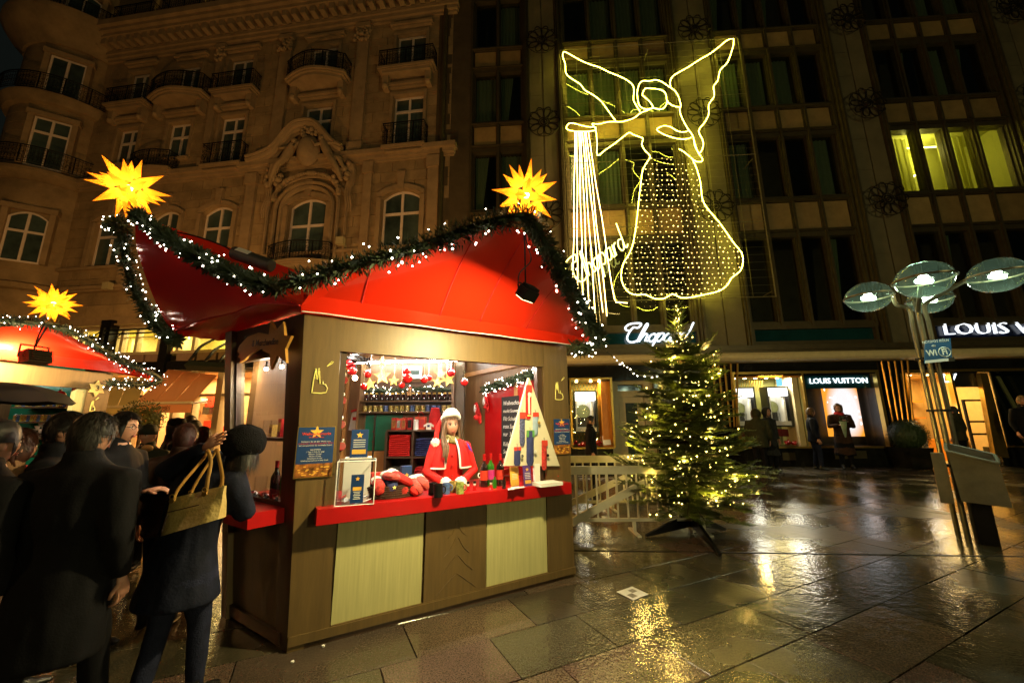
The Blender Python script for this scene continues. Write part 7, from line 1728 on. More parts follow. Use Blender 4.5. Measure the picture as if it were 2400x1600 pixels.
# ================================================================== STREET LAMP, BIN, BUSH
lp = at_ground(2270, 1266); M['tubesteel'] = mat('weathered_steel_tube', (.22, .19, .12), .3, .85, var=.25, scale=6)
lampg = thing('street_lamp', 'steel street lamp of bundled tubes with four glowing glass globes', 'street lamp', lp)
yL = lp.y; ly = lambda px, py, dy=0.0: at_y(px, py, yL + dy)
zTop = ly(2165, 706).z
def mk_glob():
    m = glassmat('greenish_globe_glass', (.82, .95, .88), .03, .08); N = m.node_tree.nodes; L = m.node_tree.links
    tl = N.new('ShaderNodeBsdfTranslucent'); tl.inputs[0].default_value = (.55, .85, .72, 1); mx = N.new('ShaderNodeMixShader'); mx.inputs[0].default_value = .009
    o = [n for n in N if n.type == 'OUTPUT_MATERIAL'][0]; s = o.inputs[0].links[0].from_socket; L.new(s, mx.inputs[1]); L.new(tl.outputs[0], mx.inputs[2]); L.new(mx.outputs[0], o.inputs[0]); return m
M['globe'] = mk_glob(); M['lampcore'] = emit('lamp_core', (.85, 1, .9), 22)
globes = [((2165, 655), 52, -.75, (2163, 720)), ((2337, 645), 60, -.55, (2212, 720)), ((2035, 696), 41, .25, (2150, 722)), ((2179, 702), 46, .75, (2190, 735))]
heads = []
for i, ((gx, gy), gr, dy, (ax_, ay_)) in enumerate(globes):
    c = ly(gx, gy, dy); r_ = .27
    mb = MB(); off = V(((i % 2 - .5) * .11, (i // 2 - .5) * .11, 0)); b = lp + off
    top = V((b.x, b.y, c.z - .22)); d = V((c.x - top.x, c.y - top.y, 0)); dn = d.normalized() if d.length > .05 else V((0, -1, 0))
    mb.tube([b] + smooth_path([top - ZV * .25, top - ZV * .03, top + dn * .12 + ZV * .06, c - dn * r_ * 1.0 - ZV * .0], 5), .026, 8); mb.build('tube', M['tubesteel'], lampg, smooth=True)
    mb = MB(); ring_ = [c + V((r_ * 1.04 * math.cos(a), r_ * 1.04 * math.sin(a), 0)) for a in [2 * math.pi * k / 28 for k in range(28)]]; mb.tube(ring_, .014, 6, closed=True); hd = mb.build('globe_ring', M['tubesteel'], lampg, smooth=True)
    mb = MB(); mb.ball(c, (r_, r_, r_ * .8), 24, 16); mb.build('glass_globe', M['globe'], hd, smooth=True)
    mb = MB(); mb.tube([c - V((.09, 0, .02)), c + V((.09, 0, -.02))], .028, 10); mb.ball(c + V((0, 0, .03)), (.05, .05, .03), 10, 6); mb.build('lamp_core', M['lampcore'], hd)
    lamp('POINT', 'globe_light', hd, c + ZV * -.05, 34, (.9, 1, .7), .1)
for z_ in (.9, 1.6, 2.3):
    mb = MB(); mb.box(lp + ZV * z_, (.18, .18, .03)); mb.build('clamp', M['iron'], lampg)
c = [ly(2168, 851, -.12), ly(2232, 845, -.12), ly(2228, 792, -.12), ly(2169, 798, -.12)]
ws = thing('information_sign', 'blue wireless hotspot sign strapped to the street lamp tubes', 'sign', (c[0] + c[1]) / 2)
mb = MB(); mb.prism(c, V((0, .012, 0))); mb.build('board', mat('sign_blue', (.015, .08, .19), .35, var=.1), ws); X = (c[1] - c[0]).normalized(); Y = V((0, -1, 0)).cross(X).normalized(); Y = Y if Y.z > 0 else -Y; w = (c[1] - c[0]).length; h = (c[3] - c[0]).length; cc = (c[0] + c[1] + c[2] + c[3]) / 4 - V((0, .002, 0))
mb = txt('HOTSPOT KÖLN', w * .13, cc + Y * h * .4, X, Y, .001); txt('Wi', w * .3, cc - X * w * .27 - Y * h * .08, X, Y, .001, mb=mb, bold=.003)
q = [cc + X * w * (.2 + .22 * math.cos(a)) + Y * h * (-.08 + .2 * math.sin(a)) for a in [2 * math.pi * k / 20 for k in range(20)]]; mb.tube(q, .006, 4, closed=True); txt('Fi', w * .3, cc + X * w * .2 - Y * h * .08, X, Y, .001, mb=mb, bold=.003)
for k in range(3): mb.tube([cc + X * w * (-.12 + (.04 + .03 * k) * math.cos(a)) + Y * h * (.14 + (.05 + .035 * k) * math.sin(a)) for a in [math.pi * (.2 + .6 * j / 6) for j in range(7)]], .003, 4)
mb.build('lettering', M['ink'], ws); mb = MB(); mb.prism([c[0], c[1], c[1].lerp(c[2], .12), c[0].lerp(c[3], .12)], V((0, -.002, 0))); mb.build('white_strip', M['paper'], ws); mb = MB(); mb.box(cc + X * w * .36 - Y * h * .42 - V((0, .004, 0)), (w * .2, .002, h * .16), X, V((0, 1, 0)), Y); mb.build('dark_logo_block', M['blackwall'], ws)
# litter bin hung on the lamp
kb = lambda x, y: (1800 + x / 2.412, 600 + y / 2.412)
bn_ = thing('litter_bin', 'grey wedge shaped metal litter bin hanging on the street lamp', 'litter bin', lp)
M['binmetal'] = mat('grey_bin_sheet', (.16, .15, .11), .5, .1, var=.25, scale=5, bump=.1)
bc0 = at_ground(2290, 1290); bc0 = lp + (V((bc0.x, bc0.y, 0)) - lp) * .0; yv = V((lp.x, lp.y, 0)).normalized(); Yb = -yv; Xb = V((yv.y, -yv.x, 0))
cb_ = at_plane(2290, 1110, lp + Yb * .22, Yb); bx = (V((cb_.x, cb_.y, 0)) - lp); bctr = V((cb_.x, cb_.y, 0)); zb_ = at_plane(2290, 1182, lp + Yb * .3, Yb).z; ztp = at_plane(2280, 1062, lp + Yb * .2, Yb).z
hw = .21
pt_ = lambda a, b, z: bctr + Xb * a + Yb * b + ZV * z
front = [pt_(-hw * .85, .08, zb_ + .02), pt_(hw, .08, zb_), pt_(hw, -.14, zb_), pt_(-hw * .85, -.14, zb_ + .02)]
tops = [pt_(-hw, .16, ztp + .02), pt_(hw * .86, .16, ztp - .1), pt_(hw * .86, -.14, ztp - .02), pt_(-hw, -.14, ztp + .1)]
th = .012; mb = MB()
for i in range(4):
    j = (i + 1) % 4; nrm = (front[j] - front[i]).cross(ZV).normalized() * -th
    mb.prism([front[i], front[j], tops[j], tops[i]], nrm)
mb.prism(front, ZV * th); mb.build('body', M['binmetal'], bn_)
mb = MB(); rim = [t + ZV * .005 for t in tops]; mb.tube(smooth_path([rim[0].lerp(rim[1], .1), rim[0].lerp(rim[1], .9), rim[1].lerp(rim[2], .15), rim[1].lerp(rim[2], .85), rim[2].lerp(rim[3], .1), rim[2].lerp(rim[3], .9), rim[3].lerp(rim[0], .15), rim[3].lerp(rim[0], .85)], 3, True), .018, 6, closed=True); mb.build('rim', M['binmetal'], bn_)
mb = MB(); mb.box(pt_(-hw - .09, -.05, (zb_ + ztp) / 2 - .02), (.12, .1, ztp - zb_ + .02), Xb, Yb); mb.build('ash_box', M['binmetal'], bn_)
mb = MB(); mb.box(pt_(-.02, -.12, zb_ / 2), (.16, .06, zb_), Xb, Yb); mb.build('support', M['iron'], bn_)
# clipped box bush in a planter
bg_ = at_ground(2140, 1096); bz_ = at_y(2150, 1040, bg_.y)
bu = thing('topiary_bush', 'round clipped box bush in a dark planter by the lit shop entrance', 'bush', bg_)
M['boxleaf'] = mat('box_leaves', (.03, .06, .018), .5, var=.5, scale=12)
mb = MB(); rb = random.Random(5); Rb = .5; bc_ = V((bg_.x + .05, bg_.y, .98))
for k in range(5200):
    d = V((rb.gauss(0, 1), rb.gauss(0, 1), rb.gauss(0, 1))).normalized(); p = bc_ + d * Rb * rb.uniform(.86, 1.03) * (1 + .06 * mnoise.noise(d * 4)); s1 = d.orthogonal().normalized(); s1 = Quaternion(d, rb.uniform(0, 6)) @ s1; s2 = (d.cross(s1) + d * rb.uniform(-.6, .8)).normalized()
    mb.add([p, p + s1 * .012 + s2 * .014, p + s2 * .032, p - s1 * .012 + s2 * .014], [(0, 1, 2, 3)])
mb.ball(bc_, Rb * .84, 20, 14); mb.build('leaves', M['boxleaf'], bu, kind='stuff')
mb = MB(); mb.hexa([bg_ + V((x, y, 0)) for x, y in ((-.3, -.3), (.3, -.3), (.3, .3), (-.3, .3))] + [bg_ + V((x, y, .62)) for x, y in ((-.38, -.38), (.38, -.38), (.38, .38), (-.38, .38))]); mb.build('planter', M['blackstone'], bu)
# bush in front of the salmon awning
pb_ = at_y(333, 985, 8.2); t = thing('potted_bush', 'loose leafy bush standing between the crowd and the salmon awning', 'bush', V((pb_.x, 8.2, 0))); mb = MB()
for k in range(2600):
    d = V((rb.gauss(0, 1), rb.gauss(0, 1), rb.gauss(0, .9))); d = d.normalized() * rb.uniform(.3, 1.08); p = pb_ + d * .36 + V((0, 0, .05)); a = V((rb.gauss(0, 1), rb.gauss(0, 1), rb.gauss(0, 1))).normalized(); b = a.orthogonal().normalized()
    mb.add([p, p + a * .02 + b * .012, p + a * .045, p + a * .02 - b * .012], [(0, 1, 2, 3)])
mb.build('leaves', mat('olive_leaves', (.07, .08, .02), .5, var=.5, scale=10), t, kind='stuff'); mb = MB(); mb.tube([V((pb_.x, 8.2, .5)), pb_], .03, 6); mb.build('stem', M['bark'], t); mb = MB(); mb.lathe([(0, 0), (.22, 0), (.28, .55), (.25, .55), (.24, .5), (0, .5)], V((pb_.x, 8.2, 0)), 16); mb.build('pot', M['stalldark'], t)
# leaflet on the wet ground
k7 = lambda x, y: (1300 + x / 2.138, 1000 + y / 2.138)
t = thing('fallen_leaflet', 'white printed leaflet lying on the wet paving right of the stall', 'leaflet', at_ground(*k7(390, 832))); c = [at_ground(*k7(*p), .006) for p in ((310, 826), (395, 868), (470, 838), (388, 800))]
mb = MB(); mb.prism(c, ZV * .002); mb.build('sheet', M['paper'], t); mb = MB()
for s0, s1, t0, t1 in ((.12, .45, .5, .85), (.5, .82, .2, .5)):
    g = lambda s, t_: c[0].lerp(c[1], t_).lerp(c[3].lerp(c[2], t_), s) + ZV * .003
    mb.prism([g(s0, t0), g(s0, t1), g(s1, t1), g(s1, t0)], ZV * .0006)
mb.build('printed_picture', mat('grey_newsprint', (.22, .2, .17), .7, var=.5, scale=40), t)
# bit of litter by the stall corner
for x, y, lb in ((685, 1553, 'tiny crumpled white scrap by the near stall corner'), (757, 1516, 'pale scrap of paper against the stall skirting')):
    mb = MB(); mb.ball(at_ground(x, y) + ZV * .008, (.012, .01, .008), 7, 5); mb.build('paper_scrap', M['paper'], label=lb, category='litter')
# umbrella of a visitor at the left edge
uc = at_y(-20, 945, 2.9); t = thing('umbrella', 'black open umbrella cutting in at the left edge of the crowd', 'umbrella', uc); mb = MB(); n = 8
for k in range(n):
    a0, a1 = 2 * math.pi * k / n, 2 * math.pi * (k + 1) / n; rows = []
    for j in range(5):
        t_ = j / 4; r_ = .42 * math.sin(t_ * 1.35) / math.sin(1.35); z_ = .16 * math.cos(t_ * 1.5)
        rows.append([uc + V((r_ * math.cos(a0 + (a1 - a0) * s), r_ * math.sin(a0 + (a1 - a0) * s), z_ - .015 * (1 - abs(2 * s - 1)) * t_)) for s in (0, .5, 1)])
    vs = [p for r in rows for p in r]; mb.add(vs, [(j * 3 + i, j * 3 + i + 1, (j + 1) * 3 + i + 1, (j + 1) * 3 + i) for j in range(4) for i in range(2)])
mb.build('canopy', mat('black_umbrella_cloth', (.012, .012, .014), .5), t, smooth=2); mb = MB(); mb.tube([uc + ZV * .2, uc - ZV * .55], .008, 6); mb.build('shaft', M['steel'], t)
# ================================================================== PEOPLE
M['blackcoat'] = mat('black_wool_coat', (.006, .006, .008), .8, var=.3, scale=9, bump=.1, bscale=120, spec=.15)
M['navycoat'] = mat('navy_quilted_coat', (.008, .01, .022), .7, var=.3, scale=9, bump=.15, bscale=60, spec=.15)
M['darkjeans'] = mat('dark_blue_jeans', (.015, .018, .04), .85, var=.3, scale=12, bump=.3, bscale=120, spec=.15)
M['browncoat'] = mat('brown_coat', (.05, .025, .015), .8, var=.3, scale=9, bump=.1, bscale=120, spec=.15)
M['olivecoat'] = mat('olive_parka', (.035, .035, .018), .8, var=.3, scale=9, bump=.12, bscale=80, spec=.15)
M['greencoat'] = mat('dark_green_jacket', (.02, .028, .02), .6, var=.3, scale=9, bump=.12, bscale=80, spec=.15)
M['greycoat'] = mat('charcoal_coat', (.03, .03, .03), .8, var=.3, scale=9, bump=.1, bscale=120, spec=.15)
M['tancoat'] = mat('tan_corduroy', (.25, .13, .06), .85, var=.25, scale=9, bump=.4, bscale=90)
M['shoe'] = mat('black_leather_shoe', (.01, .01, .01), .35)
M['blackknit'] = mat('black_rib_knit', (.006, .006, .007), .95, var=.5, scale=60, bump=.6, bscale=140, spec=.1)
M['hair_dark'] = mat('dark_hair', (.007, .005, .004), .5, var=.5, scale=40, streak=(1, 1, .15))
M['hair_brown'] = mat('brown_hair', (.1, .05, .02), .5, var=.5, scale=50, streak=(1, 1, .12))
M['hair_grey'] = mat('greying_hair', (.014, .011, .008), .6, var=.6, scale=50)
M['hair_red'] = mat('reddish_hair', (.05, .014, .006), .5, var=.5, scale=40)
M['hair_blond'] = mat('fair_hair', (.3, .2, .1), .5, var=.4, scale=40)
M['fur'] = mat('brown_fur_trim', (.16, .09, .04), .95, var=.6, scale=30, bump=.8, bscale=60)
M['eyewhite'] = mat('eye_white', (.75, .72, .7), .2, var=.02); M['iris'] = mat('dark_iris', (.03, .02, .012), .15); M['lips'] = mat('lips', (.42, .11, .09), .4, var=.05)
def headmesh():
    mb = MB(); nu, nv = 30, 22
    for j in range(nv + 1):
        t = math.pi * j / nv
        for k in range(nu):
            a = 2 * math.pi * k / nu; x, y, z = math.sin(t) * math.cos(a), math.sin(t) * math.sin(a), math.cos(t)
            px, py, pz = x * .077, y * .096, z * .118
            if z < 0:
                px *= 1 - .3 * (-z) ** 1.6
                if y > 0: py *= 1 - .45 * (-z)
            if y < 0:
                g = lambda x0, z0, sx, sz: math.exp(-((x - x0) / sx) ** 2 - ((z - z0) / sz) ** 2) * min(1, -y * 1.6)
                py -= .021 * g(0, -.22, .13, .13) + .009 * g(0, .02, .1, .2) - .008 * (g(.4, .06, .18, .12) + g(-.4, .06, .18, .12)) + .005 * g(0, -.52, .28, .1) + .010 * g(0, -.84, .25, .16) + .004 * (g(.45, -.2, .2, .2) + g(-.45, -.2, .2, .2)) + .003 * g(0, .24, .5, .09)
            mb.v.append(V((px, py, pz)))
    for j in range(nv):
        for k in range(nu): mb.f.append([j * nu + k, (j + 1) * nu + k, (j + 1) * nu + (k + 1) % nu, j * nu + (k + 1) % nu]); mb.m.append(0)
    for s in (-1, 1): mb.ball((s * .078, .008, -.012), (.009, .02, .03), 8, 6)
    return mb
def hand(mb, wr, d, n, S, mi, curl=.35, spread=.12, side=1):
    """palm and five fingers; d = pointing direction, n = back of hand normal"""
    d = V(d).normalized(); n = (V(n) - d * V(n).dot(d)).normalized(); s = d.cross(n) * side
    L_ = .19 * S
    mb.tube([wr - d * .02 * S, wr + d * .02 * S, wr + d * .055 * S, wr + d * .095 * S], [.026 * S, .034 * S, .042 * S, .038 * S], 10, mi, up=n, flat=.42)
    for k, (o, l, sp) in enumerate(((-.03, .075, -1.2), (-.01, .085, -.4), (.011, .08, .4), (.03, .062, 1.2))):
        b = wr + d * .088 * S + s * o * S; dd = (d + s * spread * sp).normalized(); p = [b - d * .02 * S, b]; a = 0
        for q in range(3):
            a += curl * (.6 + .3 * q); p.append(p[-1] + (dd * math.cos(a) - n * math.sin(a)) * l * S * (.42, .32, .26)[q])
        mb.tube(p, [.0095 * S, .0092 * S, .0086 * S, .0078 * S, .005 * S], 7, mi)
    b = wr + d * .03 * S - s * .03 * S; mb.tube([wr + d * .02 * S - s * .012 * S, b, b + (d * .6 - s * .8 - n * .2).normalized() * .035 * S, b + (d * .6 - s * .8 - n * .2).normalized() * .035 * S + (d * .9 - s * .3 - n * .3).normalized() * .03 * S], [.012 * S, .0125 * S, .0105 * S, .007 * S], 7, mi)
def loft(mb, secs, mi, n=18):
    vs = []; fs = []
    for (c, rx, ry) in secs:
        for k in range(n):
            a = 2 * math.pi * k / n; vs.append(V(c) + V((rx * math.cos(a), ry * math.sin(a), 0)))
    m = len(secs)
    for i in range(m - 1):
        for k in range(n): fs.append((i * n + k, i * n + (k + 1) % n, (i + 1) * n + (k + 1) % n, (i + 1) * n + k))
    fs += [tuple(range(n - 1, -1, -1)), tuple((m - 1) * n + k for k in range(n))]
    mb.add(vs, fs, mi)
def person(label, x, y, h, yaw, coat, legs='blackcoat', hair='hair_dark', z0=0.0, armR=None, armL=None, coatlen=.78, lean=(0, 0), stride=(.0, .0), bulk=1.0, hat=None, hood=None, hairstyle='short', headyaw=0, headtilt=0, headoff=(0, 0, 0), scarf=None, glasses=False, face=True, handcurl=.5, handn=None, skirt=0, vox=.019, collar=True, near=False, headscale=1.0, bigeyes=False):
    S = h / 1.75; base = V((x, y, z0)); Rz = Matrix.Rotation(yaw, 4, 'Z')
    t = thing('person', label, 'person', base)
    T = Matrix.Translation(base) @ Rz @ Matrix.Scale(S, 4)
    b = MB(); lx, ly = lean                      # offset of the shoulders from the hips
    sh = lambda z: V((lx * max(0, (z - .9)) / .55, ly * max(0, (z - .9)) / .55, 0))
    B = bulk
    secs = [(z, rx, ry) for z, rx, ry in ((.82, .165, .125), (.95, .18, .135), (1.08, .172, .125), (1.2, .19, .135), (1.32, .205, .13), (1.41, .19, .11), (1.46, .12, .085), (1.5, .07, .065))]
    if coatlen < .8:
        k = coatlen; secs = [(k, .2 + skirt, .16 + skirt), ((k + .9) / 2, .192 + skirt * .5, .15 + skirt * .5)] + secs[1:]
    loft(b, [(sh(z) + V((0, 0, z)), rx * B, ry * B) for z, rx, ry in secs], 0)
    b.tube([sh(1.48) + V((0, 0, 1.46)), sh(1.5) + V((0, -.005, 1.56))], [.062, .056], 12, 3)
    if collar: loft(b, [(sh(1.44) + V((0, .005, 1.44)), .1, .095), (sh(1.5) + V((0, .01, 1.5)), .085, .085), (sh(1.5) + V((0, .016, 1.548)), .082, .08)], 0)
    for s, st in ((-1, stride[0]), (1, stride[1])):
        hip = V((s * .09, 0, .88)); an = V((s * .1, -st, .07 + max(0, abs(st) - .15) * .25 * (1 if st < 0 else 0))); kn = (hip + an) / 2 + V((0, -.03 - abs(st) * .12, .02))
        b.tube([hip, hip.lerp(kn, .5), kn, kn.lerp(an, .5), an + V((0, 0, .03))], [.098 * min(B, 1.1), .09, .068, .062, .052], 12, 1)
        b.tube([an + V((0, .06, -.02)), an + V((0, 0, -.015)), an + V((s * .01, -.1, -.035)), an + V((s * .015, -.17, -.045))], [.038, .05, .043, .03], 10, 2, up=(0, 0, 1), flat=.8)
    hands = MB()
    for s, arm in ((-1, armR), (1, armL)):
        sp = sh(1.4) + V((s * .185 * (.5 + B * .5), 0, 1.39))
        el, wr = arm if arm else ((s * .07, .03, -.28), (s * .06, -.05, -.52))
        el = sp + V(el); wr = sp + V(wr)
        b.tube([sp + V((-s * .05, 0, .0)), sp, sp.lerp(el, .5), el, el.lerp(wr, .5), wr], [.075, .082 * B, .07 * B, .06 * B, .053 * B, .045], 12, 0)
        d = (wr - el).normalized(); nn = V(handn) if handn else (V((s, 0, .2)) if not arm else V((0, -.3, 1)))
        hand(hands, wr + d * .012, d, nn, 1.0, 0, curl=handcurl, side=s)
    if skirt: pass
    # one skin over all volumes
    me = bpy.data.meshes.new('tmp'); me.from_pydata([tuple(v) for v in b.v], [], b.f); me.polygons.foreach_set('material_index', b.m)
    ob = bpy.data.objects.new('tmp', me); COL.objects.link(ob); md = ob.modifiers.new('r', 'REMESH'); md.mode = 'VOXEL'; md.voxel_size = vox
    md2 = ob.modifiers.new('s', 'SMOOTH'); md2.factor = .5; md2.iterations = 4
    ev = ob.evaluated_get(bpy.context.evaluated_depsgraph_get()); m2 = bpy.data.meshes.new_from_object(ev)
    kd = KDTree(len(b.f))
    for i, f in enumerate(b.f):
        c = V((0, 0, 0))
        for q in f: c += b.v[q]
        kd.insert(c / len(f), i)
    kd.balance()
    out = MB(); out.v = [v.co.copy() for v in m2.vertices]
    for p in m2.polygons:
        out.f.append(list(p.vertices)); out.m.append(b.m[kd.find(p.center)[1]])
    bpy.data.objects.remove(ob); bpy.data.meshes.remove(me); bpy.data.meshes.remove(m2)
    # cloth folds
    for i, v in enumerate(out.v):
        if v.z < 1.44:
            w = .009 * mnoise.noise(V((v.x * 7, v.y * 7, v.z * 3.5 + x))) + .006 * mnoise.noise(V((v.x * 22, v.y * 22, v.z * 6 + x))); d = V((v.x, v.y, 0)); out.v[i] = v + (d.normalized() if d.length > .02 else V((0, 0, 0))) * w
    hc = sh(1.62) + V(headoff) + V((0, -.015, 1.625))
    HM = Matrix.Translation(hc) @ Matrix.Rotation(headyaw, 4, 'Z') @ Matrix.Rotation(headtilt, 4, 'X') @ Matrix.Scale(headscale, 4)
    hd = headmesh().xf(HM); hd.m = [3] * len(hd.f); out.join(hd); hands.m = [3] * len(hands.f); out.join(hands)
    out.xf(T); out.build('body', [M[coat], M[legs], M['shoe'], M['skin']], t, smooth=2)
    def child(name, mb, m, M_=HM, sm=2): return mb.xf(T @ M_).build(name, m, t, smooth=sm)
    if face:
        for s in (-1, 1):
            k_ = 1.35 if bigeyes else 1.0; mb = MB(); mb.ball((s * .031, -.079, .006), (.0135 * k_, .0095, .0075 * k_), 10, 7); e = child('eye', mb, M['eyewhite']); mb = MB(); mb.ball((s * .031, -.0855, .006), (.0062 * k_ * 1.1, .004, .0064 * k_ * 1.1), 8, 6).xf(T @ HM); mb.build('iris', M['iris'], e, smooth=True)
            mb = MB(); mb.tube([(s * .016, -.094, .024), (s * .032, -.092, .031), (s * .05, -.08, .025)], [.003, .0038, .002], 5); child('eyebrow', mb, M['hair_dark'])
            if bigeyes: mb = MB(); mb.tube([(s * .012, -.092, .012), (s * .03, -.0935, .019), (s * .05, -.082, .011)], .0026, 5); child('eyelash', mb, M['hair_dark'])
        mb = MB(); mb.ball((0, -.0935, -.061), (.022, .007, .0045), 10, 6); mb.ball((0, -.092, -.069), (.019, .008, .0055), 10, 6); child('lips', mb, M['lips'])
    if hair:
        mb = MB(); nu, nv = 26, 14; vs = []; rg = random.Random(int(x * 100) & 255)
        low = {'short': -.8, 'bob': -.9, 'long': -1.2, 'fringe': -.8}[hairstyle]
        for j in range(nv + 1):
            for k in range(nu):
                a = 2 * math.pi * k / nu; f = -math.sin(a)          # 1 at the face side
                end = math.acos(max(-1, min(1, .62 if f > .75 else (.3 if f > .35 else ((low if low > -1 else -.999) if (f < -.3 or low < -.85) else .02)))))
                if f > .35 and low < -.5 and f < .75: end = math.acos(.25 if f > .6 else -.6)
                th = end * j / nv; r_ = 1.09 + .05 * rg.random() + (.06 if j > nv - 3 and f < .3 else 0)
                vs.append(V((math.sin(th) * math.cos(a) * .08 * r_, math.sin(th) * math.sin(a) * .1 * r_, math.cos(th) * .122 * r_)))
        mb.add(vs, [(j * nu + k, (j + 1) * nu + k, (j + 1) * nu + (k + 1) % nu, j * nu + (k + 1) % nu) for j in range(nv) for k in range(nu)])
        if hairstyle in ('bob', 'long', 'fringe'):
            for k in range(34 if hairstyle == 'long' else 22):
                a = rg.uniform(-.15, math.pi + .15); p = V((.083 * math.cos(a), .095 * math.sin(a) + .005, .02)); Ld = .34 if hairstyle == 'long' else .16
                mb.tube([p + V((0, 0, .05)), p * 1.06 - V((0, 0, .06)), p * 1.02 + V((rg.uniform(-.01, .01), -.01, -Ld * .6)), p * .95 + V((rg.uniform(-.02, .02), -.02, -Ld * rg.uniform(.85, 1.1)))], [.014, .018, .014, .004], 5)
        if near or hairstyle == 'long':
            for k in range(1500 if near else 500):
                a = rg.uniform(0, 2 * math.pi); f = -math.sin(a); tmax = .9 if f > .6 else 1.25 if f > .35 else (2.35 if f < -.3 else 1.5); th = tmax * rg.random() ** .7
                n_ = V((math.sin(th) * math.cos(a), math.sin(th) * math.sin(a), math.cos(th))); p = V((n_.x * .086, n_.y * .107, n_.z * .131)) * rg.uniform(.97, 1.05)
                tn = V((math.cos(th) * math.cos(a), math.cos(th) * math.sin(a), -math.sin(th))); sd = n_.cross(tn) * .0035
                tp = p + tn * rg.uniform(.03, .06) + n_ * rg.uniform(.0, .012) + sd * rg.uniform(-6, 6); mb.add([p - sd, p + sd, tp], [(0, 1, 2)])
        child('hair', mb, M[hair])
    if hat == 'cap':
        mb = MB(); mb.lathe([(.095, .03), (.1, .05), (.098, .09), (.075, .13), (0, .145)], (0, 0, 0), 18); mb.v = [V((p.x * .92, p.y * 1.08, p.z)) for p in mb.v]; mb.ball((0, -.1, .045), (.06, .05, .008), 12, 6); child('flat_cap', mb, M['blackcoat'])
    if hat == 'beanie':
        mb = MB(); mb.lathe([(.093, .015), (.1, .02), (.1, .06), (.096, .09), (.07, .135), (0, .155)], (0, 0, 0), 18); mb.v = [V((p.x * .92, p.y * 1.1, p.z)) for p in mb.v]; child('knit_hat', mb, M['greencoat'])
    if hat == 'round':
        mb = MB(); nu_, nv_ = 44, 16; vs = []
        for j in range(nv_ + 1):
            th = math.pi * .72 * j / nv_
            for k in range(nu_):
                a = 2 * math.pi * k / nu_; rr_ = 1 + .035 * math.sin(k * math.pi) + (.03 if k % 2 else -.02); vs.append(V((math.sin(th) * math.cos(a) * .128 * rr_, math.sin(th) * math.sin(a) * .14 * rr_ + .02, math.cos(th) * .125 + .035 + .012 * mnoise.noise(V((math.cos(a) * 2, math.sin(a) * 2, th * 3))))))
        mb.add(vs, [(j * nu_ + k, (j + 1) * nu_ + k, (j + 1) * nu_ + (k + 1) % nu_, j * nu_ + (k + 1) % nu_) for j in range(nv_) for k in range(nu_)]); child('knit_hat', mb, M['blackknit'])
        mb = MB(); rg = random.Random(5)
        for k in range(900):
            a = rg.uniform(-.6, math.pi + .6); p = V((.085 * math.cos(a), .098 * math.sin(a) + .01, rg.uniform(-.09, .02))); sd = V((-math.sin(a), math.cos(a), 0)) * .003; mb.add([p - sd, p + sd, p * 1.08 + V((rg.uniform(-.02, .02), rg.uniform(-.01, .02), -rg.uniform(.05, .12)))], [(0, 1, 2)])
        child('hair', mb, M['hair_dark'])
    if hood:
        mb = MB(); nu, nv = 22, 14; vs = []
        for j in range(nv + 1):
            for k in range(nu):
                a = 2 * math.pi * k / nu; f = -math.sin(a); end = math.acos(.55 if f > .6 else (.1 if f > .3 else -.98)); th = end * j / nv
                vs.append(V((math.sin(th) * math.cos(a) * .115, math.sin(th) * math.sin(a) * .135 + .01, math.cos(th) * .15 + .005)))
        mb.add(vs, [(j * nu + k, (j + 1) * nu + k, (j + 1) * nu + (k + 1) % nu, j * nu + (k + 1) % nu) for j in range(nv) for k in range(nu)]); child('hood', mb, M[coat])
        if hood == 'fur':
            mb = MB(); rg = random.Random(3); ring = [V((.115 * math.cos(a), -.075 - .02 * math.sin(a), .0 + .14 * math.sin(a))) for a in [2 * math.pi * k / 22 for k in range(22)]]
            mb.tube(ring, .022, 7, closed=True)
            for k in range(700):
                p = rg.choice(ring) + V((rg.uniform(-.02, .02), rg.uniform(-.02, .02), rg.uniform(-.02, .02))); d = V((rg.gauss(0, 1), rg.gauss(-.4, 1), rg.gauss(0, 1))).normalized(); w = d.orthogonal() * .002; mb.add([p - w, p + w, p + d * .05], [(0, 1, 2)])
            child('fur_trim', mb, M['fur'])
    if scarf:
        mb = MB(); ring = [sh(1.5) + V((.085 * math.cos(a), .075 * math.sin(a) - .005, 1.455 + .012 * math.sin(a * 2))) for a in [2 * math.pi * k / 18 for k in range(18)]]
        mb.tube(ring, .036, 9, closed=True); mb.tube([p + V((0, 0, .03)) for p in ring], .028, 8, closed=True); child('scarf', mb, scarf, Matrix.Identity(4))
    if glasses:
        mb = MB()
        for s in (-1, 1): mb.tube([(s * .033 + .022 * math.cos(a), -.1, .004 + .016 * math.sin(a)) for a in [2 * math.pi * k / 14 for k in range(14)]], .0018, 4, closed=True); mb.tube([(s * .055, -.1, .008), (s * .078, 0, .01)], .002, 4)
        mb.tube([(-.011, -.102, .006), (.011, -.102, .006)], .0018, 4); child('glasses', mb, M['iron'])
    return t, T, S, sh
def spot(px, pytop, y): p = at_y(px, pytop, y); return p.x, p.z
DEG = R
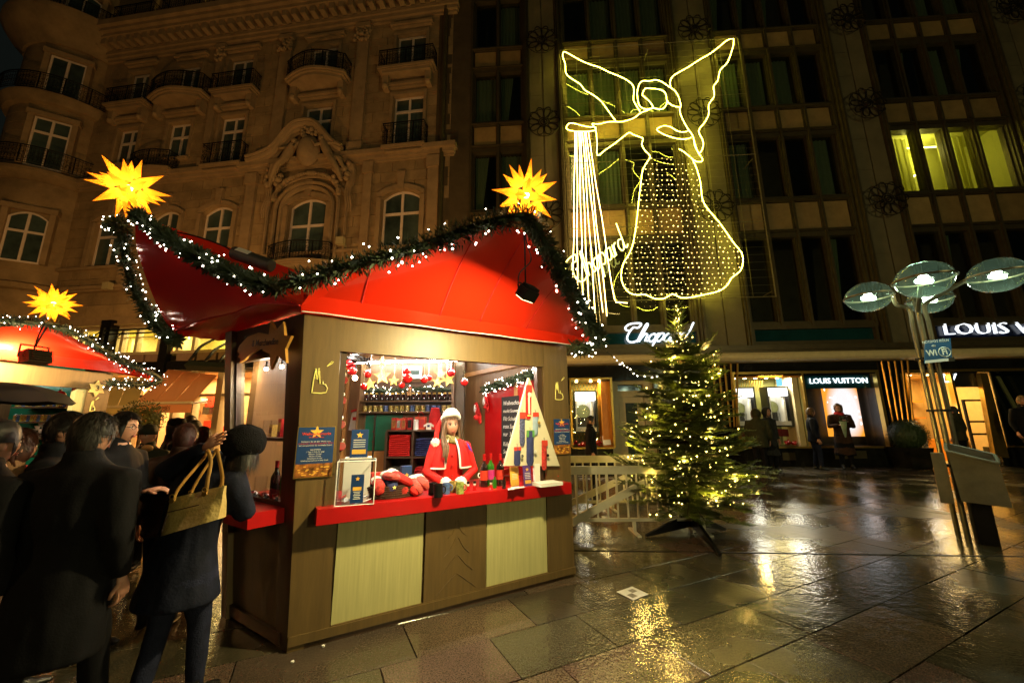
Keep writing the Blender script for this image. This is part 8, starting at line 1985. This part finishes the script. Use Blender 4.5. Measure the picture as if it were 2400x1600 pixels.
# ---- crowd on the left
x, h = spot(222, 968, 2.05)
person('big man in a long black coat seen from behind, closest on the left', x, 2.05, h, DEG(184), 'blackcoat', 'blackcoat', 'hair_grey', coatlen=.5, bulk=1.18, stride=(.22, -.22), headyaw=-.1, near=True)
x, h = spot(157, 966, 2.5)
person('dark haired man in black turning right behind the big man', x, 2.5, h, DEG(128), 'blackcoat', hair='hair_dark', bulk=1.1, near=True)
x, h = spot(-8, 985, 1.95)
person('person in dark coat cut off by the left edge of the picture', x, 1.95, h, DEG(170), 'blackcoat', hair='hair_dark', bulk=1.1, coatlen=.6)
x, h = spot(42, 1005, 2.35)
person('person with fair brown hair and tan sleeve at the left edge', x, 2.35, h, DEG(165), 'tancoat', 'blackcoat', hair='hair_red', hairstyle='bob', bulk=.95, coatlen=.6, near=True)
x, h = spot(291, 966, 2.95)
person('man with glasses in a black coat looking right', x, 2.95, h, DEG(98), 'blackcoat', hair='hair_dark', glasses=True, near=True, armR=((-.05, -.12, -.27), (.05, -.33, -.24)), armL=((.05, -.08, -.28), (.04, -.3, -.3)), bulk=1.1)
x, h = spot(353, 998, 4.5)
person('old man in a green knit hat eating a bun', x, 4.5, h, DEG(8), 'greencoat', 'blackcoat', None, hat='beanie', armR=((-.05, -.06, -.27), (.11, -.24, -.19)), armL=((.05, -.06, -.27), (-.11, -.24, -.17)), bulk=1.15)
bp = at_y(345, 1050, 4.22); t = thing('bread_bun', 'pale round bun in the hands of the old man', 'bun', bp); mb = MB(); mb.ball(bp, (.055, .04, .035), 12, 8); mb.build('crust', mat('bun_crust', (.6, .36, .14), .6), t, smooth=True)
x, h = spot(413, 981, 5.0)
person('man in a dark flat cap by the pink awning', x, 5.0, h, DEG(140), 'blackcoat', hair='hair_dark', hat='cap')
x, h = spot(456, 985, 5.4)
person('grey haired visitor in front of the red shop window', x, 5.4, h, DEG(175), 'greycoat', hair='hair_grey')
x, h = spot(447, 974, 6.1)
person('dark haired visitor furthest back before the red shop window', x, 6.1, h, DEG(185), 'blackcoat', hair='hair_dark')
x, h = spot(475, 1000, 4.3)
person('auburn haired visitor close behind the handbag woman', x, 4.3, h, DEG(190), 'blackcoat', hair='hair_red', near=True)
x, h = spot(438, 993, 3.3)
person('person with reddish brown hair and brown coat in the queue', x, 3.3, h, DEG(205), 'browncoat', 'darkjeans', 'hair_red', bulk=1.1, near=True)
x, h = spot(492, 1008, 2.75)
hx, hh = spot(551, 990, 2.42)
person('woman in dark coat with round hat and one hand raised behind her head', hx - .2, 2.42, hh, DEG(168), 'navycoat', 'darkjeans', None, hat='round', coatlen=.62, bulk=1.12, headoff=(-.17, -.05, -.05), lean=(-.08, -.04), face=False, stride=(.12, -.08), armL=((.05, .1, .05), (-.28, .13, .2)), armR=((-.02, -.12, -.26), (.12, -.22, -.22)), handcurl=.12, handn=(.2, .9, .3), skirt=.03)
# her bag: handles over the shoulder
bq2 = lambda px, py, y=2.2: at_y(px, py, y)
bag = thing('handbag', 'tan leather tote bag with long handles hanging from the woman with the round hat', 'handbag', bq2(450, 1250))
q = [bq2(388, 1252), bq2(519, 1214), bq2(530, 1139), bq2(403, 1166)]
M['tanleather'] = mat('tan_leather', (.5, .37, .13), .4, var=.15, scale=7, bump=.25, bscale=50)
mb = MB(); ctr_ = (q[0] + q[1] + q[2] + q[3]) / 4; nu, nv = 12, 8; vs = []
for sgn in (-1, 1):
    for j in range(nv + 1):
        for i in range(nu + 1):
            s, t_ = i / nu, j / nv; p = q[0].lerp(q[1], s).lerp(q[3].lerp(q[2], s), t_); w = .06 * (1 - t_ * .75) * (1 - abs(2 * s - 1) ** 6 * .5); vs.append(p + V((0, sgn * w, 0)) + V((0, .01 * mnoise.noise(p * 14), .006 * mnoise.noise(p * 9 + V((3, 0, 0))))))
n1 = (nu + 1) * (nv + 1); fs = [(j * (nu + 1) + i, j * (nu + 1) + i + 1, (j + 1) * (nu + 1) + i + 1, (j + 1) * (nu + 1) + i) for j in range(nv) for i in range(nu)]
fs2 = [tuple(n1 + k for k in f[::-1]) for f in fs]; fs3 = [(j * (nu + 1), (j + 1) * (nu + 1), n1 + (j + 1) * (nu + 1), n1 + j * (nu + 1)) for j in range(nv)] + [((j + 1) * (nu + 1) + nu, j * (nu + 1) + nu, n1 + j * (nu + 1) + nu, n1 + (j + 1) * (nu + 1) + nu) for j in range(nv)] + [(i + 1, i, n1 + i, n1 + i + 1) for i in range(nu)]
mb.add(vs, fs + fs2 + fs3); mb.build('body', M['tanleather'], bag, smooth=True)
for off in (-.055, .05):
    a, b = q[3].lerp(q[2], .2), q[3].lerp(q[2], .78); tp = bq2(497, 1058); mb = MB()
    mb.tube(smooth_path([a + V((0, off, -.02)), a + V((.02, off, .05)), bq2(480, 1075) + V((-.02, off * .6 + .05, 0)), tp + V((0, off * .6, .01)), bq2(505, 1080) + V((0, off * .6, 0)), b + V((-.0, off, .05)), b + V((0, off, -.02))], 5), .0095, 7, flat=.6); mb.build('strap', mat('amber_leather', (.42, .22, .05), .4), bag, smooth=True)
    for p in (a, b): mb = MB(); c = p + V((0, off * 1.15, -.015)); mb.lathe([(0, 0), (.013, 0), (.013, .006), (0, .008)], c, 12, axis=(0, -1, 0)); mb.tube([c + V((.012 * math.cos(k), -.006, .02 + .012 * math.sin(k))) for k in [2 * math.pi * j / 10 for j in range(10)]], .003, 5, closed=True); mb.build('buckle', M['brass'], bag)
mb = MB(); a, b = q[0].lerp(q[3], .62), q[1].lerp(q[2], .62); mb.tube([a.lerp(b, .12) - V((0, .055, 0)), a.lerp(b, .7) - V((0, .058, 0))], .0025, 4); mb.tube([a.lerp(b, .14) - V((0, .06, .01)), a.lerp(b, .11) - V((0, .065, .09))], .005, 5); mb.build('zip', M['stalldark'], bag)
# ---- people at the shop windows
x, h = spot(1382, 974, 9.3)
person('man in dark coat passing the left jewellery window, looking right', x, 9.3, h, DEG(75), 'blackcoat', hair='hair_dark', headtilt=.15, bulk=1.05)
def atfeet(px, pyfeet, pytop): g = at_ground(px, pyfeet); return g.x, g.y, at_y(px, pytop, g.y).z
x, y, h = atfeet(1770, 1104, 957); person('stooping person in fur trimmed olive parka beside the christmas tree', x, y - .35, h * .98, DEG(150), 'olivecoat', 'blackcoat', None, hood='fur', lean=(-.02, -.1), bulk=1.25, coatlen=.7, face=False)
x, y, h = atfeet(1815, 1105, 955); person('woman in long dark hooded coat at the second jewellery case', x, y, h, DEG(15), 'greycoat', 'blackcoat', 'hair_dark', hood='plain', hairstyle='bob', coatlen=.42, bulk=1.02, skirt=.02)
x, y, h = atfeet(1920, 1101, 955); person('person in navy jacket with fair brown hair looking right', x, y, h, DEG(62), 'navycoat', 'darkjeans', 'hair_brown', hairstyle='fringe', bulk=1.1, stride=(.06, -.06))
x, y, h = atfeet(1988, 1099, 945); pw = person('woman in a long brown coat in front of the orange poster holding a wrapped bouquet', x, y, h, DEG(-25), 'browncoat', 'blackcoat', 'hair_brown', hairstyle='bob', coatlen=.36, bulk=1.05, skirt=.03, scarf=M['redcloth'], armR=((-.07, -.06, -.27), (.09, -.25, -.22)), armL=((.06, -.06, -.27), (-.1, -.25, -.14)), headtilt=.3, headyaw=-.4)
q = at_y(1977, 995, y - .32); t = thing('wrapped_bouquet', 'pale green paper cone held by the woman in the brown coat', 'bouquet', q - ZV * .4); mb = MB(); mb.lathe([(.0, -.38), (.02, -.36), (.085, .05), (.1, .1), (.06, .08)], q, 14); mb.build('paper_cone', mat('pale_green_paper', (.3, .42, .28), .6), t, smooth=True); mb = MB(); mb.lathe([(.1, .1), (.13, .25), (.11, .26)], q, 12); mb.build('cellophane', M['perspex'], t, smooth=True)
mb = MB()
for k in range(30): mb.ball(q + V((rnd.uniform(-.08, .08), rnd.uniform(-.08, .08), rnd.uniform(.08, .24))), .018, 6, 4)
mb.build('flowers', M['boxleaf'], t)
x, y, h = atfeet(2222, 1093, 956); person('person in dark jacket with grey hair entering the handbag shop', x, 12.4, at_y(2218, 952, 12.4).z, DEG(200), 'olivecoat', 'blackcoat', 'hair_grey')
x = at_y(2295, 950, 14.2).x; person('shop assistant in a mustard jumper inside the handbag shop', x, 14.2, at_y(2295, 944, 14.2).z, DEG(40), 'tancoat', 'blackcoat', 'hair_dark')
x = at_y(2392, 930, 12.2).x; person('fair haired man in dark suit at the right edge of the picture', x, 12.2, at_y(2392, 927, 12.2).z, DEG(-20), 'blackcoat', 'blackcoat', 'hair_blond', bulk=1.05)
# ---- the seller
sp0 = front_at(1056, 1010, -.56); zf = .04; hz = at_plane(1056, 962, sp0, V((0, 1, 0))).z
YS_ = DEG(20); M['santa'] = mat('bright_red_fleece', (.58, .008, .005), .85, var=.12, scale=9, bump=.12, bscale=110)
M['scarfprint'] = mat('olive_leaf_scarf', (.2, .17, .06), .8, var=.9, scale=45)
hS = (hz - zf - .045)
t, T, S, sh = person('young woman seller in red santa costume with white trimmed hat', sp0.x, sp0.y, hS, YS_, 'santa', 'blackcoat', 'hair_brown', z0=zf, hairstyle='long', coatlen=.7, bulk=.9, armR=((-.1, -.04, -.27), (.12, -.24, -.4)), armL=((.1, -.04, -.27), (-.12, -.25, -.4)), headyaw=.05, headtilt=-.06, scarf=M['scarfprint'], vox=.015, handcurl=.7, collar=False, headscale=1.1, near=True, bigeyes=True)
hc = V((0, -.015, 1.625)); TT = T
def sadd(name, mb, m): return mb.xf(TT).build(name, m, t, smooth=True)
mb = MB(); rg = random.Random(8)
for k in range(26): a = 2 * math.pi * k / 26; mb.ball(hc + V((.09 * math.cos(a), .1 * math.sin(a) + .022, .088 - .045 * math.sin(a))), .03 + rg.uniform(-.004, .005), 8, 6)
for q_, zz_ in ((.8, .13), (.5, .16), (.15, .172)):
    m_ = max(5, int(24 * q_))
    for k in range(m_): a = 2 * math.pi * k / m_; mb.ball(hc + V((.088 * q_ * math.cos(a), .09 * q_ * math.sin(a) + .0, zz_ - .03 * math.sin(a) * q_)), .03 + rg.uniform(-.004, .005), 8, 6)
band_ = sadd('fur_band', mb, M['whitecloth'])
mb = MB(); hp = smooth_path([hc + V((0, .07, .04)), hc + V((-.02, .1, .07)), hc + V((-.08, .12, .04)), hc + V((-.13, .1, -.04)), hc + V((-.17, .03, -.16))], 5); mb.tube(hp, [.098, .096, .092, .088, .082, .078, .072, .066, .06, .056, .052, .048, .045, .042, .04, .037, .034, .032, .03, .028, .026][:len(hp)], 12); sadd('hat', mb, M['santa'])
mb = MB(); pc = hc + V((-.18, -.02, -.19)); mb.ball(pc, .05, 12, 9)
for k in range(60): d = V((rg.gauss(0, 1), rg.gauss(0, 1), rg.gauss(0, 1))).normalized(); mb.ball(pc + d * .045, .013, 6, 4)
sadd('pompom', mb, M['whitecloth'])
mb = MB()
for k in range(18):
    o_ = V((rg.uniform(-.025, .02), rg.uniform(-.03, .02), 0)); mb.tube(smooth_path([hc + V((-.06, -.05, .06)) + o_ * .6, hc + V((-.085, -.06, -.04)) + o_, hc + V((-.1, -.09, -.14)) + o_, hc + V((-.085 + rg.uniform(-.02, .02), -.15, -.24)) + o_, hc + V((-.09 + rg.uniform(-.02, .02), -.185, -.36 + rg.uniform(-.05, .04))) + o_], 4), [.009, .012, .013, .013, .013, .013, .012, .012, .012, .011, .011, .01, .009, .008, .007, .005, .003][:17], 5)
sadd('long_hair', mb, M['hair_brown'])
# shoulder cape with white edge and cuffs
mb = MB(); vs = []; fs = []; n = 26
for j, (z, rx, ry) in enumerate(((1.49, .1, .09), (1.45, .15, .115), (1.37, .205, .145), (1.26, .24, .17), (1.16, .255, .18))):
    for k in range(n):
        a = -math.pi / 2 + .35 + (2 * math.pi - .7) * k / (n - 1); w = 1 + .03 * math.sin(k * 1.7) * (j / 4); vs.append(V((rx * w * math.cos(a), ry * w * math.sin(a), z)))
for j in range(4):
    for k in range(n - 1): fs.append((j * n + k, j * n + k + 1, (j + 1) * n + k + 1, (j + 1) * n + k))
mb.add(vs, fs); sadd('cape', mb, M['santa'])
mb = MB(); mb.tube([vs[4 * n + k] for k in range(n)], .011, 6); mb.tube([vs[j * n] for j in range(5)], .011, 6); mb.tube([vs[j * n + n - 1] for j in range(5)], .011, 6); sadd('white_edging', mb, M['whitecloth'])
for s, wr in ((-1, V((.12, -.24, -.4))), (1, V((-.12, -.25, -.4)))):
    sp_ = V((s * .185 * (.5 + .9 * .5), 0, 1.39)); el = sp_ + V((s * .1, -.04, -.27)); w_ = sp_ + wr; d = (w_ - el).normalized()
    mb = MB(); c = w_ - d * .03; mb.tube([c - d * .05, c, c + d * .03], [.062, .07, .06], 12)
    for k in range(70): q = V((rg.gauss(0, 1), rg.gauss(0, 1), rg.gauss(0, 1))).normalized(); mb.ball(c - d * .01 + q * .058, .017, 6, 4)
    sadd('fur_cuff', mb, M['whitecloth'])
mb = MB(); mb.prism([V((.16, -.12, 1.44)), V((.2, -.1, 1.4)), V((.23, -.13, 1.33)), V((.19, -.15, 1.36))], V((.005, -.012, 0))); sadd('blue_badge', mb, mat('blue_patch', (.02, .03, .4), .6))
for s in (0, 1, 2):
    mb = MB(); mb.lathe([(0, 0), (.012, 0), (.01, .006), (0, .007)], V((0, -.148, 1.3 - .11 * s)), 10, axis=(0, -1, 0)); sadd('button', mb, M['redpaint'])
